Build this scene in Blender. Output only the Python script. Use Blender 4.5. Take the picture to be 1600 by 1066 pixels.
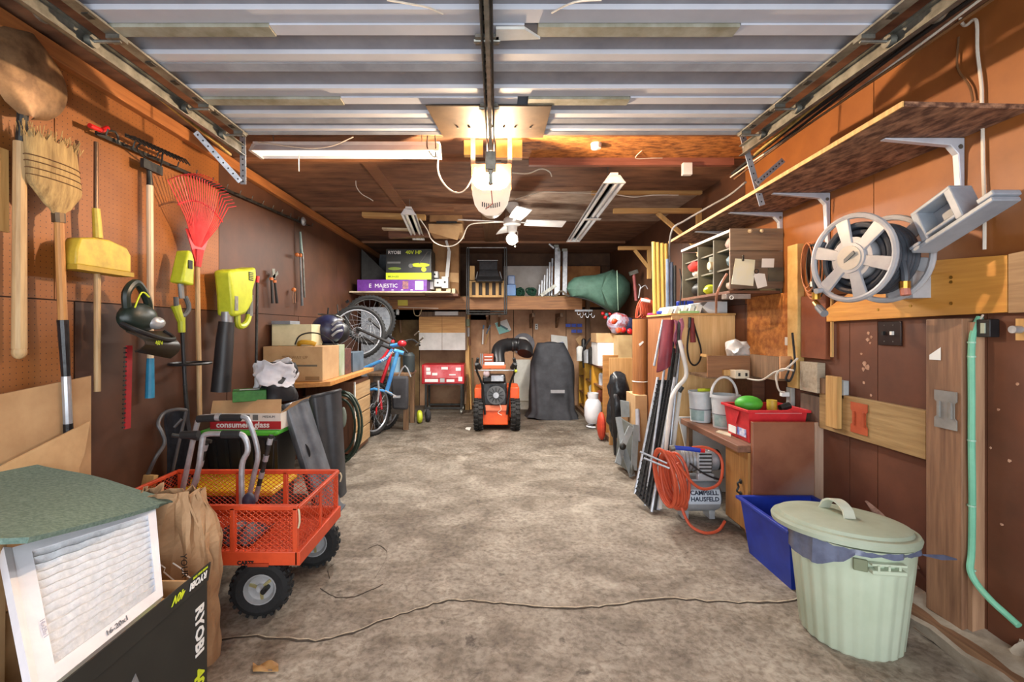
import bpy, math, random
from mathutils import Vector as V, Matrix, Euler
random.seed(7)
C = bpy.context.scene.collection
for o in list(bpy.data.objects): bpy.data.objects.remove(o)
PI = math.pi
# ---------------------------------------------------------------- camera, world, lights, exposure
F, VX, VY, H = 715.0, 775.0, 515.0, 1.30
sc = bpy.context.scene
cd = bpy.data.cameras.new('camera'); cam = bpy.data.objects.new('camera', cd); C.objects.link(cam)
cd.sensor_width = 36.0; cd.lens = F/1600*36
cd.shift_x = (800-VX)/1600; cd.shift_y = -(533-VY)/1600
cd.clip_start = 0.02
cam.location = (0, 0, H); cam.rotation_euler = (PI/2, 0, 0)
sc.camera = cam
sc.view_settings.view_transform = 'Standard'; sc.view_settings.look = 'None'
sc.view_settings.gamma = 1.0; sc.view_settings.use_curve_mapping = False
sc.view_settings.exposure = 0.69
w = bpy.data.worlds.new('daylight'); sc.world = w; w.use_nodes = True
w.node_tree.nodes['Background'].inputs[0].default_value = (0.86, 0.93, 1.0, 1)
w.node_tree.nodes['Background'].inputs[1].default_value = 1.5
def lamp(name, kind, loc, energy, col, size=.1, rot=(0,0,0), size_y=None, shape=None):
    l = bpy.data.lights.new(name, kind); l.energy = energy; l.color = col
    if kind == 'AREA':
        l.size = size
        if size_y: l.shape = 'RECTANGLE'; l.size_y = size_y
    elif kind == 'POINT': l.shadow_soft_size = size
    o = bpy.data.objects.new(name, l); C.objects.link(o); o.location = loc; o.rotation_euler = rot
    return o
# daylight through the open garage door behind the camera
lamp('doorway_daylight', 'AREA', (0, -1.1, 1.25), 58, (0.90, 0.95, 1.0), 3.4, (PI/2, 0, 0), 2.3)
# added fill lights under the unlit tube fixtures, and the fan's globe
lamp('long_tube_fill', 'AREA', (.925, 4.58, 2.34), 66, (1.0, .95, .88), .14, (0, 0, -.03), 2.2)
lamp('short_tube_fill', 'AREA', (-.905, 5.08, 2.34), 46, (1.0, .95, .88), .14, (0, 0, .08), 1.15)
lamp('crosswise_tube_fill', 'AREA', (-.98, 2.96, 2.40), 4, (1.0, .95, .88), 1.15, (0, 0, 0), .14)
lamp('fan_globe_light', 'POINT', (.16, 4.70, 2.10), 14, (1.0, .92, .80), .07)

# ---------------------------------------------------------------- helpers
def P(px, py, D): return V(((px-VX)/F*D, D, H-(py-VY)/F*D))
def WR(px, py, off=0.0): return P(px, py, (1.95-off)*F/(px-VX))
def WL(px, py, off=0.0): return P(px, py, (2.0-off)*F/(VX-px))
def FL(px, py): return P(px, py, H*F/(py-VY))
def lin(c):
    c /= 255.0
    return c/12.92 if c <= .04045 else ((c+.055)/1.055)**2.4
def rgb(c): return (lin(c[0]), lin(c[1]), lin(c[2]), 1)
MATS = {}
def mat(name, col, col2=None, rough=.6, metal=0.0, scale=6.0, stretch=(1,1,1), detail=5.0, lo=.35, hi=.65, bump=.0, emit=0.0, alpha=1.0, trans=0.0, col3=None, spot=0.0, coat=0.0):
    if name in MATS: return MATS[name]
    m = bpy.data.materials.new(name); m.use_nodes = True; MATS[name] = m
    nt = m.node_tree; b = nt.nodes['Principled BSDF']; L = nt.links.new
    b.inputs['Roughness'].default_value = rough; b.inputs['Metallic'].default_value = metal
    b.inputs['Base Color'].default_value = rgb(col)
    if coat: b.inputs['Coat Weight'].default_value = coat
    if alpha < 1: b.inputs['Alpha'].default_value = alpha
    if trans: b.inputs['Transmission Weight'].default_value = trans
    if emit:
        b.inputs['Emission Color'].default_value = rgb(col); b.inputs['Emission Strength'].default_value = emit
    if col2 is None: col2 = tuple(min(255, c*.86) for c in col)
    if not emit:
        tc = nt.nodes.new('ShaderNodeTexCoord'); mp = nt.nodes.new('ShaderNodeMapping'); mp.inputs['Scale'].default_value = stretch
        L(tc.outputs['Object'], mp.inputs['Vector'])
        n = nt.nodes.new('ShaderNodeTexNoise'); n.inputs['Scale'].default_value = scale; n.inputs['Detail'].default_value = detail
        n.inputs['Roughness'].default_value = .62
        L(mp.outputs[0], n.inputs['Vector'])
        r = nt.nodes.new('ShaderNodeValToRGB'); r.color_ramp.elements[0].position = lo; r.color_ramp.elements[1].position = hi
        r.color_ramp.elements[0].color = rgb(col2); r.color_ramp.elements[1].color = rgb(col)
        L(n.outputs[0], r.inputs[0]); out = r.outputs[0]
        if col3 is not None:
            n2 = nt.nodes.new('ShaderNodeTexNoise'); n2.inputs['Scale'].default_value = scale*.23; n2.inputs['Detail'].default_value = 6
            L(tc.outputs['Object'], n2.inputs['Vector'])
            r2 = nt.nodes.new('ShaderNodeValToRGB'); r2.color_ramp.elements[0].position = .52-spot*.1; r2.color_ramp.elements[1].position = .68
            mx = nt.nodes.new('ShaderNodeMixRGB'); L(n2.outputs[0], r2.inputs[0]); L(r2.outputs[0], mx.inputs[0])
            L(out, mx.inputs[1]); mx.inputs[2].default_value = rgb(col3); out = mx.outputs[0]
        L(out, b.inputs['Base Color'])
        if bump:
            bp = nt.nodes.new('ShaderNodeBump'); bp.inputs['Strength'].default_value = bump; bp.inputs['Distance'].default_value = .01
            L(n.outputs[0], bp.inputs['Height']); L(bp.outputs[0], b.inputs['Normal'])
    return m
def wood(name, c1, c2, axis=0, scale=18.0, rough=.6, col3=None):
    st = [7, 7, 7]; st[axis] = .45
    return mat(name, c1, c2, rough=rough, scale=scale*.35, stretch=tuple(st), detail=7, lo=.3, hi=.7, bump=.15, col3=col3)
class MB:
    def __init__(s): s.v = []; s.f = []
    def add(s, vs, fs):
        n = len(s.v); s.v += [V(p) for p in vs]; s.f += [tuple(i+n for i in f) for f in fs]; return s
    def hexa(s, p):      # 0-3 bottom loop, 4-7 top loop
        return s.add(p, [(3,2,1,0),(4,5,6,7),(0,1,5,4),(1,2,6,5),(2,3,7,6),(3,0,4,7)])
    def bx(s, x0, x1, y0, y1, z0, z1):
        return s.hexa([(x0,y0,z0),(x1,y0,z0),(x1,y1,z0),(x0,y1,z0),(x0,y0,z1),(x1,y0,z1),(x1,y1,z1),(x0,y1,z1)])
    def box(s, c, size, rot=None):
        R = rot if rot is not None else Matrix.Identity(3)
        if isinstance(R, tuple): R = Euler(R).to_matrix()
        c = V(c); a, b, d = [k/2 for k in size]
        return s.hexa([c+R@V(p) for p in [(-a,-b,-d),(a,-b,-d),(a,b,-d),(-a,b,-d),(-a,-b,d),(a,-b,d),(a,b,d),(-a,b,d)]])
    def beam(s, a, b, w, h, up=(0,0,1)):     # rectangular bar from a to b, w across, h along 'up'
        a = V(a); b = V(b); d = (b-a).normalized(); u = V(up); x = d.cross(u)
        if x.length < 1e-4: x = d.cross(V((0,1,0)))
        x.normalize(); u = x.cross(d).normalized(); x *= w/2; u = u*(h/2)
        return s.hexa([a-x-u, a+x-u, b+x-u, b-x-u, a-x+u, a+x+u, b+x+u, b-x+u])
    def prism(s, pts, vec):
        n = len(pts); pts = [V(p) for p in pts]; vec = V(vec)
        s.add(pts+[p+vec for p in pts], [tuple(range(n-1,-1,-1)), tuple(range(n,2*n))]+[(i,(i+1)%n,n+(i+1)%n,n+i) for i in range(n)])
        return s
    def tube(s, pts, r, n=6, closed=False, smooth=0, r2=None):
        pts = [V(p) for p in pts]
        if smooth: pts = spline(pts, smooth, closed)
        m = len(pts); vs = []; up = None
        for i, p in enumerate(pts):
            if closed: t = pts[(i+1)%m]-pts[i-1]
            else: t = pts[min(i+1,m-1)]-pts[max(i-1,0)]
            if t.length < 1e-7: t = V((0,0,1))
            t.normalize()
            if up is None:
                up = V((0,0,1)) if abs(t.z) < .9 else V((0,1,0))
            a = t.cross(up)
            if a.length < 1e-5: a = t.cross(V((1,0,0)))
            a.normalize(); b = a.cross(t).normalized(); up = b
            rr = r if r2 is None else r+(r2-r)*i/max(1,m-1)
            for k in range(n):
                q = 2*PI*k/n; vs.append(p+a*(rr*math.cos(q))+b*(rr*math.sin(q)))
        fs = []
        for i in range(m if closed else m-1):
            j = (i+1)%m
            for k in range(n): fs.append((i*n+k, i*n+(k+1)%n, j*n+(k+1)%n, j*n+k))
        if not closed: fs += [tuple(range(n-1,-1,-1)), tuple((m-1)*n+k for k in range(n))]
        return s.add(vs, fs)
    def cyl(s, a, b, r, r2=None, n=16): return s.tube([a, b], r, n, r2=r2 if r2 is not None else r)
    def lathe(s, prof, c=(0,0,0), axis=(0,0,1), n=20, closed=False):   # prof of (radius, height)
        ax = V(axis).normalized(); q = ax.to_track_quat('Z', 'Y').to_matrix(); c = V(c); vs = []; m = len(prof)
        for (r, h) in prof:
            for k in range(n):
                a = 2*PI*k/n; vs.append(c+q@V((r*math.cos(a), r*math.sin(a), h)))
        fs = []
        for i in range(m if closed else m-1):
            j = (i+1)%m
            for k in range(n): fs.append((i*n+k, i*n+(k+1)%n, j*n+(k+1)%n, j*n+k))
        if not closed: fs += [tuple(range(n-1,-1,-1)), tuple((m-1)*n+k for k in range(n))]
        return s.add(vs, fs)
    def ring(s, c, axis, R, r, n=28, m=8):
        return s.lathe([(R+r*math.cos(2*PI*k/m), r*math.sin(2*PI*k/m)) for k in range(m)], c, axis, n, True)
    def sph(s, c, r, n=14, m=9, rot=None):
        if not isinstance(r, (tuple, list)): r = (r, r, r)
        c = V(c); R = Euler(rot).to_matrix() if rot else Matrix.Identity(3); vs = []; fs = []
        for i in range(1, m):
            t = PI*i/m
            for k in range(n):
                a = 2*PI*k/n; vs.append(c+R@V((r[0]*math.sin(t)*math.cos(a), r[1]*math.sin(t)*math.sin(a), r[2]*math.cos(t))))
        for i in range(m-2):
            for k in range(n): fs.append((i*n+k, (i+1)*n+k, (i+1)*n+(k+1)%n, i*n+(k+1)%n))
        vs += [c+R@V((0,0,r[2])), c-R@V((0,0,r[2]))]; T = (m-1)*n
        for k in range(n): fs += [(T, k, (k+1)%n), (T+1, (m-2)*n+(k+1)%n, (m-2)*n+k)]
        return s.add(vs, fs)
    def sheet(s, fn, nu, nv, th=0.004):      # thick sheet: fn(u,v) -> point
        g = [[V(fn(i/nu, j/nv)) for j in range(nv+1)] for i in range(nu+1)]
        def nrm(i, j):
            a = g[min(i+1,nu)][j]-g[max(i-1,0)][j]; b = g[i][min(j+1,nv)]-g[i][max(j-1,0)]
            c = a.cross(b); return c.normalized() if c.length > 1e-9 else V((0,0,1))
        W = nv+1; N = (nu+1)*W
        vs = [g[i][j]+nrm(i,j)*th/2 for i in range(nu+1) for j in range(W)]+[g[i][j]-nrm(i,j)*th/2 for i in range(nu+1) for j in range(W)]
        fs = []
        for i in range(nu):
            for j in range(nv):
                a = i*W+j; fs.append((a, a+W, a+W+1, a+1)); fs.append((N+a, N+a+1, N+a+W+1, N+a+W))
        for i in range(nu):
            fs.append((i*W, N+i*W, N+(i+1)*W, (i+1)*W)); a = i*W+nv; fs.append((a, a+W, N+a+W, N+a))
        for j in range(nv):
            fs.append((j, j+1, N+j+1, N+j)); a = nu*W+j; fs.append((a, N+a, N+a+1, a+1))
        return s.add(vs, fs)
    def xf(s, M):
        s.v = [M@p for p in s.v]; return s
    def noise(s, amp, fr=9.0):
        from mathutils import noise as nz
        s.v = [p+V(nz.noise_vector(p*fr))*amp for p in s.v]; return s
    def build(s, name, m, parent=None, bevel=0, flat=False, label=None, cat=None, group=None, kind=None, base=True):
        me = bpy.data.meshes.new(name)
        o = bpy.data.objects.new(name, me); C.objects.link(o)
        if parent is not None:
            o.parent = parent; M = ROOT.get(parent.name)
            if M is not None: s.v = [M@p for p in s.v]
            ROOT[o.name] = M
        elif base:
            xs = [p.x for p in s.v]; ys = [p.y for p in s.v]; zs = [p.z for p in s.v]
            c = V(((min(xs)+max(xs))/2, (min(ys)+max(ys))/2, min(zs)))
            s.v = [p-c for p in s.v]; o.location = c; ROOT[o.name] = Matrix.Translation(-c)
        me.from_pydata([tuple(p) for p in s.v], [], s.f); me.validate(); me.materials.append(m)
        import bmesh
        bm = bmesh.new(); bm.from_mesh(me); bmesh.ops.recalc_face_normals(bm, faces=bm.faces); bm.to_mesh(me); bm.free()
        if not flat:
            me.polygons.foreach_set('use_smooth', [True]*len(me.polygons)); me.set_sharp_from_angle(angle=.62)
        if bevel:
            b = o.modifiers.new('edge', 'BEVEL'); b.width = bevel; b.segments = 2; b.limit_method = 'ANGLE'; b.angle_limit = .7
        tag(o, label, cat, group, kind)
        return o
def spline(p, k, closed=False):
    out = []; n = len(p)
    for i in range(n if closed else n-1):
        a, b, c, d = (p[(i-1)%n], p[i], p[(i+1)%n], p[(i+2)%n]) if closed else (p[max(i-1,0)], p[i], p[i+1], p[min(i+2,n-1)])
        for j in range(k):
            t = j/k; out.append(.5*((2*b)+(c-a)*t+(2*a-5*b+4*c-d)*t*t+(3*b-a-3*c+d)*t*t*t))
    if not closed: out.append(p[-1])
    return out
ROOT = {}
def tag(o, label=None, cat=None, group=None, kind=None):
    if label: o['label'] = label
    if cat: o['category'] = cat
    if group: o['group'] = group
    if kind: o['kind'] = kind
    return o
def thing(name, label, cat, loc=(0,0,0), rz=0.0, group=None, local=False):
    """Empty at the base of a thing. local=True: its parts are modelled in its own frame."""
    o = bpy.data.objects.new(name, None); C.objects.link(o); o.empty_display_size = .05
    o.location = loc; o.rotation_euler = (0, 0, rz); tag(o, label, cat, group)
    ROOT[o.name] = None if local else (Matrix.Translation(V(loc))@Matrix.Rotation(rz, 4, 'Z')).inverted()
    return o
def struct(name, mb, m, parent=None, **k):
    return mb.build(name, m, parent, kind=None if parent else 'structure', **k)
def text(s, size, origin, xd, yd, m, parent, ext=.0006, name='lettering', bold=0.0, space=1.0, squeeze=1.0):
    cu = bpy.data.curves.new('t', 'FONT'); cu.body = s; cu.size = size; cu.extrude = ext; cu.offset = bold; cu.space_character = space
    cu.resolution_u = 2
    t = bpy.data.objects.new('t', cu); C.objects.link(t)
    dg = bpy.context.evaluated_depsgraph_get()
    me = bpy.data.meshes.new_from_object(t.evaluated_get(dg)); bpy.data.objects.remove(t); bpy.data.curves.remove(cu)
    xd = V(xd).normalized(); yd = V(yd).normalized(); zd = xd.cross(yd).normalized(); origin = V(origin)
    mb = MB(); mb.v = [origin+xd*(p.co.x*squeeze)+yd*p.co.y+zd*(p.co.z+ext) for p in me.vertices]; mb.f = [tuple(p.vertices) for p in me.polygons]
    bpy.data.meshes.remove(me)
    return mb.build(name, m, parent, flat=True)
def dup(root, dloc=(0,0,0), label=None, group=None, rz=0.0):
    def cp(o, par):
        c = o.copy(); C.objects.link(c)
        if par: c.parent = par
        for ch in list(kids.get(o.name, [])): cp(ch, c)
        return c
    kids = {}
    for o in bpy.data.objects:
        if o.parent: kids.setdefault(o.parent.name, []).append(o)
    r = cp(root, None); r.location = V(root.location)+V(dloc); r.rotation_euler[2] += rz
    if label: r['label'] = label
    if group: r['group'] = group
    return r
def quadbox(p, th, name, m, parent=None, **k):   # slab through four points, thickness along its normal
    p = [V(q) for q in p]; n = (p[1]-p[0]).cross(p[3]-p[0]).normalized()*th
    mb = MB(); mb.prism(p, n); return mb.build(name, m, parent, **k)

# ---------------------------------------------------------------- common materials
steel = mat('galvanised_steel', (150,150,142), (105,104,98), rough=.42, metal=.75, scale=14)
darksteel = mat('dark_steel', (70,70,68), (45,44,42), rough=.5, metal=.6, scale=14)
alu = mat('aluminium', (188,191,196), (156,160,166), rough=.42, metal=.6, scale=20)
black = mat('black_plastic', (28,28,30), (20,20,21), rough=.45)
rubber = mat('black_rubber', (32,32,33), (22,22,22), rough=.8, scale=30, bump=.2)
blackcloth = mat('black_cloth', (48,48,52), (34,34,37), rough=.9, scale=25, bump=.3)
white = mat('white_plastic', (226,226,224), (205,205,203), rough=.45)
whitecord = mat('white_cord', (222,214,200), (190,180,165), rough=.6)
blackcord = mat('black_cord', (26,24,24), (18,17,17), rough=.6)
brass = mat('brass', (190,150,70), (150,110,50), rough=.35, metal=.9)
kraft = mat('kraft_cardboard', (196,160,116), (178,140,98), rough=.85, scale=5, bump=.08)
kraftd = mat('dark_cardboard', (150,112,74), (128,92,58), rough=.85, scale=5, bump=.08)
tape = mat('brown_tape', (150,118,80), (135,104,70), rough=.35)
plastwhite = mat('white_card', (232,232,230), (214,214,212), rough=.7)
paperw = mat('white_paper', (236,236,232), (222,222,216), rough=.85)
yellowp = mat('yellow_plastic', (204,178,60), (172,146,46), rough=.5, scale=12)
lime = mat('lime_plastic', (188,200,48), (168,180,40), rough=.45, scale=12)
limeink = mat('lime_ink', (206,222,42), (198,212,40), rough=.6)
whiteink = mat('white_ink', (238,238,236), (230,230,228), rough=.6)
blackink = mat('black_ink', (24,24,26), (20,20,22), rough=.6)
redp = mat('red_plastic', (205,30,34), (180,24,28), rough=.4)
redp2 = mat('faded_red_plastic', (214,46,52), (184,36,42), rough=.45, scale=10)
orangem = mat('orange_paint', (216,80,40), (192,66,32), rough=.45, scale=9)
orangec = mat('orange_cord', (208,92,60), (186,76,46), rough=.5)
bluep = mat('blue_plastic', (32,62,178), (26,50,150), rough=.42)
greenb = mat('bright_green_plastic', (84,190,60), (66,160,46), rough=.5)
pine = wood('pine_wood', (206,166,104), (170,126,70), 2)
pinex = wood('pine_wood_lengthwise', (204,162,100), (166,122,68), 0)
piney = wood('pine_wood_deep', (204,162,100), (166,122,68), 1)
oldwood = wood('weathered_wood', (140,108,78), (92,68,48), 2)
oldwoody = wood('weathered_wood_rail', (170,132,82), (118,88,52), 1)
brownwood = wood('brown_stained_wood', (120,76,50), (84,50,32), 0)
beamw = wood('rough_brown_beam', (168,116,70), (118,78,46), 0)
plyw = wood('birch_plywood', (232,194,138), (206,162,102), 2, col3=(216,172,116))
osb = mat('strand_board', (178,118,66), (92,52,30), rough=.75, scale=16, stretch=(1,2.6,4), detail=3, lo=.35, hi=.62, bump=.2)
# ---------------------------------------------------------------- the setting
def floor_mat():
    m = bpy.data.materials.new('stained_concrete'); m.use_nodes = True; nt = m.node_tree; L = nt.links.new; b = nt.nodes['Principled BSDF']
    tc = nt.nodes.new('ShaderNodeTexCoord')
    def noise(sc_, det, lo, hi, ca, cb, dist=0.0, stretch=None):
        n = nt.nodes.new('ShaderNodeTexNoise'); n.inputs['Scale'].default_value = sc_; n.inputs['Detail'].default_value = det
        n.inputs['Roughness'].default_value = .65; n.inputs['Distortion'].default_value = dist
        mp = nt.nodes.new('ShaderNodeMapping'); mp.inputs['Scale'].default_value = stretch or (1,1,1)
        L(tc.outputs['Object'], mp.inputs[0]); L(mp.outputs[0], n.inputs['Vector'])
        r = nt.nodes.new('ShaderNodeValToRGB'); r.color_ramp.elements[0].position = lo; r.color_ramp.elements[1].position = hi
        r.color_ramp.elements[0].color = ca; r.color_ramp.elements[1].color = cb; L(n.outputs[0], r.inputs[0]); return r, n
    base, nb = noise(5.0, 12, .30, .72, rgb((128,116,102)), rgb((186,176,160)))
    stain, _ = noise(2.1, 12, .38, .56, (.50,.44,.38,1), (1,1,1,1), .6, (1,1.6,1))
    fine, nf = noise(34, 10, .36, .58, (.40,.35,.31,1), (1,1,1,1), .3)
    # oil spots: small dark blotches
    spots, _ = noise(7.5, 10, .30, .38, (.22,.18,.15,1), (1,1,1,1), .4)
    pale, _ = noise(2.3, 8, .58, .76, (0,0,0,1), (.55,.55,.55,1), .5)
    # deeper in the garage the slab gets darker
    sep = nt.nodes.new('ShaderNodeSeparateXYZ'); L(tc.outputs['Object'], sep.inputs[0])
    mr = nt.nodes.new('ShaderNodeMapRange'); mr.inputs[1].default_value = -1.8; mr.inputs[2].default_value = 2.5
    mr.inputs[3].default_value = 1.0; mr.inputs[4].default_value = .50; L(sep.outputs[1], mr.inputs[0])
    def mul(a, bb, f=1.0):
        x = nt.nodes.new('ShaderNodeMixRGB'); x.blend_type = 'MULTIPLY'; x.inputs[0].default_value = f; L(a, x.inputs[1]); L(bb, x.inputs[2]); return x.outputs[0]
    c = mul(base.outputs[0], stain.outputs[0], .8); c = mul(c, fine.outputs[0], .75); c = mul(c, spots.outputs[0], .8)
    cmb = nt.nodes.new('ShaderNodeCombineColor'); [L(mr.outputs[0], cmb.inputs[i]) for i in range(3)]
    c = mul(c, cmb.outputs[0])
    x = nt.nodes.new('ShaderNodeMixRGB'); L(pale.outputs[0], x.inputs[0]); L(c, x.inputs[1]); x.inputs[2].default_value = rgb((186,176,160))
    L(x.outputs[0], b.inputs['Base Color'])
    b.inputs['Roughness'].default_value = .72
    bp = nt.nodes.new('ShaderNodeBump'); bp.inputs['Strength'].default_value = .35; bp.inputs['Distance'].default_value = .006
    L(nf.outputs[0], bp.inputs['Height']); L(bp.outputs[0], b.inputs['Normal']); return m
floorm = floor_mat()
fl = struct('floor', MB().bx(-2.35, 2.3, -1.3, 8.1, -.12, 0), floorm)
# cracks in the slab: shallow raised lips beside a dark gap
crk = [(320,1006),(400,996),(480,1003),(540,992),(600,970),(660,950),(700,940),(760,942),(820,948),(900,950),(960,946),(1040,936),(1120,941),(1200,942),(1260,935)]
pts = [FL(x, y) for x, y in crk]; pts = spline(pts, 5)
rnd = random.Random(3)
def ribbon(pts, wd, z, jit=.008):
    mb = MB(); rr = random.Random(5)
    for i in range(len(pts)-1):
        a, b = pts[i], pts[i+1]
        for q in (a, b): q.z = 0
    off = [V((0, rr.uniform(-jit, jit), 0)) for _ in pts]; wds = [wd*rr.uniform(.4, 1.3) for _ in pts]
    vs = []; fs = []
    for i, p in enumerate(pts):
        q = p+off[i]; vs += [(q.x, q.y-wds[i], z), (q.x, q.y+wds[i], z), (q.x, q.y+wds[i], -.001), (q.x, q.y-wds[i], -.001)]
    for i in range(len(pts)-1):
        a = 4*i; fs += [(a, a+4, a+5, a+1), (a, a+3, a+7, a+4), (a+1, a+5, a+6, a+2)]
    return mb.add(vs, fs)
crackd = mat('crack_shadow_dirt', (74,62,50), (50,42,34), rough=.9, scale=20)
crackp = mat('crumbled_concrete', (205,192,170), (160,146,124), rough=.9, scale=30)
ribbon([p+V((0,.006,0)) for p in pts], .007, .0016).build('crack', crackp, fl)
ribbon(pts, .005, .0024).build('crack', crackd, fl)
for cs in ([(585,905),(600,880),(604,862),(590,852),(575,858)], [(500,920),(520,932),(548,934),(580,922),(598,914)], [(515,905),(512,890),(522,882)]):
    ribbon(spline([FL(x, y) for x, y in cs], 5), .004, .0014, .004).build('crack', crackd, fl)

# walls
def board_mat(name, c1, c2, peg=False, smear=None):
    m = mat(name, c1, c2, rough=.55, scale=3.2, detail=8, lo=.3, hi=.72, bump=.05, col3=smear)
    if peg:
        nt = m.node_tree; L = nt.links.new; b = nt.nodes['Principled BSDF']; tc = nt.nodes.new('ShaderNodeTexCoord')
        sep = nt.nodes.new('ShaderNodeSeparateXYZ'); L(tc.outputs['Object'], sep.inputs[0])
        def fr(sock):
            a = nt.nodes.new('ShaderNodeMath'); a.operation = 'PINGPONG'; a.inputs[1].default_value = .0127; L(sock, a.inputs[0])
            q = nt.nodes.new('ShaderNodeMath'); q.operation = 'MULTIPLY'; L(a.outputs[0], q.inputs[0]); L(a.outputs[0], q.inputs[1]); return q.outputs[0]
        s1, s2 = fr(sep.outputs[1]), fr(sep.outputs[2])
        ad = nt.nodes.new('ShaderNodeMath'); ad.operation = 'ADD'; L(s1, ad.inputs[0]); L(s2, ad.inputs[1])
        lt = nt.nodes.new('ShaderNodeMath'); lt.operation = 'LESS_THAN'; lt.inputs[1].default_value = .0023**2; L(ad.outputs[0], lt.inputs[0])
        mx = nt.nodes.new('ShaderNodeMixRGB'); old = b.inputs['Base Color'].links[0].from_socket
        L(lt.outputs[0], mx.inputs[0]); L(old, mx.inputs[1]); mx.inputs[2].default_value = rgb((56,28,14)); L(mx.outputs[0], b.inputs['Base Color'])
    return m
peg = board_mat('orange_brown_pegboard', (154,94,38), (126,74,28), True)
hard_up = board_mat('orange_brown_hardboard', (154,94,40), (124,72,29))
hard_dn = board_mat('shaded_brown_hardboard', (112,66,44), (80,46,30), smear=(104,74,58))  # shade on the lower wall below the opener lamp is put into this colour
hard_l = board_mat('dark_shaded_hardboard', (92,56,36), (66,40,26))  # lower boards have the lamp's shade painted in, far boards share the tone
stud = mat('wall_gap_dark', (52,32,22), (40,24,16), rough=.9)
wl = struct('wall_left', MB().bx(-2.12, -2.006, -1.2, 7.86, 0, 2.62), stud)
for i, (a, b) in enumerate([(-1.2,.02),(.025,1.245),(1.25,2.07),(2.075,3.30),(3.305,4.53),(4.535,5.76),(5.765,6.99),(6.995,7.85)]):
    MB().bx(-2.006, -2.0, a, b, 1.437, 2.6).build('panel', peg if i < 4 else hard_l, wl)
    MB().bx(-2.006, -2.0, a+.1, b+.096, .0, 1.431).build('panel', peg if i < 3 else hard_l, wl)
wr = struct('wall_right', MB().bx(1.956, 2.07, -1.2, 7.86, 0, 2.62), stud)
for i, (a, b) in enumerate([(-1.2,.1),(.105,1.27),(1.275,2.36),(2.365,3.58),(3.585,4.8),(4.805,6.02),(6.025,7.85)]):
    MB().bx(1.95, 1.956, a, b, 1.50, 2.6).build('panel', hard_up if i < 4 else hard_l, wr)
for i, (a, b) in enumerate([(-1.2,.6),(.605,1.27),(1.275,1.815),(1.82,2.335),(2.34,2.52),(2.525,3.58),(3.585,4.8),(4.805,6.02),(6.025,7.85)]):
    MB().bx(1.95, 1.956, a, b, .07, 1.496).build('panel', hard_dn, wr)
backm = mat('worn_back_panel', (206,164,128), (166,124,92), rough=.8, scale=3, detail=8, col3=(150,112,84), bump=.05)
backg = mat('grey_white_back_panel', (216,208,202), (196,186,178), rough=.8, scale=4)
backd = mat('dark_back_panel', (92,64,44), (66,44,30), rough=.8, scale=4)
wb = struct('wall_back', MB().bx(-2.12, 2.07, 7.86, 7.95, 0, 2.62), stud)
def BK(px, py, off=0.0): return P(px, py, 7.84-off)
def bpanel(x0, y0, x1, y1, m, th=.02):
    a, b = BK(x0, y1), BK(x1, y0); return MB().bx(a.x, b.x, 7.86-th, 7.86, max(a.z,.0), b.z).build('panel', m, wb)
bpanel(590,380,785,500,backd); bpanel(787,380,957,415,backd); bpanel(787,416,858,480,backg); bpanel(860,416,938,480,mat('orange_ply_panel',(190,130,72),(160,100,52),rough=.7))
bpanel(940,416,957,480,backd); bpanel(590,480,655,640,mat('yellowed_back_panel',(150,122,82),(110,84,54),rough=.8,scale=4)); bpanel(656,485,727,640,backm); bpanel(728,484,765,640,backm)
bpanel(766,484,802,640,backm,.03); bpanel(803,484,832,640,backm,.02); bpanel(833,484,884,640,backm,.03); bpanel(885,484,957,640,backm,.022)

# ceiling with seams, battens, strand board strip
ceilm = mat('dark_plywood_ceiling', (140,98,70), (78,50,36), rough=.8, scale=2.8, stretch=(1,3.5,1), detail=9, lo=.3, hi=.7, bump=.1)
ceilp = mat('bleached_plywood_ceiling', (176,158,142), (96,70,54), rough=.8, scale=2.6, stretch=(1,2,1), detail=9, lo=.3, hi=.7)
ce = struct('ceiling', MB().bx(-2.12, 2.07, -1.2, 7.95, 2.62, 2.72), stud)
osbc = mat('strand_board_ceiling', (192,126,62), (110,62,28), rough=.75, scale=14, stretch=(1,2.2,1), detail=3, lo=.35, hi=.62, bump=.15)
rows = [(-1.2,1.2,ceilm),(1.2,3.08,ceilm),(3.085,3.48,osbc),(3.50,4.30,ceilm),(4.305,5.5,ceilm),(5.505,6.75,ceilm),(6.755,7.9,ceilm)]
for (a, b, m) in rows:
    MB().bx(-2.0, .10, a, b, 2.60, 2.62).build('panel', ceilm if m is osbc else m, ce)
    MB().bx(.105, 1.95, a, b, 2.60, 2.62).build('panel', ceilp if a == 4.305 else m, ce)
bat = wood('ceiling_batten_wood', (150,104,70), (104,66,42), 0)
pink = wood('reddish_ceiling_batten', (150,92,74), (116,66,50), 0)
MB().bx(.25, 1.80, 3.46, 3.50, 2.545, 2.60).build('trim_1', pink, kind='structure')
MB().bx(-1.99, -.2, 3.46, 3.50, 2.57, 2.60).build('trim_2', bat, kind='structure')
MB().bx(.9, 1.93, 4.28, 4.33, 2.57, 2.60).build('trim_3', pinex, kind='structure')
MB().bx(-1.98, -.45, 4.86, 4.92, 2.57, 2.60).build('trim_4', bat, kind='structure')
MB().bx(-1.98, 1.9, 6.72, 6.78, 2.57, 2.60).build('trim_5', bat, kind='structure')
MB().bx(-.16, .04, 3.5, 6.7, 2.585, 2.60).build('trim_6', wood('ceiling_runner', (120,90,62), (90,64,44), 1), kind='structure')
MB().bx(-1.04, -.94, 3.52, 6.7, 2.588, 2.60).build('trim_7', bat, kind='structure')
plate = wood('wall_top_plate', (176,112,58), (140,84,40), 1)
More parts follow.
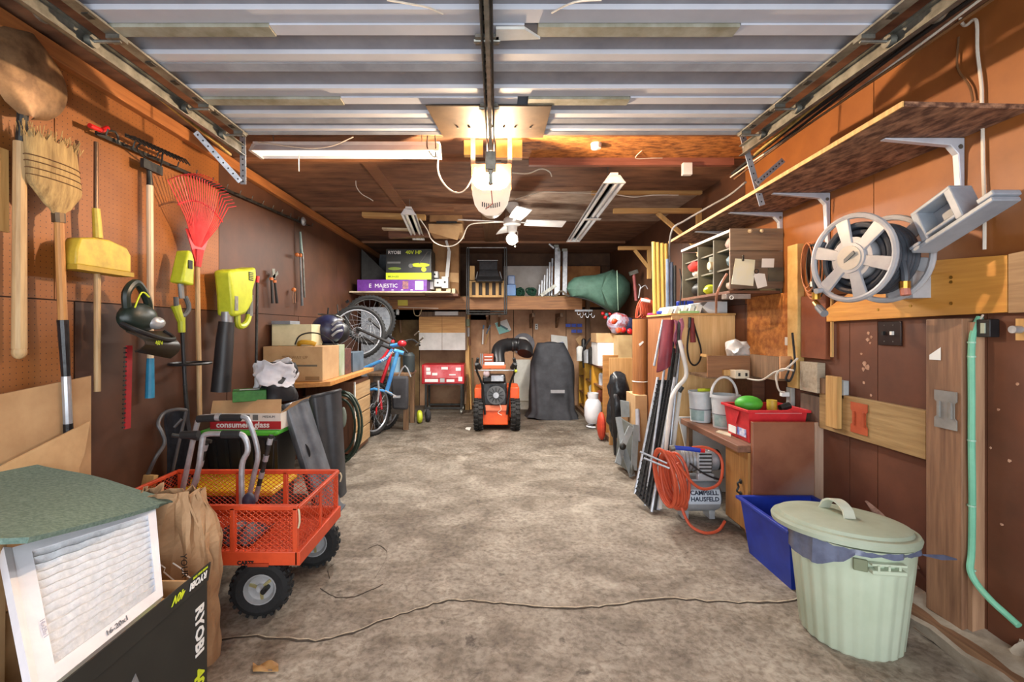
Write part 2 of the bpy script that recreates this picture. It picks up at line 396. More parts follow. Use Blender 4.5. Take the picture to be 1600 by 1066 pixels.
MB().bx(-2.0, -1.955, -1.2, 7.85, 2.50, 2.575).build('trim_8', plate, kind='structure', bevel=.004)
# dark pelmet board above the left end of the room, and the front header over the open doorway
struct('wall_front', MB().bx(-2.12, 2.07, -1.3, -1.2, 2.25, 2.72), stud)
MB().bx(-2.0, -1.62, -1.3, -1.2, 0, 2.25).build('trim_9', oldwood, kind='structure')
MB().bx(1.57, 1.95, -1.3, -1.2, 0, 2.25).build('trim_10', oldwood, kind='structure')
# rotten sill along the right wall
conc = mat('pale_concrete_sill', (176,164,146), (130,116,98), rough=.9, scale=7, detail=9, bump=.5)
MB().sheet(lambda u, v: (1.80+.17*v, .6+1.55*u, .03+.05*v+.006*math.sin(u*40)), 24, 4, .06).noise(.008, 14).build('baseboard_right', conc, kind='structure')
silw = wood('rotten_sill_wood', (150,112,82), (96,66,46), 1)
MB().box((1.835, 1.83, .045), (.05, .52, .075), (0, .1, 0)).noise(.006, 20).build('trim_11', silw, kind='structure')

# overhead door, rolled up under the ceiling
dm = mat('white_painted_steel', (190,194,204), (168,172,182), rough=.38, scale=4, detail=7, lo=.2, hi=.8)
dmg = mat('grey_recessed_steel', (140,142,150), (116,118,128), rough=.5, scale=4, detail=7)
dms = mat('dull_seam_steel', (150,150,138), (118,116,98), rough=.6, scale=9)
door = bpy.data.objects.new('door_1', None); C.objects.link(door); door['kind'] = 'structure'; door.location = (-.02, .3, 2.37); ROOT[door.name] = Matrix.Translation((.02, -.3, -2.37))
X0, X1 = -1.40, 1.36
ys = [.42,.65,.90,1.13,1.40,1.667,1.897,2.175,2.375,2.515]
for i in range(len(ys)-1):
    a, b = ys[i], ys[i+1]; d = b-a; seam = i in (2, 4, 6)
    yr, yq = a+d*.5, a+d*.78
    MB().prism([(X0,a,2.412),(X0,yr,2.392),(X0,yr,2.40),(X0,b,2.42),(X0,a,2.42)], (X1-X0,0,0)).build('panel', dmg, door)
    MB().prism([(X0,yr,2.398),(X0,yr+.004,2.376),(X0,yq,2.378),(X0,yq+.003,2.40)], (X1-X0,0,0)).build('rib', dm, door)
    if i in (4,6):
        xs = (-.80, .86, .95) if i == 4 else (-.72, .62, .7)
        MB().bx(X0, xs[0], yq+.004, b, 2.366, 2.40).build('seam_strip', dms, door)
        MB().bx(xs[0]+.002, .1, yq+.002, b, 2.372, 2.40).build('seam_strip', dm, door)
        MB().bx(.15, xs[1], yq+.004, b, 2.366, 2.40).build('seam_strip', dms, door)
        MB().bx(xs[1]+.002, X1, yq+.002, b, 2.372, 2.40).build('seam_strip', dm, door)
    else: MB().prism([(X0,yq+.003,2.376),(X0,b,2.37),(X0,b,2.41),(X0,yq+.003,2.40)], (X1-X0,0,0)).build('seam_strip', mat('grey_strip_steel',(165,167,172),(140,142,148),rough=.5,scale=6), door)
for y0, y1 in ((.42,1.12),(1.14,1.66),(1.675,2.17)):
    st = MB().bx(-.055, -.047, y0, y1, 2.345, 2.375).bx(-.02, -.012, y0, y1, 2.345, 2.375).bx(-.055, -.012, y0, y1, 2.372, 2.376).build('stile', steel, door)
    m = MB()
    for k in range(int((y1-y0)/.045)): m.bx(-.046+.004*math.sin(k*2.), -.03+.006*math.cos(k*3.), y0+.015+k*.045, y0+.035+k*.045, 2.368, 2.372)
    m.build('slot', darksteel, st, kind='stuff')
for y in (1.13, 1.667, 2.172):
    MB().bx(-.075, .01, y-.025, y+.025, 2.35, 2.362).cyl((-.08,y,2.352),(.015,y,2.352),.008,n=8).build('hinge', steel, door)
MB().prism([(.0,1.60,2.35),(.10,1.60,2.35),(.16,1.655,2.35),(.0,1.665,2.35)], (0,0,.01)).build('handle', mat('white_metal_handle',(205,205,200),(180,180,172),rough=.4), door)
platem = mat('tarnished_brown_plate', (104,82,58), (62,46,30), rough=.45, metal=.4, scale=5, detail=8)
pl = MB().prism([(-.335,2.175,2.362),(.265,2.178,2.362),(.26,2.535,2.362),(-.29,2.535,2.362)], (0,0,.006)).build('reinforcement_plate', platem, door)
m = MB()
for x in (-.2,-.14,-.02,.04,.1,.18):
    m.cyl((x,2.40,2.356),(x,2.40,2.362),.006,n=8)
m.build('bolt_row', steel, pl)
for sx, ex in ((-1, X0), (1, X1)):
    m = MB().bx(min(ex, ex+sx*-.045), max(ex, ex+sx*-.045), .42, 2.5, 2.36, 2.368)
    es = m.build('end_stile', steel, door)
    m = MB()
    for k in range(14): m.bx(ex-sx*.035, ex-sx*.012, .55+k*.14, .58+k*.14, 2.357, 2.361) if sx < 0 else m.bx(ex-.035, ex-.012, .55+k*.14, .58+k*.14, 2.357, 2.361)
    m.build('slot', darksteel, es, kind='stuff')
    for y in (1.13, 1.66, 2.17, 2.46):
        MB().cyl((ex-sx*.04,y,2.345),(ex+sx*.075,y,2.345),.006,n=8).cyl((ex+sx*.055,y,2.345),(ex+sx*.078,y,2.345),.022,n=14).bx(min(ex-sx*.05,ex), max(ex-sx*.05,ex), y-.02, y+.02, 2.345, 2.36).build('roller', steel, door)
def track(sx, ex, label, ylabel):
    x = ex+sx*.085
    t = thing('door_track', label, 'door track', (x, 1.5, 2.32))
    MB().bx(x-.002, x+.002, .2, 2.68, 2.315, 2.375).bx(min(x,x-sx*.022), max(x,x-sx*.022), .2, 2.68, 2.315, 2.319).bx(min(x,x-sx*.022), max(x,x-sx*.022), .2, 2.68, 2.371, 2.375).build('rail', steel, t)
    xa = x+sx*.03
    MB().bx(xa-.004, xa+.004, .2, 2.72, 2.34, 2.378).bx(xa-.018, xa+.018, .2, 2.72, 2.374, 2.378).build('angle_iron', steel, t)
    # hanger: perforated angle down from the ceiling and a diagonal brace
    a, b = ((V((x+.01,2.66,2.60)), V((x+.005,2.68,2.15))) if sx < 0 else (V((x-.06,2.66,2.60)), V((x+.12,2.69,2.03))))
    h = MB().beam(a, b, .034, .004, (0,1,0)).build('hanger', alu, t)
    a2, b2 = ((V((x-.19,2.55,2.40)), V((x+.0,2.66,2.16))) if sx < 0 else (V((x+.20,2.62,2.27)), V((x+.035,2.60,2.13))))
    h2 = MB().beam(a2, b2, .03, .004, (0,1,0)).build('hanger', alu, t)
    for (p, q, hh, n) in ((a, b, h, 14), (a2, b2, h2, 9)):
        m = MB()
        for k in range(n):
            c = p.lerp(q, (k+.5)/n); m.cyl(c+V((0,-.0035,0)), c+V((0,-.0015,0)), .005, n=6)
        m.build('hole', darksteel, hh, kind='stuff')
    return x
ym = mat('yellowed_spring_steel', (196,170,100), (150,124,70), rough=.4, metal=.5, scale=20)
xl = track(-1, X0, 'galvanised door track hung along the left side of the raised door', 0)
xr = track(1, X1, 'galvanised door track hung along the right side of the raised door', 0)
for x, s, lab in ((xl, -1, 'left'), (xr, 1, 'right')):
    t = thing('door_spring', 'stretched yellowish counterweight spring and cable beside the %s door track' % lab, 'spring', (x+s*.06, 1.4, 2.36))
    MB().cyl((x+s*.075,.3,2.40),(x+s*.075,1.5,2.40),.016,n=10).build('coil', ym, t)
    MB().cyl((x+s*.075,1.5,2.40),(x+s*.05,2.55,2.33),.004,n=6).build('cable', ym, t)
    MB().ring((x+s*.055,1.55,2.385),(1,0,0),.035,.008,16,6).cyl((x+s*.04,1.55,2.385),(x+s*.07,1.55,2.385),.008,n=8).build('pulley', steel, t)
    MB().beam((x+s*.04,1.75,2.375),(x+s*.035,2.62,2.30),.012,.012).build('rod', ym, t)
# ---------------------------------------------------------------- things under the ceiling
t = thing('garage_door_opener', 'white garage door opener with glowing bare bulb hung under the ceiling', 'door opener', (-.03, 2.9, 2.05))
cx = -.03
wo = mat('opener_white_cover', (236,228,212), (222,212,194), rough=.4)
m = MB()
prof = [(-.118,2.245),(-.120,2.19),(-.105,2.12),(-.075,2.065),(-.03,2.035),(.03,2.035),(.075,2.065),(.105,2.12),(.120,2.19),(.118,2.245)]
inn = [(x*.93, z+.006) for x, z in prof]
m.sheet(lambda u, v: (cx+(-.12+.24*u), 2.80+.28*v, 2.202-.205*math.sin(PI*u)**.6*(1-.25*v)), 18, 6, .006)
fr = [(-.118,2.245),(-.115,2.17),(-.10,2.11),(-.075,2.068),(-.03,2.040),(.03,2.040),(.075,2.068),(.10,2.11),(.115,2.17),(.118,2.245),(.092,2.212),(.045,2.192),(-.045,2.192),(-.092,2.212)]
m.prism([(cx+a, 2.790, b-.046) for a, b in fr], (0,.010,0))
cover = m.build('lamp_cover', wo, t)
m = MB()
for k in range(9): m.bx(cx-.056+k*.0130, cx-.050+k*.0130, 2.786, 2.790, 2.040+.0012*abs(k-4)**1.5, 2.067+.0012*abs(k-4)**1.5)
m.build('vent_slot', blackink, cover, kind='stuff')
MB().bx(cx-.13, cx+.13, 2.97, 3.22, 2.25, 2.37).build('motor_housing', steel, t, bevel=.006)
MB().bx(cx-.128, cx+.128, 2.955, 2.968, 2.20, 2.37).build('reflector', mat('brown_enamel', (130,84,48), (96,58,32), rough=.35, metal=.4), t)
MB().cyl((cx+.0,2.955,2.25),(cx,2.90,2.25),.014,n=12).build('bulb_socket', brass, t)
MB().sph((cx,2.872,2.25),(.028,.032,.028),12,8).build('bulb', mat('glowing_bulb', (255,218,176), emit=4700), t)
for x in (cx-.12, cx+.12): MB().beam((x,2.99,2.36),(x,2.99,2.6),.03,.004,(0,1,0)).build('hanger', steel, t)
t = thing('opener_rail', 'steel opener rail with chain running under the middle of the raised door', 'rail', (cx,1.6,2.3))
MB().bx(cx-.008,cx+.008,.5,2.845,2.305,2.33).build('rail', steel, t)
MB().cyl((cx-.014,.5,2.318),(cx-.02,2.85,2.318),.004).cyl((cx+.014,.5,2.318),(cx+.02,2.85,2.318),.004).build('chain', darksteel, t)
MB().bx(cx-.03,cx+.03,2.56,2.62,2.20,2.30).bx(cx-.012,cx+.012,2.57,2.60,2.12,2.2).build('trolley', steel, t, bevel=.003)
MB().tube([(cx,2.6,2.13),(cx+.01,2.62,2.02),(cx-.03,2.62,1.99)],.003).build('release_cord', mat('red_cord',(150,60,40),(120,44,30)), t)
yb = mat('yellow_ply_block', (224,190,110), (196,156,82), rough=.6)
t = thing('mounting_board', 'pale wooden boards screwed to the ceiling above the opener', 'board', (cx,3.05,2.55))
MB().bx(cx-.19,cx-.06,3.14,3.19,2.50,2.60).build('board', yb, t); MB().bx(cx+.03,cx+.21,3.14,3.19,2.48,2.60).build('board', yb, t)
tubem = mat('unlit_tube_glass', (232,234,236), (220,224,228), rough=.2)
tubel = mat('added_glow_tube_glass', (255,250,240), emit=.5)  # faint glow added to the crosswise fixture's unlit tubes
refl = mat('white_reflector', (214,218,224), (196,200,208), rough=.35)
def tube_fixture(name, label, a, b, wid, glow, group=None):
    a, b = V(a), V(b); d = (b-a); Ln = d.length; d.normalize(); s = d.cross(V((0,0,1))).normalized()
    t = thing(name, label, 'light fixture', tuple((a+b)/2), group=group)
    sec = [(-wid*.5,0),(-wid*.22,.05),(wid*.22,.05),(wid*.5,0),(wid*.46,.0),(wid*.2,.044),(-wid*.2,.044),(-wid*.46,0)]
    MB().prism([a+s*x+V((0,0,z)) for x, z in sec], d*Ln).build('reflector', refl, t)
    MB().prism([a+s*x+V((0,0,z)) for x, z in [(-.03,.044),(.03,.044),(.03,.075),(-.03,.075)]], d*Ln).build('ballast_box', white, t, bevel=.003)
    for q in (-1, 1):
        MB().cyl(a+d*.02+s*(q*wid*.2)+V((0,0,.018)), b-d*.02+s*(q*wid*.2)+V((0,0,.018)), .014, n=10).build('tube', glow, t)
    for p in (a, b-d*.02):
        MB().prism([p+s*x+V((0,0,z)) for x, z in [(-wid*.5,-.004),(wid*.5,-.004),(wid*.25,.055),(-wid*.25,.055)]], d*.02).build('end_cap', white, t)
    for f in (.1, .9):
        p = a.lerp(b, f); MB().cyl(p+V((0,0,.07)), (p.x,p.y,2.6), .003, n=5).build('hanger', steel, t)
    return t
tube_fixture('tube_light', 'white four foot tube light hung crosswise just behind the raised door', (-1.57,2.98,2.44), (-.36,2.96,2.43), .15, tubel)
tube_fixture('tube_light', 'long twin tube light hung on the right side of the ceiling', (.885,3.42,2.40), (.965,5.74,2.40), .17, tubem)
t = tube_fixture('tube_light', 'short twin tube light above the boxes on the loft at left', (-.85,4.44,2.42), (-.965,5.72,2.42), .15, tubem)
tp = MB().bx(.885+.0,1.04,4.52,4.58,2.392,2.398).build('light_guard', white, None, label='white cross strap under the long tube light', cat='strap')
MB().cyl((-1.27,2.95,2.44),(-1.27,2.95,2.32),.0025,n=5).build('pull_cord', whitecord, label='white pull cord below the crosswise tube light', cat='cord')
# ceiling fan
fx, fy = .165, 4.72
t = thing('ceiling_fan', 'white four blade ceiling fan with round globe lamp and pull chains', 'ceiling fan', (fx,fy,2.6))
MB().lathe([(.0,.0),(.065,0),(.07,-.03),(.05,-.07),(.025,-.10),(.0,-.10)],(fx,fy,2.60)).build('canopy', white, t)
MB().cyl((fx,fy,2.51),(fx,fy,2.46),.014).build('downrod', white, t)
MB().lathe([(0,.06),(.05,.055),(.085,.03),(.095,0),(.09,-.03),(.055,-.045),(.05,-.10),(.035,-.11),(0,-.11)],(fx,fy,2.41)).build('motor_housing', white, t)
MB().sph((fx,fy,2.235),.062).build('globe', mat('fan_globe_glass', (240,236,228), emit=.9), t)
for k in range(4):
    a = .12+k*PI/2+ .05; R = Matrix.Rotation(a, 4, 'Z')
    bm_ = MB().sheet(lambda u, v: (.14+.42*u, (-.5+v)*(.12+.03*math.sin(PI*min(1,u*1.0)*.7)), (.5-v)*.03), 10, 4, .007).xf(Matrix.Translation((fx,fy,2.41))@R)
    bl = bm_.build('blade', mat('fan_blade_white', (222,222,222), (200,200,202), rough=.5), t)
    MB().bx(.08,.19,-.015,.015,-.006,.002).xf(Matrix.Translation((fx,fy,2.41))@R).build('blade_arm', white, bl)
for dx, L_ in ((-.035,.12),(.03,.15),(.055,.1)):
    MB().cyl((fx+dx,fy-.05,2.30),(fx+dx,fy-.05,2.30-L_),.0018,n=5).sph((fx+dx,fy-.05,2.30-L_),.009,8,6).build('pull_chain', whitecord, t)
# cords under the ceiling
def cord(name, label, pts, r, m, cat='cord', k=6, group=None, n=6):
    return MB().tube(pts, r, n, smooth=k).build(name, m, label=label, cat=cat, group=group)
cord('white_cable', 'white cable looping from the crosswise tube light down and up to the opener', [P(687,232,2.9),P(684,262,2.9),P(690,282,2.9),P(705,298,2.88),P(722,300,2.87),P(735,284,2.86),P(742,262,2.85)], .005, whitecord)
cord('black_cable', 'black cable hooked over the right end of the crosswise tube light', [P(668,212,2.9),P(668,232,2.9),P(680,245,2.9),P(680,212,2.9)], .004, blackcord)
cord('white_cable', 'white cable drooping past the cardboard boxes to the ceiling fan', [P(656,342,4.4),P(668,360,4.6),P(675,375,4.7),P(690,384,4.7),P(708,384,4.7),P(722,373,4.7),P(733,352,4.7),P(760,348,4.7),P(790,347,4.7)], .006, whitecord)
cord('white_cable', 'white cable stapled across the ceiling from fan to long tube light', [P(805,312,4.25),P(830,304,4.25),P(850,300,4.2),P(880,301,4.2),P(925,302,4.2),P(960,304,4.2),P(990,308,4.2),P(1020,305,4.2),P(1060,305,4.2)], .005, whitecord)
cord('white_cable', 'white cord with plug dangling from the ceiling right of the opener', [P(800,270,3.6),P(825,271,3.6),P(845,264,3.6),P(858,268,3.6),P(862,276,3.6)], .005, whitecord)
cord('white_wire', 'loose white wire hanging from the ceiling at left centre', [P(556,281,4.0),P(557,292,4.0),P(565,303,4.0),P(577,310,4.0),P(583,314,4.0)], .004, whitecord)
cord('white_wire', 'white wire draped over the crosswise tube light at the door edge', [P(403,222,2.9),P(430,226,2.9),P(460,230,2.9),P(490,232,2.9),P(520,228,2.9),P(552,214,2.9)], .004, whitecord)
cord('white_wire', 'pale wire lying across the underside of the raised door left of centre', [P(605,0,1.4),P(640,6,1.45),P(670,12,1.49),P(692,22,1.53)], .003, whitecord)
cord('white_wire', 'pale wire lying across the underside of the raised door right of centre', [P(862,20,1.53),P(885,8,1.48),P(905,2,1.45),P(940,0,1.44)], .003, whitecord)
MB().bx(1.40,1.47,3.42,3.46,2.46,2.55).build('junction_box', white, label='small white box fixed to the reddish ceiling batten at right', cat='electrical box', bevel=.003)
MB().lathe([(0,0),(.038,0),(.034,-.035),(0,-.045)],(.70,3.2,2.60)).build('lamp_holder', white, label='round white lamp holder on the strand board ceiling strip', cat='lamp holder')
cord('white_wire', 'white wire from the strand board strip to the small white box', [P(1025,208,3.2),P(1008,230,3.3),P(993,247,3.38),P(1020,247,3.40),P(1035,247,3.42)], .003, whitecord)
# cable bundle along the right track
for k, (m_, r_) in enumerate([(blackcord,.010),(blackcord,.007),(whitecord,.005),(mat('brown_cord',(120,84,50),(90,60,34)),.006)]):
    pts = [V((1.56+.014*math.sin(k*2+i)+k*.006, .8+i*.32, 2.42-.012*i-k*.012)) for i in range(8)]
    cord(['black_cable','black_cable','white_cable','brown_cable'][k], ['thick black cable in the bundle beside the right door track','thin black cable in the bundle beside the right door track','white cable in the bundle beside the right door track','brown cable in the bundle beside the right door track'][k], pts, r_, m_, group='cable bundle beside the right door track')
cord('grey_cable', 'pair of grey cables sagging from the right track down to the wooden bracket', [P(1165,285,3.0),P(1140,305,3.3),P(1110,322,3.6),P(1070,345,3.8),P(1050,360,3.9),P(1046,400,4.2),P(1052,440,4.4),P(1045,488,4.5)], .008, mat('grey_cord',(150,148,146),(120,118,116)))
cord('white_rope', 'white cord hanging down the right wall behind the grey holder', [WR(x,y,.012) for x,y in ((1498,0),(1500,28),(1508,40),(1525,32),(1527,80),(1533,130),(1534,158))]+[WR(1535,190,.012),WR(1536,260,.012),WR(1538,320,.012),WR(1538,390,.012)], .006, whitecord)
cord('brown_wire', 'thin brown wire hanging on the right wall in the bracket shadow', [WR(1498,58,.012),WR(1496,105,.012),WR(1515,135,.012),WR(1520,158,.012)], .004, mat('brown_cord',(120,84,50)))

# ---------------------------------------------------------------- the left wall and its tools
rail = thing('tool_rail', 'long black rail of hooks along the upper left wall', 'tool rail', (-1.98,3.2,2.0))
ra, rb = WL(150,208,.03), WL(480,352,.03)
MB().beam(ra, rb, .012, .02).build('rail', darksteel, rail)
for k in range(16):
    p = ra.lerp(rb, k/15); MB().tube([p, p+V((.05,0,-.01)), p+V((.06,0,.02))], .004, 5).build('hook', darksteel, rail)
hand = wood('worn_ash_handle', (206,176,130), (160,126,84), 2)
# hooks: rail spots
def stick(px0, py0, px1, py1, off, r0, r1, name, m, parent):
    a, b = WL(px0, py0, off), WL(px1, py1, off); return MB().tube([a, a.lerp(b,.5), b], r0, 10, r2=r1).build(name, m, parent)
t = thing('shovel', 'round blade shovel hung upside down at far left with thick worn handle', 'shovel', tuple(WL(30,560,.06)))
stick(31,222,30,545,.06,.021,.024,'handle', hand, t); MB().sph(WL(30,550,.06),(.024,.024,.03)).build('knob', hand, t)
m = MB(); cpt = WL(44,118,.08)
def blade(u, v):
    a = (v-.5)*2; y = .16*math.sqrt(max(0,1-(2*u-1)**2*.98))*a
    return (cpt.x+.02-.03*(a*a)+.02*math.sin(PI*u), cpt.y+y, cpt.z+.17-.34*u)
MB().sheet(blade, 14, 10, .004).build('blade', mat('rusty_shovel_steel', (150,120,88), (98,74,52), rough=.5, metal=.4, scale=12), t)
MB().tube([WL(36,170,.07), WL(33,225,.06)], .018, 10).build('socket', darksteel, t)
t = thing('straw_broom', 'worn straw broom hung upside down with taped black and silver handle', 'broom', tuple(WL(108,740,.08)))
straw = mat('broom_straw', (186,158,106), (112,88,56), rough=.9, scale=40, stretch=(1,1,.12), bump=.6, lo=.3, hi=.7)
top, bot = WL(80,222,.09), WL(91,335,.09)
def bush(u, v):
    a = v*2*PI; h = u; wy = .125*(1-.75*max(0,(u-.62))/.38*1.0) if u > .62 else .112+.012*u
    if u > .9: wy *= .8
    jag = .018*math.sin(v*90)*(1-u)**4
    p = top.lerp(bot, h); return (p.x+.035*math.sin(a)*(wy/.12), p.y+wy*math.cos(a), p.z+jag)
MB().sheet(bush, 18, 40, .004).build('bristles', straw, t)
m = MB()
rr = random.Random(2)
for k in range(90):
    y = rr.uniform(-.115,.115); p = top+V((rr.uniform(-.03,.03), y, 0)); m.tube([p+V((0,0,-.02)), p+V((rr.uniform(-.01,.02), y*.12, rr.uniform(.01,.05)))], .002, 3)
m.build('straw_ends', straw, t, kind='stuff')
for k in (.30,.38,.47,.56):
    c = top.lerp(bot, k); m = MB().tube([c+V((.038*math.sin(2*PI*j/20), .121*math.cos(2*PI*j/20), 0)) for j in range(20)], .0025, 4, closed=True); m.build('stitching', mat('broom_twine',(110,80,50)), t)
MB().tube([WL(91,333,.09), WL(92,348,.09)], .024, 10).build('ferrule', mat('rusty_wire_band', (120,100,76), (84,66,46), rough=.5, metal=.5), t)
stick(92,345,98,500,.09,.017,.017,'handle', wood('amber_handle', (200,146,84),(150,100,52),2), t)
tapeb = mat('black_wrapped_tape', (36,36,40), (20,20,22), rough=.35, scale=20, bump=.4)
stick(98,500,103,588,.09,.021,.016,'tape_wrap', tapeb, t); stick(103,588,106,662,.09,.017,.017,'silver_sleeve', mat('silver_tape',(196,198,202),(160,162,168),rough=.35,metal=.5), t)
stick(106,662,110,738,.09,.018,.019,'lower_wrap', tapeb, t)
t = thing('push_broom', 'yellow plastic dustpan broom head hung on a wooden pole', 'broom', tuple(WL(152,612,.07)))
stick(150,222,150,330,.07,.009,.010,'hook_stem', mat('bronze_tube',(110,84,60),(80,58,40),rough=.4,metal=.4), t)
MB().tube([WL(150,326,.08), WL(153,372,.08)], .016, 10, r2=.02).build('socket', yellowp, t)
a = WL(152,398,.09)
MB().prism([(a.x-.03,a.y-.13,a.z+.055),(a.x-.03,a.y-.15,a.z+.0),(a.x-.03,a.y-.155,a.z-.07),(a.x-.03,a.y+.155,a.z-.07),(a.x-.03,a.y+.155,a.z+.02),(a.x-.03,a.y+.13,a.z+.055),(a.x-.03,a.y+.03,a.z+.075),(a.x-.03,a.y-.06,a.z+.07)], (.07,0,0)).build('head', yellowp, t, bevel=.008)
MB().bx(a.x-.035,a.x+.05,a.y-.16,a.y+.16,a.z-.09,a.z-.068).build('rim', mat('dark_yellow_rim',(180,148,40),(150,120,30)), t)
stick(152,424,152,612,.07,.014,.014,'handle', hand, t)
t = thing('long_handled_axe', 'long pale handle with blue grip hung behind the hedge trimmer', 'hand tool', tuple(WL(235,625,.05)))
stick(233,255,234,290,.05,.012,.015,'collar', darksteel, t); stick(234,290,235,560,.05,.017,.016,'handle', wood('pale_handle',(226,206,176),(196,170,134),2), t)
stick(235,560,234,622,.05,.018,.023,'grip', mat('teal_blue_grip',(40,140,176),(30,110,146),rough=.5), t)
MB().beam(WL(222,254,.06), WL(252,268,.06), .02, .05).build('head', darksteel, t)
# red leaf rake
t = thing('leaf_rake', 'red plastic leaf rake hung with its fan of tines upward', 'rake', tuple(WL(312,655,.08)))
neck = WL(308,412,.08); cen = WL(302,290,.12)
redk = mat('rake_red', (214,66,68), (190,48,52), rough=.45, scale=12)
for k in range(24):
    f = (k-11.5)/11.5; a = neck+V((0, .018*f, .09)); e = neck+V((.02+.02*math.cos(f*1.3), .30*f, .54-.10*f*f)); md = a.lerp(e,.5)+V((.02,0,.0))
    h_ = e+V((.05,.01*f,.012)); MB().tube([a, md, e, h_], .0042, 4, r2=.003).build('tine', redk, t)
MB().sheet(lambda u, v: neck+V((.004, (u-.5)*(.04+.19*v), .0+.22*v-.02*abs(2*u-1)*v)), 8, 6, .006).build('web', redk, t)
MB().tube([neck+V((.03,.22*((k-8)/8), .39-.07*((k-8)/8)**2)) for k in range(17)], .006, 5).build('tine_band', redk, t)
MB().tube([neck+V((.0,0,-.02)), neck+V((.01,0,.09))], .022, 10, r2=.03).build('socket', redk, t)
stick(308,414,312,652,.08,.015,.015,'handle', hand, t)
# lime string trimmer
t = thing('string_trimmer', 'lime and black cordless trimmer hung by its battery housing', 'trimmer', tuple(WL(287,640,.10)))
a = WL(284,420,.10)
MB().prism([(a.x-.03,a.y-.01,a.z+.11),(a.x-.03,a.y-.07,a.z-.09),(a.x-.03,a.y+.04,a.z-.10),(a.x-.03,a.y+.045,a.z+.06),(a.x-.03,a.y+.02,a.z+.11)], (.08,0,0)).build('battery_housing', lime, t, bevel=.012)
MB().bx(a.x+.052,a.x+.056,a.y-.02,a.y+.015,a.z+.0,a.z+.05).build('badge', blackink, t)
MB().tube([a+V((0,-.01,-.09)), a+V((.0,.0,-.18))], .016, 8).build('clip', mat('clear_grey_plastic',(140,140,140),(110,110,110),rough=.2), t)
b = WL(284,478,.10)
MB().tube([b+V((.0,.03,.06)), b+V((.01,.05,-.01)), b+V((0,.01,-.06)), b+V((.0,-.04,-.02)), b+V((0,-.05,.05))], .014, 8, smooth=4).build('handle', mat('grey_handle',(96,98,100),(74,76,78)), t)
MB().tube([b+V((-.01,-.04,.0)), b+V((0,-.01,-.09))], .026, 10, r2=.02).build('grip_collar', lime, t)
MB().tube([b+V((0,-.005,-.07)), b+V((.0,.0,-.16))], .021, 10, r2=.019).build('grip', lime, t)
stick(285,520,289,600,.10,.011,.011,'shaft', black, t); stick(289,600,293,650,.10,.012,.012,'lower_shaft', darksteel, t)
MB().tube([WL(290,568,.10)+V((.10*math.cos(q)+.03,.125*math.sin(q),.0)) for q in [k*PI/12 for k in range(24)]], .009, 6, closed=True).build('guard_ring', black, t)
# hedge trimmer
t = thing('hedge_trimmer', 'dark green hedge trimmer hung by its handle, red toothed blade hanging down', 'hedge trimmer', tuple(WL(200,672,.12)))
dg = mat('dark_green_plastic', (34,48,42), (24,34,30), rough=.4)
b = WL(215,500,.14)
MB().sph(b+V((0,0,.01)), (.065,.115,.08), 16, 10).build('motor_housing', dg, t)
MB().tube([b+V((0,-.06,.02)), b+V((.01,-.085,.13)), b+V((.01,-.02,.19)), b+V((.01,.05,.11)), b+V((0,.08,.03))], .020, 8, smooth=5).build('rear_handle', dg, t)
MB().tube([b+V((.045,-.075,.06)), b+V((.045,-.03,.14)), b+V((.045,.02,.12))], .004, 6, smooth=4).build('yellow_trim', limeink, t)
MB().sph(b+V((.05,.06,-.015)), (.035,.055,.034), 14, 8).build('end_cap', mat('silver_cap',(190,192,194),(170,172,176),rough=.3,metal=.4), t)
MB().sheet(lambda u, v: b+V((.02+.09*math.sin(PI*v*.9), -.10+.25*u+.02*v, -.06-.10*v-.05*u*v)), 8, 8, .006).build('hand_guard', mat('brown_black_shield',(52,44,36),(38,32,26),rough=.4), t)
MB().tube([b+V((.02,-.13,-.02)), b+V((.09,-.10,-.06)), b+V((.12,.02,-.10)), b+V((.09,.14,-.10)), b+V((.03,.15,-.06))], .012, 8, smooth=5).build('front_handle', black, t)
text('40V', .035, b+V((.115,-.03,-.13)), (0,1,0), (0,-.2,1), limeink, t)
ba, bb_ = WL(202,540,.13), WL(199,670,.13)
MB().beam(ba, bb_, .006, .036, (0,1,0)).build('blade', mat('red_blade_cover',(170,36,44),(140,28,34),rough=.4), t)
for k in range(18):
    p = ba.lerp(bb_, (k+.5)/18); MB().bx(p.x-.003,p.x+.003,p.y-.032,p.y-.016,p.z-.004,p.z+.004).build('tooth', darksteel, t)
# leaf blower
t = thing('leaf_blower', 'lime cordless leaf blower with long black nozzle hung on left wall', 'leaf blower', tuple(WL(355,620,.12)))
b = WL(372,465,.13)
def yz(pts, x0, th, m, nm, par, bev=.008): return MB().prism([(x0,b.y+p,b.z+q) for p, q in pts], (th,0,0)).build(nm, m, par, bevel=bev)
body = yz([(-.20,.17),(-.12,.19),(.02,.21),(.14,.24),(.15,.16),(.10,.06),(.10,-.02),(.05,-.08),(.0,-.12),(-.10,-.14),(-.16,-.14),(-.17,.0)], b.x-.06, .12, lime, 'body', t, .02)
MB().tube([b+V((.0,.10,.05)), b+V((0,.15,-.02)), b+V((0,.14,-.14)), b+V((0,.08,-.20)), b+V((0,.0,-.20)), b+V((0,-.01,-.12))], .022, 8, smooth=5).build('handle', lime, t)
MB().tube([b+V((.0,.155,.03)), b+V((.0,.15,-.13))], .026, 8).build('grip_pad', mat('grey_grip',(120,124,124),(96,100,100)), t)
MB().bx(b.x+.061,b.x+.064,b.y-.15,b.y-.11,b.z-.10,b.z+.0).build('label', mat('grey_silver_label',(180,184,176),(90,92,90),rough=.3), t)
MB().bx(b.x+.061,b.x+.064,b.y+.03,b.y+.09,b.z+.13,b.z+.19).build('vent_panel', blackink, t)
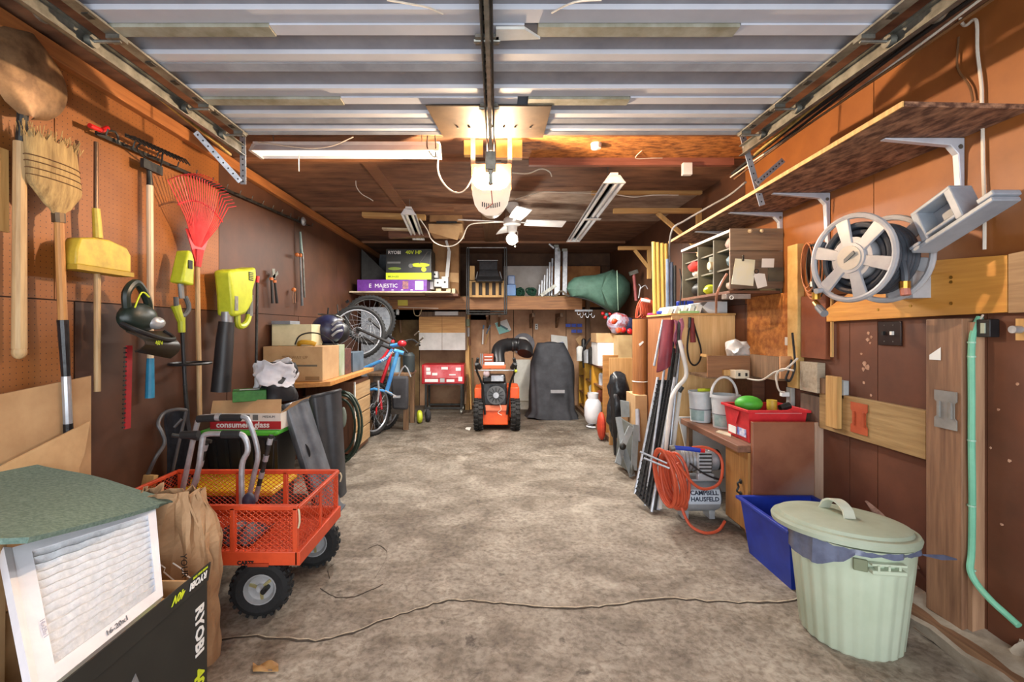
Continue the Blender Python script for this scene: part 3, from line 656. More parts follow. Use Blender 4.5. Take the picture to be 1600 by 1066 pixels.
for k in range(4): MB().bx(b.x+.0645,b.x+.066,b.y+.035,b.y+.085,b.z+.137+k*.013,b.z+.143+k*.013).build('vent_slat', lime, t)
na, nb_ = b+V((0,-.14,-.14)), WL(345,612,.10)
MB().tube([na+V((0,0,.03)), na+V((0,0,-.05))], .035, 14).build('collar', mat('silver_collar',(150,152,156),(120,122,126),metal=.4,rough=.4), t)
MB().tube([na+V((0,0,-.04)), na.lerp(nb_,.25), na.lerp(nb_,.3), na.lerp(nb_,.7), nb_], .05, 16, r2=.062).build('nozzle', mat('charcoal_nozzle',(44,44,46),(34,34,36),rough=.45), t)
t = thing('dark_pole', 'dark metal pole standing against left wall beyond the leaf blower', 'pole', tuple(WL(401,590,.05)))
stick(402,440,400,590,.05,.011,.011,'pole', darksteel, t)
stick(403,432,402,442,.05,.014,.014,'tip', redp, t)
# pruning tools
org = mat('orange_rubber', (206,120,54), (180,96,40), rough=.5)
t = thing('loppers', 'pair of black handled loppers with orange stops hung above the beige box', 'loppers', tuple(WL(428,480,.05)))
for q, (x0, x1) in enumerate(((424,426),(429,433))):
    stick(x0,436,x1,474,.05,.009,.013,'handle', black, t); stick(x0,434-q*-4,x0,438-q*-4,.055,.017,.017,'stop', org, t)
MB().beam(WL(427,420,.05), WL(428,436,.05), .006, .05, (0,1,0)).beam(WL(434,426,.05),WL(424,436,.05),.006,.03,(0,1,0)).build('blade', steel, t)
t = thing('hand_saw_hook', 'small orange tipped carabiner tool hung right of the loppers', 'hand tool', tuple(WL(459,475,.05)))
MB().tube([WL(458,453,.05),WL(457,465,.05),WL(458,474,.05),WL(461,474,.05),WL(461,462,.05),WL(460,453,.05)], .005, 6, closed=True).build('frame', mat('bronze_wire',(150,110,80),(120,84,60)), t)
MB().sph(WL(459,453,.05), .022, 10, 7).build('tip', org, t)
t = thing('long_shears', 'long handled grey shears hung high on left wall near the loft', 'shears', tuple(WL(471,478,.05)))
stick(469,402,472,478,.05,.008,.014,'handle', mat('grey_rod',(130,132,134),(90,92,94),rough=.4,metal=.5), t); stick(473,395,476,465,.06,.008,.010,'handle', steel, t)
stick(469,362,471,396,.05,.010,.016,'blade', mat('grey_green_blade',(120,140,134),(80,96,92),metal=.4,rough=.5), t)
for x, y in ((464,398),(469,399)): MB().sph(WL(x,y,.07), .02, 10, 7).build('knob', org, t)
MB().sph(WL(474,346,.06), (.02,.045,.045), 12, 8).build('pulley', alu, t)
t = thing('garden_rake_head', 'dark steel garden rake head hung above the red rake', 'rake', tuple(WL(235,235,.05)))
ga, gb = WL(196,211,.08), WL(276,246,.08)
MB().beam(ga, gb, .008, .016).build('bar', darksteel, t)
for k in range(15):
    p = ga.lerp(gb, k/14); MB().tube([p, p+V((.05,.004,-.01)), p+V((.075,.008,-.045))], .0045, 5).build('tine', darksteel, t)
MB().tube([ga.lerp(gb,.3), WL(215,235,.06), WL(248,262,.04), ga.lerp(gb,.7)], .005, 6, smooth=4).build('neck', darksteel, t)
t = thing('red_mallet', 'red and black hook tool hung on the left rail behind the yellow broom', 'hand tool', tuple(WL(160,212,.05)))
MB().tube([WL(140,196,.06), WL(158,204,.06), WL(168,200,.06)], .012, 8).build('head', redp, t)
MB().tube([WL(158,204,.06), WL(180,206,.06), WL(186,224,.05)], .006, 6, smooth=3).build('hook', darksteel, t)
MB().beam(WL(3,232,.02), WL(4,362,.02), .012, .04, (0,1,0)).build('wooden_lath', pine, label='pale wooden lath at the far left edge of the left wall', cat='lath')

# ---------------------------------------------------------------- flattened boxes against the left wall
t = thing('flattened_box', 'flattened brown cardboard boxes leaning against the left wall behind the broom handle', 'cardboard', (-1.9,2.0,0))
kb = kraft
MB().prism([(-1.93,1.55,.0),(-1.93,2.17,.0),(-1.93,2.17,1.08),(-1.93,1.55,1.03)], (.01,0,0)).build('sheet', kb, t)
MB().prism([(-1.90,1.50,.0),(-1.90,2.12,.0),(-1.965,2.12,1.06),(-1.965,1.50,1.0)], (.008,0,0)).xf(Matrix.Translation((.02,-.02,0))).build('sheet', mat('light_kraft',(210,172,124),(190,152,106),rough=.85), t)
MB().prism([(-1.87,1.70,.78),(-1.87,2.10,.88),(-1.86,2.06,.74),(-1.85,1.98,.60),(-1.85,1.68,.58)], (.008,0,0)).build('flap', mat('light_kraft',(210,172,124)), t)
MB().bx(-1.955,-1.93,1.5,1.9,.0,1.04).build('dark_sheet', mat('dark_speckled_board',(70,44,34),(50,30,24),rough=.7,scale=30), label='dark speckled board edge behind the flattened boxes at far left', cat='board')
# ---------------------------------------------------------------- foreground pile at left
felt = mat('dark_green_felt', (118,140,130), (78,102,93), rough=.95, scale=90, detail=6, lo=.3, hi=.7, bump=.3)
tipP, farL, nearL = P(272,781,1.80), V((-1.97,1.80,.80)), V((-1.97,1.05,.80))
mid = P(60,842,1.20); A0, A1 = P(100,835,1.25), None
t = MB()
def slab(u, v):     # u: left->right tip, v: near->far
    near = V((-1.97,1.02,.79)).lerp(P(40,848,1.22), min(1,u/.62)) if u < .62 else P(40,848,1.22).lerp(tipP+V((0,-.02,0)), (u-.62)/.38)
    far = V((-1.97,1.86,.775)).lerp(tipP, u)
    p = near.lerp(far, v); p.z += .012*math.sin(PI*v)*(1-u) - .006*math.sin(u*9); return p
gs = MB().sheet(slab, 24, 8, .016).build('green_felt_sheet', felt, label='stiff dark green felt sheet lying on the pile at left foreground', cat='felt sheet')
# white pleated furnace filter
TL, TR, BR, BL = P(18,856,1.34), P(243,792,1.72), P(255,931,1.46), P(64,1085,1.06)
t = thing('furnace_filter', 'white pleated air filter leaning on the boxes at left foreground', 'air filter', tuple(BL))
n_ = (TR-TL).cross(BL-TL).normalized()
if n_.x < 0: n_ = -n_
def q(u, v, h=0.0): return TL.lerp(TR, u).lerp(BL.lerp(BR, u), v)+n_*h
cardw = mat('filter_card_frame', (238,238,244), (222,222,230), rough=.7)
pleat = mat('filter_pleat_fibre', (226,228,232), (196,200,206), rough=.95, scale=60, bump=.4, lo=.25, hi=.7)
def plsh(u, v):
    U = .10+.84*u; Vv = .07+.84*v; ph = (v*13) % 1.0; return q(U, Vv, -.016+.013*abs(2*ph-1)*1.0+.002*math.sin(u*30+v*9))
MB().sheet(plsh, 24, 104, .002).build('pleated_media', pleat, t)
def bar(u0, u1, v0, v1, nm): return MB().hexa([q(u0,v0,-.03),q(u1,v0,-.03),q(u1,v1,-.03),q(u0,v1,-.03),q(u0,v0,0),q(u1,v0,0),q(u1,v1,0),q(u0,v1,0)]).build(nm, cardw, t)
bar(0,.105,0,1,'frame_side'); bar(.93,1,0,1,'frame_side'); bar(.105,.93,0,.075,'frame_side'); bar(.105,.93,.905,1,'frame_side')
MB().hexa([q(0,0,-.032),q(-.06,0,-.02),q(-.06,1,-.02),q(0,1,-.032),q(0,0,.001),q(-.05,0,.012),q(-.05,1,.012),q(0,1,.001)]).build('frame_edge', cardw, t)
greyink = mat('grey_ink', (96,96,104), (86,86,94))
ux = (BR-BL).normalized(); vy = (TL-BL).normalized()
text('16-20x1', .024, q(.46,.972,.001), ux, vy, greyink, t)
text('16x20x1', .018, q(.07,.60,.001), vy*-1, ux, mat('pale_ink',(190,190,206)), t)
# tall black tool carton: right face in the plane x = XB
XB = -1.0
def face(py_, D): return None
t = thing('tool_carton', 'tall black tool carton with lime print and open flap at left foreground', 'box', (-1.3,1.25,0))
cartb = mat('black_carton_print', (36,38,36), (30,31,30), rough=.5)
zt = .445; XR = -.985; Y0, Y1 = 1.0, 1.56
MB().bx(XR-.008,XR,Y0,Y1,0,zt).build('side_panel', cartb, t)
MB().bx(XR-.5,XR-.008,Y1-.008,Y1,0,zt).build('back_panel', kraft, t)
MB().bx(XR-.5,XR-.49,Y0,Y1,0,zt).build('side_panel', kraft, t)
MB().bx(XR-.5,XR-.008,Y0,Y0+.008,0,zt-.06).build('front_panel', cartb, t)
fl0 = [(XR,Y0,zt),(XR,Y1,zt),(XR-.004,Y1+.02,zt+.052),(XR-.004,Y0,zt+.052)]
flap = quadbox(fl0, .005, 'flap', cartb, t)
quadbox([(XR-.012,Y0,zt-.002),(XR-.012,Y1,zt-.002),(XR-.016,Y1,zt+.004),(XR-.016,Y0,zt+.004)], .002, 'fold_edge', kraft, t)
fx_ = (V(fl0[1])-V(fl0[0])).normalized(); fy_ = (V(fl0[2])-V(fl0[1])).normalized()
# lettering on the carton: reads upside-down to us along the flap, downward along the far edge of the side
text('RYOBI', .058, (XR+.001,1.50,.385), (0,0,-1), (0,1,0), whiteink, t, bold=.0018)
text('40V', .068, (XR+.001,1.495,.175), (0,0,-1), (0,1,0), limeink, t, bold=.002)
text('RYOBI', .030, V(fl0[1])+fx_*-.02+fy_*.038+V((.007,0,.002)), -fx_, -fy_, whiteink, t, bold=.001)
text('40V', .034, V(fl0[1])+fx_*-.13+fy_*.040+V((.007,0,.002)), -fx_, -fy_, limeink, t, bold=.001)
text('MORE RUN TIME', .010, V(fl0[1])+fx_*-.02+fy_*.052+V((.007,0,.002)), -fx_, -fy_, limeink, t)
text('550 CFM', .052, (XR+.001,1.16,.36), (0,0,-1), (0,1,0), limeink, t, bold=.0015)
text('MAX BLOWER', .022, (XR+.001,1.135,.36), (0,0,-1), (0,1,0), limeink, t)
MB().bx(XR,XR+.001,1.075,1.08,.0,.36).build('print_line', limeink, t)
pg = MB().prism([(XR,1.22,.33),(XR,1.25,.36),(XR,1.34,.12),(XR,1.30,.06)], (.001,0,0)).build('printed_picture', mat('print_grey',(150,152,156),(90,92,96)), t)
MB().prism([(XR,1.34,.16),(XR,1.38,.20),(XR,1.40,.13),(XR,1.37,.05),(XR,1.33,.06)], (.001,0,0)).build('printed_picture', limeink, t)
MB().prism([(XR-.5+.5,1.0,.30),(XR,1.03,.36),(XR,1.06,.34),(XR,1.02,.26)], (.001,0,0)).build('printed_picture', limeink, t)
lc = thing('lime_carton', 'kraft carton with lime print standing inside the open black tool carton', 'box', (-1.2,1.3,.3))
MB().hexa([(-1.24,1.06,.0),(-1.02,1.06,.0),(-1.02,1.5,.0),(-1.24,1.5,.0),(-1.24,1.06,.36),(-1.02,1.06,.36),(-1.02,1.5,.42),(-1.24,1.5,.42)]).build('carton', kraft, lc, bevel=.003)
zl = lambda y: .361+.06*(y-1.06)/.44
for (ya, yb) in ((1.07,1.16),(1.36,1.44)):
    MB().hexa([(-1.22,ya,zl(ya)),(-1.03,ya,zl(ya)),(-1.03,yb,zl(yb)),(-1.22,yb,zl(yb)),(-1.22,ya,zl(ya)+.002),(-1.03,ya,zl(ya)+.002),(-1.03,yb,zl(yb)+.002),(-1.22,yb,zl(yb)+.002)]).build('lime_print', limeink, lc)
# plain kraft box at far left edge holding the pile up
t = thing('kraft_box', 'large plain kraft box with black print at the far left foreground', 'box', (-1.5,1.0,0))
MB().hexa([(-1.95,.99,0),(-1.385,.99,0),(-1.44,1.34,0),(-1.95,1.34,0),(-1.95,.99,.70),(-1.36,.99,.70),(-1.43,1.34,.70),(-1.95,1.34,.70)]).build('carton', kraft, t, bevel=.004)
text('al', .05, (-1.52,.988,.47), (1,0,0), (0,0,1), blackink, t); text('cardboard', .04, (-1.62,.988,.60), (1,0,0), (0,0,1), blackink, t)
MB().tube([(-1.42,.988,.34),(-1.39,.988,.36),(-1.37,.988,.33),(-1.40,.988,.30)], .005, 6, smooth=4).build('print_mark', blackink, t)
# crumpled paper yard waste bag behind the filter
t = thing('paper_bag', 'crumpled kraft paper yard bag standing between filter and orange cart', 'paper bag', (-1.28,1.75,0))
pm = mat('crumpled_kraft_paper', (186,150,112), (150,114,80), rough=.8, scale=5, bump=.3)
from mathutils import noise as NZ
def bag(u, v):
    a = v*2*PI; sx = abs(math.cos(a))**.6*math.copysign(1, math.cos(a)); sy = abs(math.sin(a))**.6*math.copysign(1, math.sin(a))
    k = 1 if u < .7 else 1-.55*((u-.7)/.3)
    z = .665*u; nn = NZ.noise(V((sx*4+u*3, sy*4, u*5))); n2 = abs(NZ.noise(V((sx*7, sy*6+2, u*3+9))))
    return (-1.275+.175*sx*(1 if u<.7 else 1-.35*(u-.7)/.3)*(1+.08*nn)-.05*n2*u, 1.80+.065*sy*k+.05*nn*u+.05*n2*u, z+.02*nn*(u>.8))
MB().sheet(bag, 30, 56, .002).build('bag', pm, t, flat=True)
for (a, b) in (((-1.08,1.60,.56),(-1.14,1.605,.34)),((-1.12,1.60,.60),(-1.26,1.61,.50))):
    pass
inkp = [(-1.19,.36),(-1.16,.43),(-1.13,.40),(-1.05,.34),(-1.08,.27)]
m = MB().tube([P(250,882,1.69),P(258,888,1.69),P(256,894,1.69),P(282,916,1.69),P(278,930,1.69)], .0025, 5).tube([P(270,880,1.69),P(285,890,1.69),P(286,896,1.69),P(304,908,1.69)], .0025, 5)
m.build('printed_outline', whiteink, t, kind='stuff')
text('YOUR LEAF', .034, P(282,866,1.68), (0,.1,-1), (1,.0,.1), blackink, t)

# ---------------------------------------------------------------- orange mesh garden cart
t = thing('garden_cart', 'orange mesh sided steel garden cart with knobbly black tyres', 'cart', (-1.29,2.27,0), .0)
x0, x1, y0, y1, zb, ztop = -1.76, -.872, 2.02, 2.525, .285, .515
om = orangem
def rail_(nm, a, b, w=.022): return MB().beam(a, b, w, w).build(nm, om, t, bevel=.003)
tray = MB().bx(x0, x1, y0, y1, zb-.004, zb).build('bed_floor', om, t)
for nm, a, b, c, d in (('bed_side',x0,x1,y0-.012,y0+.012),('bed_side',x0,x1,y1-.012,y1+.012),('bed_side',x1-.012,x1+.012,y0-.012,y1+.012),('bed_side',x0-.012,x0+.012,y0,y1)):
    MB().bx(a, b, c, d, zb-.022, zb+.038).build(nm, om, t, bevel=.003)
def diamond(nm, o, ex, ey, L_, Hh, w=.03, h=.022, r=.0012):
    """expanded mesh over the rectangle o + s*ex + z*ey"""
    m = MB(); o = V(o); ex = V(ex); ey = V(ey); sl = h/w
    for sg in (1, -1):
        s = -Hh/sl
        while s < L_+Hh/sl:
            # line z = sg*sl*(x-s) for 0<z<H
            xa, xb = (s, s+Hh/sl) if sg > 0 else (s+Hh/sl, s)
            za, zb_ = 0, Hh
            def clip(xa, za, xb, zb_):
                if max(xa, xb) <= 0 or min(xa, xb) >= L_: return None
                pts = []
                for (x, z, x2, z2) in ((xa,za,xb,zb_),(xb,zb_,xa,za)):
                    if x < 0: z = z+(z2-z)*(0-x)/(x2-x); x = 0
                    if x > L_: z = z+(z2-z)*(L_-x)/(x2-x); x = L_
                    pts.append((x, z))
                return pts
            c = clip(xa, za, xb, zb_)
            if c and (V(c[0])-V(c[1])).length > .004:
                m.beam(o+ex*c[0][0]+ey*c[0][1], o+ex*c[1][0]+ey*c[1][1], r*2.4, r, ex.cross(ey))
            s += w
    return m.build(nm, om, t, flat=True, kind='stuff')
diamond('mesh_panel', (x0,y0,zb+.035), (1,0,0), (0,0,1), x1-x0, ztop-zb-.045)
diamond('mesh_panel', (x0,y1,zb+.035), (1,0,0), (0,0,1), x1-x0, ztop-zb-.045)
diamond('mesh_panel', (x0,y0,zb+.035), (0,1,0), (0,0,1), y1-y0, ztop-zb-.045)
# end gate leans outwards a little, mesh floor
diamond('mesh_floor', (x0,y0,zb+.006), (1,0,0), (0,1,0), x1-x0, y1-y0, .04, .03, .0015)
for yy in (y0, y1):
    rail_('top_rail', (x0,yy,ztop), (x1,yy,ztop))
    for xx in (x0+.02, x0+.34, x0+.60, x1-.012): rail_('post', (xx,yy,zb+.03), (xx,yy,ztop))
for xx in (x0, x1):
    rail_('end_rail', (xx,y0,ztop-(.0 if xx==x0 else .004)), (xx,y1,ztop), .018)
diamond('mesh_panel', (x1,y0+.01,zb+.035), (0,1,0), (0,0,1), y1-y0-.02, ztop-zb-.05, .045, .033)
rail_('post', (x1,(y0+y1)/2,zb+.03), (x1,(y0+y1)/2,ztop), .014)
text('CARTS', .024, (-1.135,y0-.0135,.268), (1,0,0), (0,0,1), blackink, t, bold=.001)
MB().box((x1-.17,y0-.016,.268), (.09,.006,.014)).build('latch_slot', mat('dark_orange',(170,60,26)), t)
MB().tube([(x1+.005,y0-.012,.51),(x1+.012,y0-.02,.50),(x1+.014,y0-.02,.46),(x1+.005,y0-.014,.43)], .004, 6, smooth=3).build('latch_pin', mat('pale_yellow_wire',(220,206,170)), t)
MB().tube([(x1+.01,y1,.51),(x1+.02,y1,.49),(x1+.012,y1,.46)], .004, 6, smooth=3).build('latch_pin', mat('pale_yellow_wire',(220,206,170)), t)
rim = mat('grey_wheel_hub', (186,188,190), (140,142,144), rough=.35, metal=.3)
def cart_wheel(c, ax, R=.128, wd=.085):
    c = V(c); ax = V(ax).normalized()
    w_ = MB().lathe([(R*.52,-wd*.42),(R*.78,-wd*.52),(R*.93,-wd*.42),(R*.99,-wd*.15),(R*.99,wd*.15),(R*.93,wd*.42),(R*.78,wd*.52),(R*.52,wd*.42)], c, ax, 28, True).build('tyre', rubber, t)
    qd = ax.to_track_quat('Z','Y').to_matrix(); m = MB()
    for k in range(22):
        a = 2*PI*k/22
        for s_, off in ((-1,0),(1,.5),(0,.25)):
            aa = a+off*2*PI/22; rr_ = R*(1.0 if s_ == 0 else .96)
            p = c+qd@V((rr_*math.cos(aa), rr_*math.sin(aa), s_*wd*.33)); m.box(p, (.014,.015,.022), qd@Euler((0,0,aa)).to_matrix())
    m.build('tread_block', rubber, w_, kind='stuff', flat=True)
    h_ = MB().lathe([(0,-wd*.30),(R*.14,-wd*.34),(R*.16,-wd*.22),(R*.30,-wd*.18),(R*.42,-wd*.22),(R*.50,-wd*.44),(R*.54,-wd*.44),(R*.54,wd*.44),(R*.3,wd*.2),(0,wd*.2)], c, ax, 24).build('hub', rim, t)
    m = MB()
    for k in range(3):
        a = k*2*PI/3+.4; p = c+qd@V((R*.3*math.cos(a), R*.3*math.sin(a), -wd*.19)); m.beam(c+qd@V((R*.12*math.cos(a), R*.12*math.sin(a), -wd*.26)), c+qd@V((R*.4*math.cos(a), R*.4*math.sin(a), -wd*.24)), .012, .008, ax)
    m.build('spoke', mat('brass_hub_plate',(180,170,120),(140,130,90),metal=.5,rough=.4), h_, kind='stuff')
for (cx_, cy_) in ((-1.07,2.095),(-1.0,2.53)):
    cart_wheel((cx_,cy_,.128), (-.18,1,0))
for (cx_, cy_) in ((-1.62,2.06),(-1.62,2.50)): cart_wheel((cx_,cy_,.128), (0,1,0))
for xx in (-1.04,-1.62):
    MB().cyl((xx,2.04,.128),(xx,2.48,.128),.012).build('axle', darksteel, t)
    MB().beam((xx,2.12,.135),(xx,2.12,.27),.02,.03).beam((xx,2.40,.135),(xx,2.40,.27),.02,.03).beam((xx,2.1,.26),(xx,2.42,.26),.03,.02).build('axle_bracket', om, t)

# aluminium walker folded in the cart
t = thing('walking_frame', 'folded aluminium walking frame with black grips standing in the orange cart', 'walking frame', (-1.35,2.3,.29))
def tb(pts, r, nm, m_, sm=5, n=10): return MB().tube(pts, r, n, smooth=sm).build(nm, m_, t)
d1, d2 = 2.42, 2.22
tb([P(283,776,d1),P(294,724,d1),P(308,662,d1),P(316,652,d1),P(345,651,d1),P(378,651,d1),P(390,662,d1),P(403,708,d1),P(396,745,d1),P(388,782,d1)], .013, 'frame_tube', alu, 4)
tb([P(292,788,d2),P(309,738,d2),P(316,690,d2),P(322,679,d2),P(350,678,d2),P(374,678,d2),P(384,687,d2),P(387,705,d2),P(378,728,d2),P(378,788,d2)], .013, 'frame_tube', alu, 4)
tb([P(309,655,d1-.01),P(345,653,d1-.01),P(376,653,d1-.01)], .019, 'grip', rubber, 3); tb([P(284,680,d2),P(310,679,d2)], .019, 'grip', rubber, 3); tb([P(347,679,d2-.01),P(374,679,d2-.01)], .019, 'grip', rubber, 3)
MB().tube([P(338,652,d1-.012),P(345,652,d1-.012)], .021, 12).build('grip_ring', alu, t)
for (a, b, c, d, D) in ((322,690,296,790,2.3),(424,680,398,785,2.5)):
    p0, p1 = P(a,b,D), P(c,d,D)
    MB().tube([p0, p1], .012, 10).build('leg', darksteel, t)
    for f in (.05,.30,.55): MB().tube([p0.lerp(p1,f), p0.lerp(p1,f+.09)], .0145, 10).build('leg_sleeve', alu, t)
    MB().tube([p0.lerp(p1,.75), p0.lerp(p1,.98)], .013, 10).build('leg_end', alu, t)
MB().tube([P(268,680,2.25),P(300,684,2.3),P(330,690,2.3)], .010, 8).build('cross_bar', darksteel, t)
MB().sph(P(389,783,2.2), (.03,.03,.04)).build('joint', mat('dark_blue_joint',(50,44,70)), t)
# stuff lying on the cart bed
MB().sheet(lambda u, v: (-1.35+.22*u, 2.12+.22*v, .30+.05*math.sin(PI*u)*math.sin(PI*v)+.01*math.sin(u*20)), 12, 8, .006).build('dark_purple_bag', mat('purple_nylon',(40,30,50),(26,20,34),rough=.6,scale=12), label='crumpled dark purple bag lying on the bed of the orange cart', cat='bag')
# scoop with bent grey handle and wooden grip block
t = thing('snow_scoop', 'bent grey tubular handle with wooden block behind the green felt sheet', 'snow scoop', (-1.75,2.5,0))
gt = mat('grey_painted_tube', (96,94,94), (68,66,66), rough=.5, metal=.3)
MB().tube([P(231,742,2.45),P(243,716,2.45),P(257,693,2.5),P(253,676,2.5),P(247,662,2.5),P(256,646,2.55),P(275,640,2.6),P(291,641,2.65)], .010, 8, smooth=5).build('handle', gt, t)
MB().beam(P(229,772,2.43), P(236,742,2.45), .06, .035, (0,1,0)).build('handle_block', pine, t, bevel=.004)
MB().tube([P(291,641,2.65),P(280,690,2.65),P(270,735,2.65),P(262,765,2.65)], .009, 8, smooth=4).build('handle', gt, t)
MB().tube([P(284,655,2.62),P(272,668,2.6)], .008, 8).build('cross_rod', gt, t)
MB().bx(-1.80,-1.62,2.42,2.46,0,.28).build('blade', darksteel, t, bevel=.01)
MB().sheet(lambda u, v: P(258+34*u+6*math.sin(v*3), 640+125*v, 2.72+.05*math.sin(u*PI)), 10, 14, .02).noise(.012,9).build('folded_black_cover', blackcloth, label='black fabric cover hanging folded beside the bent grey handle', cat='fabric cover')

# ---------------------------------------------------------------- totes and boxes in front of the left bench
t = thing('storage_tote', 'black storage tote with bright green lid under the printed glass carton', 'tote', (-1.68,3.2,0))
tx0, tx1, ty0, ty1 = -1.93, -1.455, 3.02, 3.40
MB().hexa([(tx0+.05,ty0+.04,.08),(tx1-.05,ty0+.04,.08),(tx1-.05,ty1-.04,.08),(tx0+.05,ty1-.04,.08),(tx0,ty0,.60),(tx1,ty0,.60),(tx1,ty1,.60),(tx0,ty1,.60)]).build('tub', black, t, bevel=.01)
for k in range(6): MB().beam((tx0+.10+k*.075,ty0+.034,.10),(tx0+.07+k*.082,ty0-.006,.57),.02,.012,(0,1,0)).build('rib', mat('black_gloss',(40,42,44),(28,30,32),rough=.3), t)
MB().bx(tx0-.02,tx1+.02,ty0-.02,ty1+.02,.60,.635).build('lid', greenb, t, bevel=.012)
MB().bx(-1.93,-1.40,3.02,3.40,0,.079).build('low_crate', darksteel, label='low dark crate under the black tote with green lid', cat='crate')
t = thing('glass_carton', 'white and red printed glass carton with open flaps on the green lid', 'box', (-1.68,3.2,.636))
MB().bx(-1.89,-1.425,3.03,3.38,.636,.745).build('carton', mat('white_printed_card',(226,220,210),(212,206,196),rough=.7), t, bevel=.002)
MB().bx(-1.891,-1.424,3.026,3.032,.640,.692).build('red_band', mat('red_print',(176,30,36),(160,26,32)), t)
text('consumers glass', .054, (-1.85,3.0255,.652), (1,0,0), (0,0,1), whiteink, t, bold=.0012, squeeze=1.0)
text('MEDIUM', .022, (-1.545,3.0285,.715), (1,0,0), (0,0,1), blackink, t)
for k in range(3):
    MB().bx(-1.72+k*.055,-1.685+k*.055,3.027,3.03,.700,.735).build('printed_jar', mat('grey_print',(110,110,108)), t)
MB().prism([(-1.89,3.03,.745),(-1.425,3.03,.745),(-1.44,3.07,.83),(-1.90,3.07,.82)], (0,.003,.002)).build('flap', kraft, t)
MB().prism([(-1.425,3.03,.745),(-1.425,3.38,.745),(-1.36,3.36,.81),(-1.36,3.05,.81)], (.003,0,.004)).build('flap', kraft, t)
t = thing('green_carton', 'small green and white carton lying on the open glass carton', 'box', (-1.74,3.1,.81))
R_ = Euler((0,.05,.5)); MB().box((-1.68,3.12,.855),(.20,.16,.07),(0,0,.5)).build('carton', mat('green_print_card',(60,130,52),(44,104,38),scale=20), t, bevel=.003)
MB().box((-1.68,3.12,.892),(.12,.03,.002),(0,0,.5)).build('printed_band', whiteink, t)
t = thing('cloth_bag', 'black bag with white cloth top slumped on the glass carton', 'bag', (-1.53,3.22,.80))
def cb(u, v, top=False):
    a = v*2*PI; r = .105+.02*math.sin(3*a)+.015*math.sin(u*9+a*2); return (-1.53+r*math.cos(a)+.0*u, 3.2+r*.8*math.sin(a), .805+.26*u)
MB().sheet(lambda u, v: cb(u, v), 12, 26, .006).build('bag_body', mat('black_bag_nylon',(40,40,44),(28,28,30)), t)
MB().sheet(lambda u, v: V(cb(.42+.62*u+.08*math.sin(v*11), v))+V((.018*math.cos(v*2*PI)-.02, .018*math.sin(v*2*PI)-.01, 0)), 20, 56, .006).noise(.028,11).noise(.014,27).build('cloth_cuff', mat('white_cloth',(220,220,224),(196,196,202),rough=.9,bump=.2), t, flat=False)
# grey moulded panels with hand hole
gm = mat('grey_moulded_plastic', (104,110,118), (78,84,92), rough=.4, scale=8)
gm2 = mat('charcoal_moulded_plastic', (62,64,68), (46,48,52), rough=.45, scale=8)
def mould(name, label, cs, D0, D1, m_, hole=True, grp=None):
    # profile runs across x (px) with bent flange; from top row to bottom row
    t = thing(name, label, 'moulded panel', tuple(P(cs[-1][0],745,D0)))
    def fn(u, v):
        (xa, xb, y) = cs[0]; (xc, xd, y2) = cs[1]
        xl = xa+(xc-xa)*v; xr_ = xb+(xd-xb)*v; b_ = .09*math.sin(PI*u)**.7+.02*math.sin(PI*3*u)
        yy = (y+(y2-y)*v) - (12*u*(1-v)); D = D0+(D1-D0)*u
        p = P(xl+(xr_-xl)*u, yy, D-b_); p.z = max(p.z, .004); return p
    g = MB().sheet(fn, 18, 14, .012).build('shell', m_, t)
    MB().tube([V(fn(i/18, 0)) for i in range(19)], .014, 8).build('rim', m_, t)
    if hole:
        c = V(fn(.42,.40))+V((0,-.008,0)); d = V(fn(.42,.52))-V(fn(.42,.30)); d.normalize()
        e = V((1,0,0))
        MB().prism([c+d*(.05*math.cos(a))+e*(.022*math.sin(a)) for a in [k*PI/8 for k in range(16)]], (0,-.006,0)).build('hand_hole', blackink, t)
    return t
mould('moulded_panel', 'grey moulded plastic shell with oval hand hole leaning beside the tote', [(441,480,636),(496,540,812)], 3.16, 3.38, gm)
mould('moulded_panel', 'charcoal moulded plastic shell behind the one with the hand hole', [(480,532,622),(504,542,800)], 3.50, 3.66, gm2, False)
# yellow lidded tote low behind cart
t = thing('yellow_lid_tote', 'dark tote with yellow lid low on the floor behind the orange cart', 'tote', (-1.5,2.8,0))
MB().hexa([(-1.88,2.68,0),(-1.34,2.68,0),(-1.34,2.97,0),(-1.88,2.97,0),(-1.91,2.66,.33),(-1.31,2.66,.33),(-1.31,2.985,.33),(-1.91,2.985,.33)]).build('tub', black, t, bevel=.008)
MB().bx(-1.925,-1.295,2.65,2.99,.33,.365).build('lid', mat('dandelion_plastic',(222,180,24),(190,150,18),rough=.45), t, bevel=.012)

# ---------------------------------------------------------------- left bench with drawers
t = thing('workbench', 'old wooden workbench top along the left wall with drawer unit under it', 'workbench', (-1.7,4.55,0))
topw = wood('amber_bench_top', (206,146,76), (164,106,48), 0, col3=(150,96,50))
MB().prism([(-1.98,3.78,.815),(-1.62,3.78,.815),(-1.41,3.90,.815),(-1.42,5.32,.815),(-1.98,5.32,.815)], (0,0,.042)).build('bench_top', topw, t, bevel=.005)
MB().bx(-1.96,-1.90,3.85,3.91,0,.815).bx(-1.96,-1.90,5.2,5.26,0,.815).build('bench_legs', oldwood, t, kind='stuff')
MB().bx(-1.96,-1.5,3.9,4.7,.60,.62).build('shelf', oldwood, t)
du = MB().bx(-1.96,-1.47,4.70,5.26,.02,.76).build('drawer_unit', wood('reddish_drawer_side',(120,80,56),(88,56,38),2), t)
zz = [.06,.235,.40,.56,.735]
fr = wood('pale_drawer_front', (190,158,116), (156,124,86), 1)
for k in range(4):
    MB().bx(-1.47,-1.448,4.70,5.26,zz[k]+.008,zz[k+1]-.008).build('drawer', fr, t, bevel=.002)
MB().bx(-1.458,-1.444,4.695,4.71,.02,.76).build('edge_strip', paperw, t)
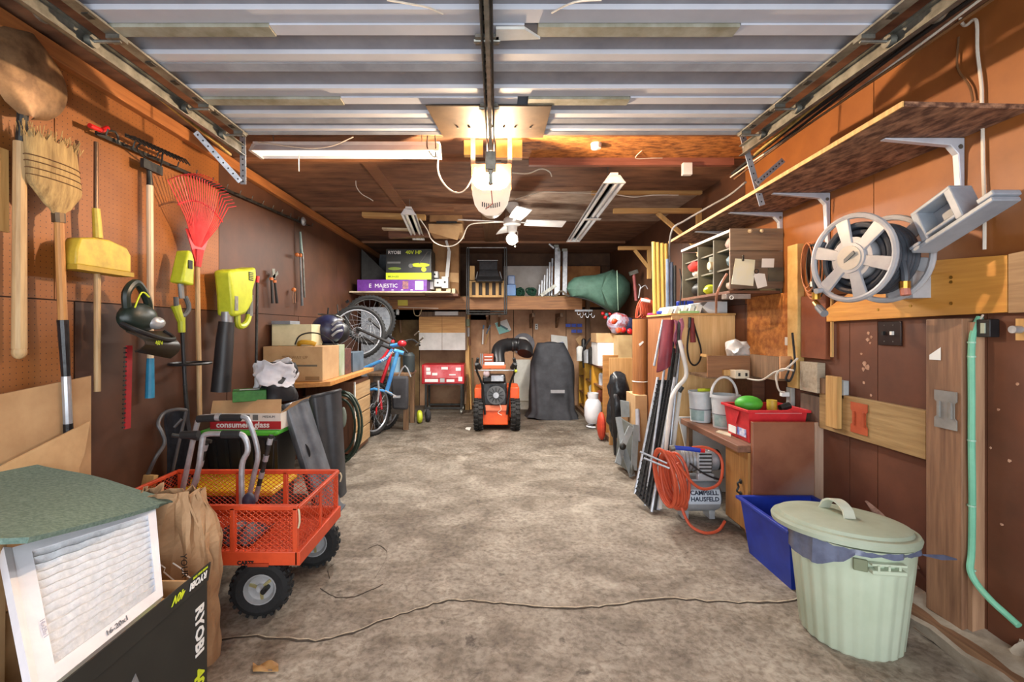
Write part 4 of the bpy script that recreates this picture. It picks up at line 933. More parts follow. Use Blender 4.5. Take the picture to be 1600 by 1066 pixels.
def carton(name, label, x0, x1, y0, y1, z0, z1, m_, cat='box', extra=None, group=None, bev=.003):
    t = thing(name, label, cat, ((x0+x1)/2,(y0+y1)/2,z0), group=group)
    MB().bx(x0,x1,y0,y1,z0,z1).build('carton', m_, t, bevel=bev)
    if extra: extra(t)
    return t
def ex(t):
    MB().bx(-1.975,-1.52,3.888,3.891,.985,1.0).build('tape_strip', mat('grey_tape',(110,100,84)), t)
    MB().bx(-1.62,-1.50,3.886,3.889,.87,.90).build('tape_strip', tape, t)
    text('THIS WAY UP', .036, (-1.82,3.888,1.05), (1,0,0), (0,0,1), kraftd, t)
carton('kraft_carton', 'wide kraft carton with a grey tape line on the bench', -1.98, -1.475, 3.89, 4.30, .858, 1.155, kraft, extra=ex)
carton('green_panel_box', 'green and white sided box behind the wide kraft carton', -1.60, -1.475, 4.305, 4.46, .858, 1.155, mat('box_green_white',(120,140,96),(176,180,166),scale=3))
def ex2(t):
    MB().bx(-1.965,-1.80,4.0,4.2,1.345,1.375).build('grey_lid', mat('grey_lid_plastic',(130,134,142)), t, bevel=.003)
carton('beige_box', 'small beige box with grey lid on top of the wide kraft carton', -1.97, -1.62, 4.02, 4.28, 1.156, 1.345, mat('beige_card',(216,206,168),(196,186,148)), extra=ex2)
MB().tube([(-1.72,3.99,1.17),(-1.68,3.95,1.19),(-1.60,3.95,1.185),(-1.56,3.96,1.17)], .02, 8, smooth=4).build('yellow_power_tool', mat('mustard_plastic',(206,160,40),(176,130,26)), label='mustard yellow hand tool lying on the wide kraft carton', cat='tool')
cord('black_cable', 'black cable looping over the beige box on the bench', [(-1.74,3.96,1.17),(-1.70,3.95,1.24),(-1.62,3.95,1.27),(-1.52,3.95,1.26),(-1.42,3.96,1.20),(-1.40,3.96,1.165)], .006, blackcord)
carton('tissue_box', 'small blue grey box with label at the far end of the bench', -1.60, -1.475, 4.72, 5.1, .858, 1.06, mat('blue_grey_card',(88,104,118),(66,80,92)))
carton('brown_tin_box', 'small dark reddish box on the bench beside the blue grey box', -1.58, -1.475, 4.47, 4.66, .858, 1.11, mat('dark_red_card',(104,62,54),(70,42,38),scale=20))
t = thing('bike_helmet', 'dark blue bicycle helmet with grey vents on the bench boxes', 'helmet', (-1.50,4.3,1.16))
MB().sph((-1.60,4.35,1.30),(.15,.14,.14)).build('shell', mat('navy_helmet',(44,48,84),(26,28,50),rough=.35,scale=12), t)
for k in range(3): MB().tube([(-1.52,4.235,1.24+.05*k),(-1.48,4.26,1.28+.05*k),(-1.455,4.32,1.29+.05*k)], .012, 6, smooth=3).build('vent', mat('grey_vent',(150,152,156)), t)
MB().sph((-1.585,4.60,1.27),(.11,.12,.11)).build('black_helmet', black, label='black helmet behind the dark blue one on the bench', cat='helmet')
MB().cyl((-1.60,4.35,1.155),(-1.60,4.35,1.17),.09).build('pad', black, t)
MB().bx(-1.82,-1.61,4.32,4.70,.858,1.155).build('dark_tool_case', black, label='black case under the helmets on the bench', cat='case', bevel=.01)
# green hose bag and coil under the bench
t = thing('garden_hose', 'dark green coiled hose hanging at the front of the drawer unit', 'hose', (-1.6,4.3,0))
for k, (R, dx) in enumerate(((.24,0),(.21,.012),(.18,-.01),(.225,.02))):
    MB().tube([(-1.50+dx+R*.75*math.cos(a), 4.42+.02*k, .36+R*1.45*math.sin(a)) for a in [i*PI/14 for i in range(28)]], .012, 6, closed=True).build('coil', mat('dark_green_hose',(46,66,52),(32,48,38)), t)
MB().sph((-1.46,4.38,.46),(.03,.03,.10)).build('nozzle', mat('grey_green_nozzle',(120,130,120)), t)

# ---------------------------------------------------------------- bicycles
def bike_wheel(par, c, ax, R=.31, tw=.026, rimm=None, name='wheel'):
    c = V(c); ax = V(ax).normalized(); q_ = ax.to_track_quat('Z','Y').to_matrix()
    ty = MB().ring(c, ax, R-tw, tw, 40, 8).build('tyre', rubber, par)
    m = MB()
    for k in range(44):
        a = 2*PI*k/44; m.box(c+q_@V((R*math.cos(a), R*math.sin(a), 0)), (.010,.02,.034), q_@Euler((0,0,a)).to_matrix())
    m.build('tread', rubber, ty, kind='stuff', flat=True)
    r_ = MB().ring(c, ax, R-2.1*tw, .011, 40, 6).build('rim', rimm or alu, par)
    m = MB()
    for k in range(20):
        a = 2*PI*k/20; m.tube([c+q_@V((.02*math.cos(a+.8), .02*math.sin(a+.8), .03*(-1)**k)), c+q_@V(((R-2*tw)*math.cos(a), (R-2*tw)*math.sin(a), 0))], .0016, 3)
    m.build('spokes', alu, r_, kind='stuff')
    MB().cyl(c-ax*.045, c+ax*.045, .022, n=12).build('hub', darksteel, par)
    MB().ring(c-ax*.03, ax, .062, .004, 24, 4).build('brake_disc', alu, par)
blu = mat('sky_blue_frame_paint', (86,160,216), (60,128,196), rough=.3)
redf = mat('red_frame_paint', (190,34,46), (160,26,36), rough=.3)
t = thing('bicycle', 'sky blue bicycle standing on its rear wheel, front wheel raised', 'bicycle', (-1.4,5.45,0))
D = 5.40
fc, hd1, hd2, bb, sp, rc = P(559,519,5.5), P(611,541,5.5), P(622,549,5.45), P(604,612,D), P(566,577,5.45), P(586,651,5.62)
fax = (.28,-1,.12); rax = (.93,-.36,.0)
bike_wheel(t, fc, fax, .325); bike_wheel(t, (rc.x,rc.y,.325), rax, .325)
for s_ in (-1, 1):
    o_ = V((.0,-.055*s_,.045*s_)); MB().tube([fc+o_, fc.lerp(hd1,.5)+o_, hd1+o_*.8], .016, 8, r2=.018).build('fork_blade', black, t)
MB().beam(hd1+V((0,-.06,-.03)), hd1+V((0,.06,.03)), .04, .03).build('fork_crown', black, t)
MB().tube([hd1, P(626,538,5.45)], .024, 12).build('steerer', blu, t)
MB().tube([P(613,546,5.45), P(604,560,5.45), sp], .021, 10).build('top_tube', blu, t)
MB().tube([P(622,548,D), bb], .026, 10, r2=.024).build('down_tube', blu, t)
MB().tube([P(616,548,D), P(631,552,D)], .026, 10).build('head_tube', blu, t)
MB().tube([sp, P(560,582,5.45)], .020, 10).build('seat_tube', mat('dark_red_frame',(110,20,40)), t)
MB().tube([P(567,612,5.45), P(585,608,5.4), bb, P(612,616,5.3)], .016, 8).build('chain_stay', blu, t)
MB().tube([P(591,595,5.3), P(592,612,5.3), P(590,628,5.3)], .012, 8).build('seat_post', alu, t)
MB().tube([P(590,630,5.3), (rc.x,rc.y-.04,.33)], .012, 8).build('stay', darksteel, t)
MB().tube([P(602,611,5.25), P(620,620,5.2)], .009, 6).bx(*[v for p in [(P(620,620,5.2),)] for v in (p[0].x-.04,p[0].x+.04,p[0].y-.02,p[0].y+.02,p[0].z-.012,p[0].z+.008)]).build('crank', alu, t)
MB().sph(P(628,537,5.42), (.055,.05,.04)).build('lamp', redf, t)
MB().tube([P(628,541,5.4), P(638,552,5.38), P(634,550,5.38)], .010, 6).tube([P(630,534,5.5),P(645,531,5.5),P(656,540,5.4)], .012, 6, smooth=3).build('handlebar', black, t)
for px, py in ((648,524),(655,533),(650,540)): MB().tube([P(px,py,5.4), P(px+7,py-6,5.35)], .010, 6).build('brake_lever', steel, t)
text('TRIUMPH', .045, P(596,567,5.36), (.55,0,.45), (-.4,0,.6), whiteink, t)
MB().sph((rc.x+.03,rc.y-.06,.33),(.012,.012,.075)).build('reflector', redp, t)
t = thing('bicycle', 'dark red bicycle tangled behind the sky blue bicycle, front wheel raised', 'bicycle', (-1.5,5.9,0))
D = 5.85; fc2 = P(578,500,5.95)
bike_wheel(t, fc2, (.25,-1,.1), .325, rimm=darksteel); bike_wheel(t, (P(604,650,5.95).x,5.95,.325), (.93,-.36,0), .325)
MB().tube([fc2, P(604,522,6.0), P(616,531,5.9)], .018, 8).build('fork_blade', black, t)
MB().tube([P(614,532,5.9), P(608,563,5.8), P(593,606,5.8)], .022, 8).build('down_tube', redf, t)
MB().tube([P(612,540,5.9), P(598,560,5.8), P(582,572,5.8)], .018, 8).build('top_tube', redf, t)
MB().tube([P(593,606,5.8), P(596,640,5.75)], .016, 8).build('chain_stay', redf, t)
MB().tube([P(541,473,5.9),P(545,470,5.9)], .02, 6).build('grip', black, t)
t = thing('handlebar_bicycle', 'bicycle handlebar with levers poking up above the helmets', 'handlebar', tuple(P(520,500,4.6)))
MB().tube([P(497,491,4.6),P(510,492,4.6),P(525,493,4.6),P(538,500,4.7)], .010, 6, smooth=3).build('handlebar', steel, t)
MB().tube([P(512,492,4.6),P(513,481,4.6)], .008, 6).tube([P(527,476,4.6),P(528,490,4.6)], .006, 6).build('lever', darksteel, t, kind='stuff')
# grey sheet and dark cabinet behind the bikes
MB().bx(-1.93,-1.50,6.55,6.57,.0,1.62).build('grey_door_panel', mat('mottled_grey_panel',(156,162,170),(120,126,134),rough=.5,scale=14), label='mottled grey panel leaning behind the raised bicycle wheels', cat='panel')
t = thing('wooden_stand', 'low dark wooden stand with bags between the bicycles and red tool chest', 'stand', (-1.3,6.1,0))
for (a, b) in ((-1.62,5.95),(-1.17,5.95),(-1.62,6.4),(-1.17,6.4)): MB().bx(a-.03,a+.03,b-.03,b+.03,0,.72).build('leg', oldwood, t)
MB().bx(-1.66,-1.12,5.9,6.45,.70,.73).build('top', oldwood, t); MB().bx(-1.62,-1.2,5.93,5.95,.2,.70).build('front_panel', mat('grey_brown_panel',(110,98,86),(80,70,60)), t)
MB().box((-1.22,5.82,.50),(.20,.12,.42)).noise(.02,6).build('grey_shoulder_bag', mat('charcoal_bag',(62,62,66),(46,46,50),rough=.9), label='charcoal shoulder bag hanging at the front of the low wooden stand', cat='bag', bevel=.03)
MB().tube([(-1.24,5.80,.70),(-1.15,5.78,.84),(-1.08,5.8,.70)], .01, 6, smooth=3).build('white_bent_tube', alu, label='short bent white tube above the charcoal shoulder bag', cat='tube')
MB().lathe([(0,0),(.07,0),(.08,.02),(.08,.22),(.05,.26),(0,.26)], (-1.17,6.15,.73)).build('dark_jug', mat('dark_teal_jug',(52,62,64),(38,46,48)), label='dark jug standing on the low wooden stand', cat='jug')
MB().lathe([(0,0),(.07,0),(.075,.2),(0,.2)], (-1.36,6.15,.73)).build('blue_canister', mat('pale_blue_plastic',(120,150,170),(100,130,150)), label='pale blue canister beside the dark jug on the low wooden stand', cat='canister')
for k, (x, m_) in enumerate(((-1.03,lime),(-.93,blackcloth))):
    MB().lathe([(0,-.03),(.06,-.035),(.085,-.02),(.09,0),(.085,.02),(.06,.035),(0,.03)], (x-.03,6.35+.1*k,.09), (1,.3,0)).build('roller_wheel', m_, label=('lime rimmed wheel on the floor left of the red tool chest','black wheel on the floor beside the lime rimmed wheel')[k], cat='wheel')
# ---------------------------------------------------------------- loft at the back
t = thing('loft_shelf', 'raised timber loft shelf across the back wall on a rough brown beam', 'loft', (-.5,7.1,1.6))
MB().bx(-1.99,-.62,6.20,7.83,1.80,1.82).build('shelf_board', mat('pale_edge_board',(206,190,160),(170,150,120),rough=.7), t)
bmm = MB().bx(-1.72,1.30,6.90,6.96,1.60,1.79).build('beam', beamw, t, bevel=.004)
MB().bx(-.60,1.55,6.98,7.83,1.79,1.81).build('shelf_board', oldwoody, t)
MB().bx(-1.6,-.62,6.86,6.90,1.745,1.79).build('trim_strip', brownwood, t)
for x in (-1.95,1.5): MB().bx(x,x+.06,7.6,7.7,0,1.79).build('post', oldwood, t)
MB().bx(-1.48,-1.33,6.895,6.899,1.66,1.755).build('yellow_note', mat('yellow_paper',(226,212,96),(214,198,84),rough=.85), label='yellow paper note stuck on the left part of the loft beam', cat='paper note')
# left end of the loft: dark side and grey skylight-like sheet behind boxes
MB().prism([(-1.97,7.7,1.83),(-.62,7.7,1.83),(-.62,7.7,2.56),(-1.97,7.7,2.56)], (0,.02,0)).build('grey_backing_sheet', mat('slate_grey_sheet',(118,124,128),(84,90,94),rough=.6,scale=3), label='slate grey sheet at the back of the loft behind the black mower carton', cat='sheet')
MB().prism([(-1.30,6.7,1.83),(-1.97,6.7,2.48),(-1.97,6.7,1.83)], (0,.02,0)).build('dark_corner_sheet', mat('dark_grey_board',(70,68,64),(48,46,44),rough=.7), label='dark triangular board in the left corner of the loft', cat='board')
# purple box
def at_box(name, label, px0, px1, py0, py1, D, dep, m, cat='box', extra=None, group=None, bev=.003, z0=None):
    a, b = P(px0,py1,D), P(px1,py0,D)
    if z0 is None: z0 = a.z
    t = thing(name, label, cat, ((a.x+b.x)/2, D+dep/2, z0), group=group)
    MB().bx(a.x,b.x,D,D+dep,z0,b.z).build('carton' if cat == 'box' else 'body', m, t, bevel=bev)
    if extra: extra(t, a, b, D)
    return t
pur = mat('purple_print_card', (112,52,150), (92,40,128), rough=.5, scale=20)
def ep(t, a, b, D):
    y = D-.001; zc = (a.z+b.z)/2
    text('E  MAJESTIC', .075, (a.x+.16,y,zc-.03), (1,0,0), (0,0,1), whiteink, t)
    MB().bx(b.x-.16,b.x-.05,y-.001,y,a.z+.02,b.z-.02).build('white_label', paperw, t)
    MB().bx(a.x+.62,a.x+.70,y-.001,y,a.z+.03,b.z-.02).build('printed_picture', mat('print_red_grey',(170,110,110),(90,70,90),scale=40), t)
    for k in range(4): MB().bx(a.x+.34+k*.13,a.x+.37+k*.13,y-.001,y,a.z+.01,a.z+.02).build('printed_mark', whiteink, t)
at_box('purple_carton', 'long purple printed carton on the left edge of the loft', 558, 667, 437, 455, 6.25, .35, pur, extra=ep, z0=1.821)
def er(t, a, b, D):
    y = D-.001; w_ = b.x-a.x; h_ = b.z-a.z
    MB().bx(a.x,b.x,y-.001,y,a.z,a.z+.22*h_).build('lime_band', limeink, t)
    text('RYOBI', .062, (a.x+.03,y-.001,b.z-.07), (1,0,0), (0,0,1), whiteink, t, bold=.001)
    text('40V HP', .07, (a.x+.27,y-.001,b.z-.07), (1,0,0), (0,0,1), limeink, t, bold=.001)
    MB().bx(a.x+.02,a.x+.2,y-.002,y-.001,b.z-.20,b.z-.175).build('printed_line', mat('grey_print',(110,110,108)), t)
    MB().sph((a.x+.47,y-.001,a.z+.20),(.13,.003,.03)).build('printed_mower', limeink, t)
    MB().cyl((a.x+.52,y-.004,a.z+.14),(a.x+.52,y-.001,a.z+.14),.035).build('printed_mower', limeink, t)
    MB().cyl((a.x+.34,y-.004,a.z+.19),(a.x+.34,y-.001,a.z+.19),.03).build('printed_mower', mat('grey_print',(110,110,108)), t)
    MB().tube([(a.x+.46,y-.003,a.z+.22),(a.x+.57,y-.003,a.z+.38),(a.x+.62,y-.003,a.z+.38),(a.x+.60,y-.003,a.z+.2)], .006, 5).build('printed_mower', mat('grey_print',(110,110,108)), t)
    MB().sph((a.x+.12,y-.001,a.z+.15),(.09,.002,.022)).build('printed_battery', mat('dark_lime',(110,130,40)), t)
    text('BRUSHLESS', .03, (a.x+.03,y-.002,a.z+.03), (1,0,0), (0,0,1), blackink, t)
at_box('mower_carton', 'black carton with lime band and mower picture on the purple carton', 603, 674, 389, 437, 6.27, .4, cartb, extra=er, z0=1.985)
# little white cartons and blocks
for k, (x0,x1,y0,y1,lab) in enumerate(((674,684,424,434,'topmost tilted small white box left of the tall cardboard carton'),(678,690,436,448,'small white box with round mark on top of the lower blocks'),(668,677,440,452,'cream box end right beside the purple carton'),(690,700,432,450,'white box end against the tall cardboard carton'),(681,689,451,458,'left cream wooden block on the loft edge'),(697,704,451,459,'middle cream wooden block on the loft edge'),(706,711,451,459,'right cream wooden block on the loft edge'))):
    def ed(t, a, b, D, k=k):
        if k in (0, 1, 3): MB().cyl(((a.x+b.x)/2,D-.003,(a.z+b.z)/2),((a.x+b.x)/2,D,(a.z+b.z)/2),.014).build('printed_dot', blackink, t)
    at_box('small_box', lab, x0, x1, y0, y1, 6.6 if k > 3 else 6.55, .2, plastwhite if k < 4 else mat('cream_block',(226,212,176),(200,184,146)), extra=ed, group='small boxes and blocks beside the tall carton')
at_box('block_ledge', 'dark ledge board under the small white boxes', 664, 716, 458.5, 463, 6.5, .4, brownwood, cat='board')
t = thing('tall_carton', 'tall open brown cardboard carton standing on the loft up to the ceiling', 'box', tuple(P(698,462,6.9)))
a, b = P(676,462,6.75), P(717,372,6.75)
MB().bx(a.x,b.x,6.75,7.0,a.z+.02,b.z).build('carton', kraftd, t, bevel=.004)
MB().prism([(a.x,6.74,b.z-.62),(b.x,6.74,b.z-.66),(b.x,6.72,b.z-.52),(a.x,6.72,b.z-.5)], (0,.004,0)).build('flap', kraft, t)
wp = MB().beam(P(697,449,6.65), P(702,392,6.65), .05, .02, (0,1,0)).beam(P(702,392,6.65),P(697,376,6.65),.035,.015,(0,1,0)).build('white_plastic_strip', white, label='bent white plastic strip leaning on the tall carton', cat='strip')
t = thing('ceiling_carton', 'torn flat cardboard box wedged under the ceiling above the tall carton', 'box', tuple(P(697,378,5.4)))
a, b = P(671,346,5.2), P(722,327,5.2)
MB().bx(a.x,b.x,5.2,5.6,a.z+.0,b.z).build('carton', kraftd, t, bevel=.004)
MB().bx(a.x,b.x,5.22,5.6,a.z-.12,a.z-.02).build('carton', kraft, t, bevel=.004)
MB().prism([(a.x-.01,5.19,a.z-.03),(b.x,5.19,a.z-.05),(b.x-.05,5.17,a.z-.22),(a.x,5.17,a.z-.13)], (0,.004,0)).build('torn_flap', kraft, t)
MB().bx(a.x+.08,b.x-.06,5.19,5.2,a.z-.02,a.z+.0).build('dark_gap', blackink, t)
# lumber stored under the ceiling
for (p0,q0,p1,q1,D,h,lab,m) in ((567,336,665,340,5.0,.05,'brown plank lying under the ceiling left of the short tube light',pinex),(598,358,640,359,5.3,.022,'thin white edged lath under the ceiling beside the short tube light',mat('pale_edge_board',(206,190,160))),(608,366,672,364,5.5,.10,'dark board under the ceiling behind the short tube light',brownwood)):
    MB().beam(P(p0,q0,D), P(p1,q1,D), .09, h).build('plank', m, label=lab, cat='plank', bevel=.003)
# hanging black rack with chair and slatted crate
t = thing('hanging_rack', 'black metal rack frame hanging from the ceiling in front of the loft', 'rack', tuple(P(760,492,6.55)))
D = 6.6
for px in (731,790):
    for dx in (-1.5,1.5): MB().cyl(P(px+dx,387,D), P(px+dx,490,D), .010, n=6).build('upright', black, t)
MB().cyl(P(729,387,D), P(792,387,D), .008, n=6).build('top_bar', alu, t)
for py in (487,491): MB().cyl(P(729,py,D), P(792,py,D), .012, n=6).build('bottom_bar', darksteel, t)
t = thing('slatted_crate', 'pale slatted wooden crate inside the hanging black rack', 'crate', tuple(P(760,463,6.7)))
for px in (735,745.5,756,766.5,777,786): MB().beam(P(px,462,6.72), P(px,440,6.72), .045, .012, (0,1,0)).build('slat', pine, t)
MB().beam(P(733,463,6.73), P(788,463,6.73), .02, .03).beam(P(733,440,6.75),P(788,440,6.75),.02,.02).build('rail', pine, t)
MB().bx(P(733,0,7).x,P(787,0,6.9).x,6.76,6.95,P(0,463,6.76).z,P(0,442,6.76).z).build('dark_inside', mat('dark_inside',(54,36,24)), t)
t = thing('folding_chair', 'black folding chair lying on top of the slatted crate', 'chair', tuple(P(762,441,6.7)))
MB().bx(P(749,0,6.7).x,P(777,0,6.7).x,6.68,6.71,P(0,422,6.7).z,P(0,408,6.7).z).build('backrest', blackcloth, t, bevel=.01)
MB().prism([P(749,424,6.68),P(778,424,6.68),P(782,440,6.45),P(746,440,6.45)], (0,.01,.02)).build('seat', blackcloth, t, bevel=.005)
MB().tube([P(746,407,6.69),P(778,407,6.69)], .008, 6).tube([P(746,425,6.6),P(744,436,6.5)], .008, 6).tube([P(781,425,6.6),P(784,436,6.5)], .008, 6).build('frame', alu, t, kind='stuff')
MB().prism([P(745,432,6.5),P(782,432,6.5),P(786,440,6.45),P(743,440,6.45)], (0,.2,0)).build('seat_base', black, t)
MB().box(P(738,427,6.8),(.07,.05,.21)).build('wood_offcut', pine, label='small wooden offcut left of the black folding chair', cat='offcut')
# blue bin, green tangle
at_box('blue_bin', 'translucent blue bin on the loft right of the hanging rack', 792, 806, 445, 462, 7.1, .2, mat('clear_blue_plastic',(70,140,214),(56,120,196),rough=.3), cat='bin')
at_box('pale_bag', 'pale blue plastic bag on top of the translucent blue bin', 793, 805, 430, 445, 7.12, .15, mat('pale_blue_bag',(150,170,206),(120,140,180),rough=.4), cat='bag', bev=.02)
gg = mat('green_net', (40,92,70), (24,60,44), rough=.8, scale=50, bump=.5)
for (px, lab) in ((812,'left bundle of dark green netting on the loft'),(830,'right bundle of dark green netting on the loft')):
    m = MB(); rr = random.Random(px); c = P(px,456,7.15)
    for k in range(12):
        R = rr.uniform(.03,.085); ax = V((rr.uniform(-1,1), -1, rr.uniform(-1,1))).normalized(); m.ring(c+V((rr.uniform(-.03,.03), rr.uniform(-.05,.05), rr.uniform(-.01,.02))), ax, R*.8, .011, 14, 5)
    m.build('green_netting', gg, label=lab, cat='netting')
# aluminium ladder sections
t = thing('aluminium_ladder', 'silver aluminium ladder standing folded on the loft', 'ladder', tuple(P(868,462,7.05)))
for k, (px, top) in enumerate(((842,445),(846,438),(850,430),(854,420),(858,410),(862,404))):
    MB().beam(P(px,462,7.15+.05*(6-k)), P(px+1,top,7.15+.05*(6-k)), .022, .03, (0,1,0)).build('rung', alu, t)
for (px, top, w_) in ((869,386,.065),(873,392,.03),(882,392,.07)):
    MB().beam(P(px,461,7.0), P(px+1,top,7.0), w_, .05, (0,1,0)).build('stile', alu, t, bevel=.004)
    MB().beam(P(px,top+1,6.97), P(px,top-3,6.97), w_*1.1, .055, (0,1,0)).build('stile_cap', mat('grey_ladder_cap',(150,156,150)), t)
MB().beam(P(845,462,6.98), P(868,446,6.98), .05, .04, (0,1,0)).build('foot', steel, t)
MB().tube([P(866,388,6.9), P(858,381,6.9)], .02, 8).build('clamp', alu, t)
MB().sheet(lambda u, v: P(864+26*u, 462-5*math.sin(PI*u)+2*math.sin(9*u), 6.97+.2*v), 10, 4, .03).noise(.01,20).build('grey_rag', mat('grey_rag',(140,130,116),(100,92,80),rough=.95), label='grey rag lying at the foot of the aluminium ladder', cat='rag')
# green bagged object on the right end
gb_ = mat('green_canvas', (84,120,104), (66,98,84), rough=.7, scale=8, bump=.1)
t = thing('green_canvas_bag', 'large green canvas cover over a long object hanging over the loft edge', 'canvas cover', tuple(P(940,490,6.3)))
out = [(885,452),(888,442),(897,434),(912,431),(930,430),(945,426),(958,421),(966,426),(976,432),(985,443),(985,458),(978,472),(970,482),(965,492),(955,488),(938,478),(922,470),(905,466),(892,464)]
cxp, cyp = 940, 452
def gf(u, v):
    a = u*len(out); i = int(a) % len(out); f = a-int(a); x = out[i][0]*(1-f)+out[(i+1) % len(out)][0]*f; y = out[i][1]*(1-f)+out[(i+1) % len(out)][1]*f
    s_ = math.sin(PI*v/2) if v < 1 else 1
    k = math.sin(PI*v); rad = math.sin(PI*v)**.6
    return P(cxp+(x-cxp)*rad, cyp+(y-cyp)*rad, 6.55-.28*math.cos(PI*v)*(.6+.5*(x > 950)))
MB().sheet(gf, 38, 14, .002).build('cover', gb_, t)
MB().tube([P(964,423,6.22),P(965,455,6.15),P(966,485,6.3)], .006, 6, smooth=4).build('seam', mat('pale_green_seam',(170,206,180)), t)
MB().tube([P(890,463,6.5),P(922,470,6.42),P(955,488,6.35),P(966,493,6.35)], .008, 6, smooth=4).build('drawstring', blackcord, t)
# things below the loft at the back: white fronted wall cabinet
t = thing('wall_cabinet', 'two door wall cabinet with half wood half white fronts under the loft', 'cabinet', (-.6,7.4,1.0))
a, b = P(655,547,7.35), P(727,490,7.35)
MB().bx(a.x,b.x+.03,7.36,7.83,a.z,b.z+.03).build('body', oldwood, t, bevel=.003)
mid_ = (a.x+b.x)/2; zm = P(0,520,7.35).z
for (x0, x1) in ((a.x,mid_-.003),(mid_+.003,b.x)):
    d_ = MB().bx(x0,x1,7.335,7.36,zm,P(0,495,7.35).z).build('door', wood('amber_cabinet_front',(206,160,98),(170,120,66),0), t)
    MB().bx(x0,x1,7.334,7.36,a.z,zm-.001).build('painted_half', mat('grey_white_paint',(216,214,210),(196,194,190),rough=.6), d_)
MB().bx(P(680,0,7.34).x,P(716,0,7.34).x,7.30,7.36,P(0,493,7.34).z,P(0,487,7.34).z).build('lamp_strip', paperw, label='white strip box fixed above the two door wall cabinet', cat='strip light', bevel=.003)
MB().bx(P(727,0,7.4).x,P(733,0,7.4).x,7.4,7.83,0,1.6).build('cabinet_post', pine, label='upright pine board right of the two door wall cabinet', cat='board')
# red tool chest on a black stand
t = thing('tool_chest', 'red tool chest with stickers on a black wheeled stand', 'tool chest', (-.62,7.2,0))
a, b = P(659,600,7.0), P(725,570,7.0)
redt = mat('red_enamel', (196,34,44), (170,28,36), rough=.35)
MB().bx(a.x,b.x,7.0,7.4,a.z,b.z).build('chest', redt, t, bevel=.006)
MB().bx(a.x+.04,b.x-.05,6.99,7.0,a.z+.09,b.z-.01).build('drawer_front', mat('worn_pink_red_front',(214,120,126),(190,60,66),rough=.4,scale=6), t)
MB().bx(a.x+.04,b.x-.05,6.99,7.0,a.z+.015,a.z+.08).build('drawer_front', mat('worn_red_front',(190,50,58),(170,40,46),rough=.4,scale=6), t)
for (x, z, w_, h_) in ((.07,.20,.06,.05),(.07,.14,.07,.05),(.16,.13,.08,.04),(.30,.22,.10,.04),(.42,.13,.10,.02),(.52,.20,.08,.05),(.56,.04,.06,.07),(.05,.03,.20,.045),(.28,.025,.07,.06),(.38,.03,.12,.04)):
    MB().bx(a.x+x,a.x+x+w_,6.984,6.99,a.z+z,a.z+z+h_).build('sticker', whiteink if x != .28 else mat('grey_sticker',(190,190,190)), t, bevel=.002)
zt_ = a.z
for x in (a.x+.06,b.x-.04):
    for y in (7.02,7.36): 
        MB().bx(x-.015,x+.015,y-.015,y+.015,.07,zt_).build('leg', darksteel, t)
        MB().cyl((x-.012,y,.032),(x+.012,y,.032),.032,n=14).bx(x-.018,x+.018,y-.02,y+.02,.04,.075).build('caster', steel, t)
for y in (7.01,7.35): MB().bx(a.x+.06,b.x-.04,y,y+.02,.08,.11).build('bottom_bar', darksteel, t)
MB().bx(a.x+.05,b.x-.03,7.0,7.4,zt_-.02,zt_).build('stand_top', darksteel, t)
# hanging tools left of cabinet
cord('white_rod', 'thin pale rod running under the loft beam at left', [P(622,480,6.88),P(650,481,6.88),P(685,482,6.88)], .006, whitecord, k=2)
MB().lathe([(0,0),(.022,0),(.03,.04),(.02,.08),(0,.09)], P(621,492,6.9)).build('glass_bulb_holder', mat('clear_glass_grey',(190,196,196),(160,166,166),rough=.15), label='glass bulb holder hanging at left under the loft beam', cat='lamp holder')
MB().tube([P(646,482,6.88),P(648,492,6.88),P(655,493,6.88),P(659,483,6.88)], .005, 6, smooth=4).build('wire_loop', mat('pale_wire',(180,160,120)), label='pale wire loop hanging under the loft beam above the bicycle handlebar', cat='wire')
MB().tube([P(625,500,7.6),P(626,520,7.6)], .02, 8).build('wooden_tool_shaft', oldwood, label='brown tool handle hanging below the glass bulb holder', cat='tool')
for px, y0, y1, r, m_, lab in ((731,499,510,.035,mat('olive_lantern',(110,116,90)),'small olive lantern hanging right of the wall cabinet'),(732,512,526,.022,mat('grey_silver_tool',(150,146,144)),'silver tool hanging below the olive lantern'),(734,527,540,.02,brownwood,'brown handle hanging below the silver tool')):
    MB().tube([P(px,y0,7.35),P(px,(y0+y1)/2,7.35),P(px,y1,7.35)], r, 10).build('hanging_tool', m_, label=lab, cat='tool')
for k, (p0,q0,p1,q1,m_,lab) in enumerate(((736,640,733,555,pine,'long pine stick leaning left of the snow blower'),(740,630,738,560,mat('green_tip_pole',(110,100,70)),'slim dark pole leaning beside the long pine stick'),(727,632,731,565,oldwood,'brown pole leaning against the upright pine board'))):
    MB().tube([P(p0,q0,7.0), P(p1,q1,7.6)], .013, 8).build('pole', m_, label=lab, cat='pole')
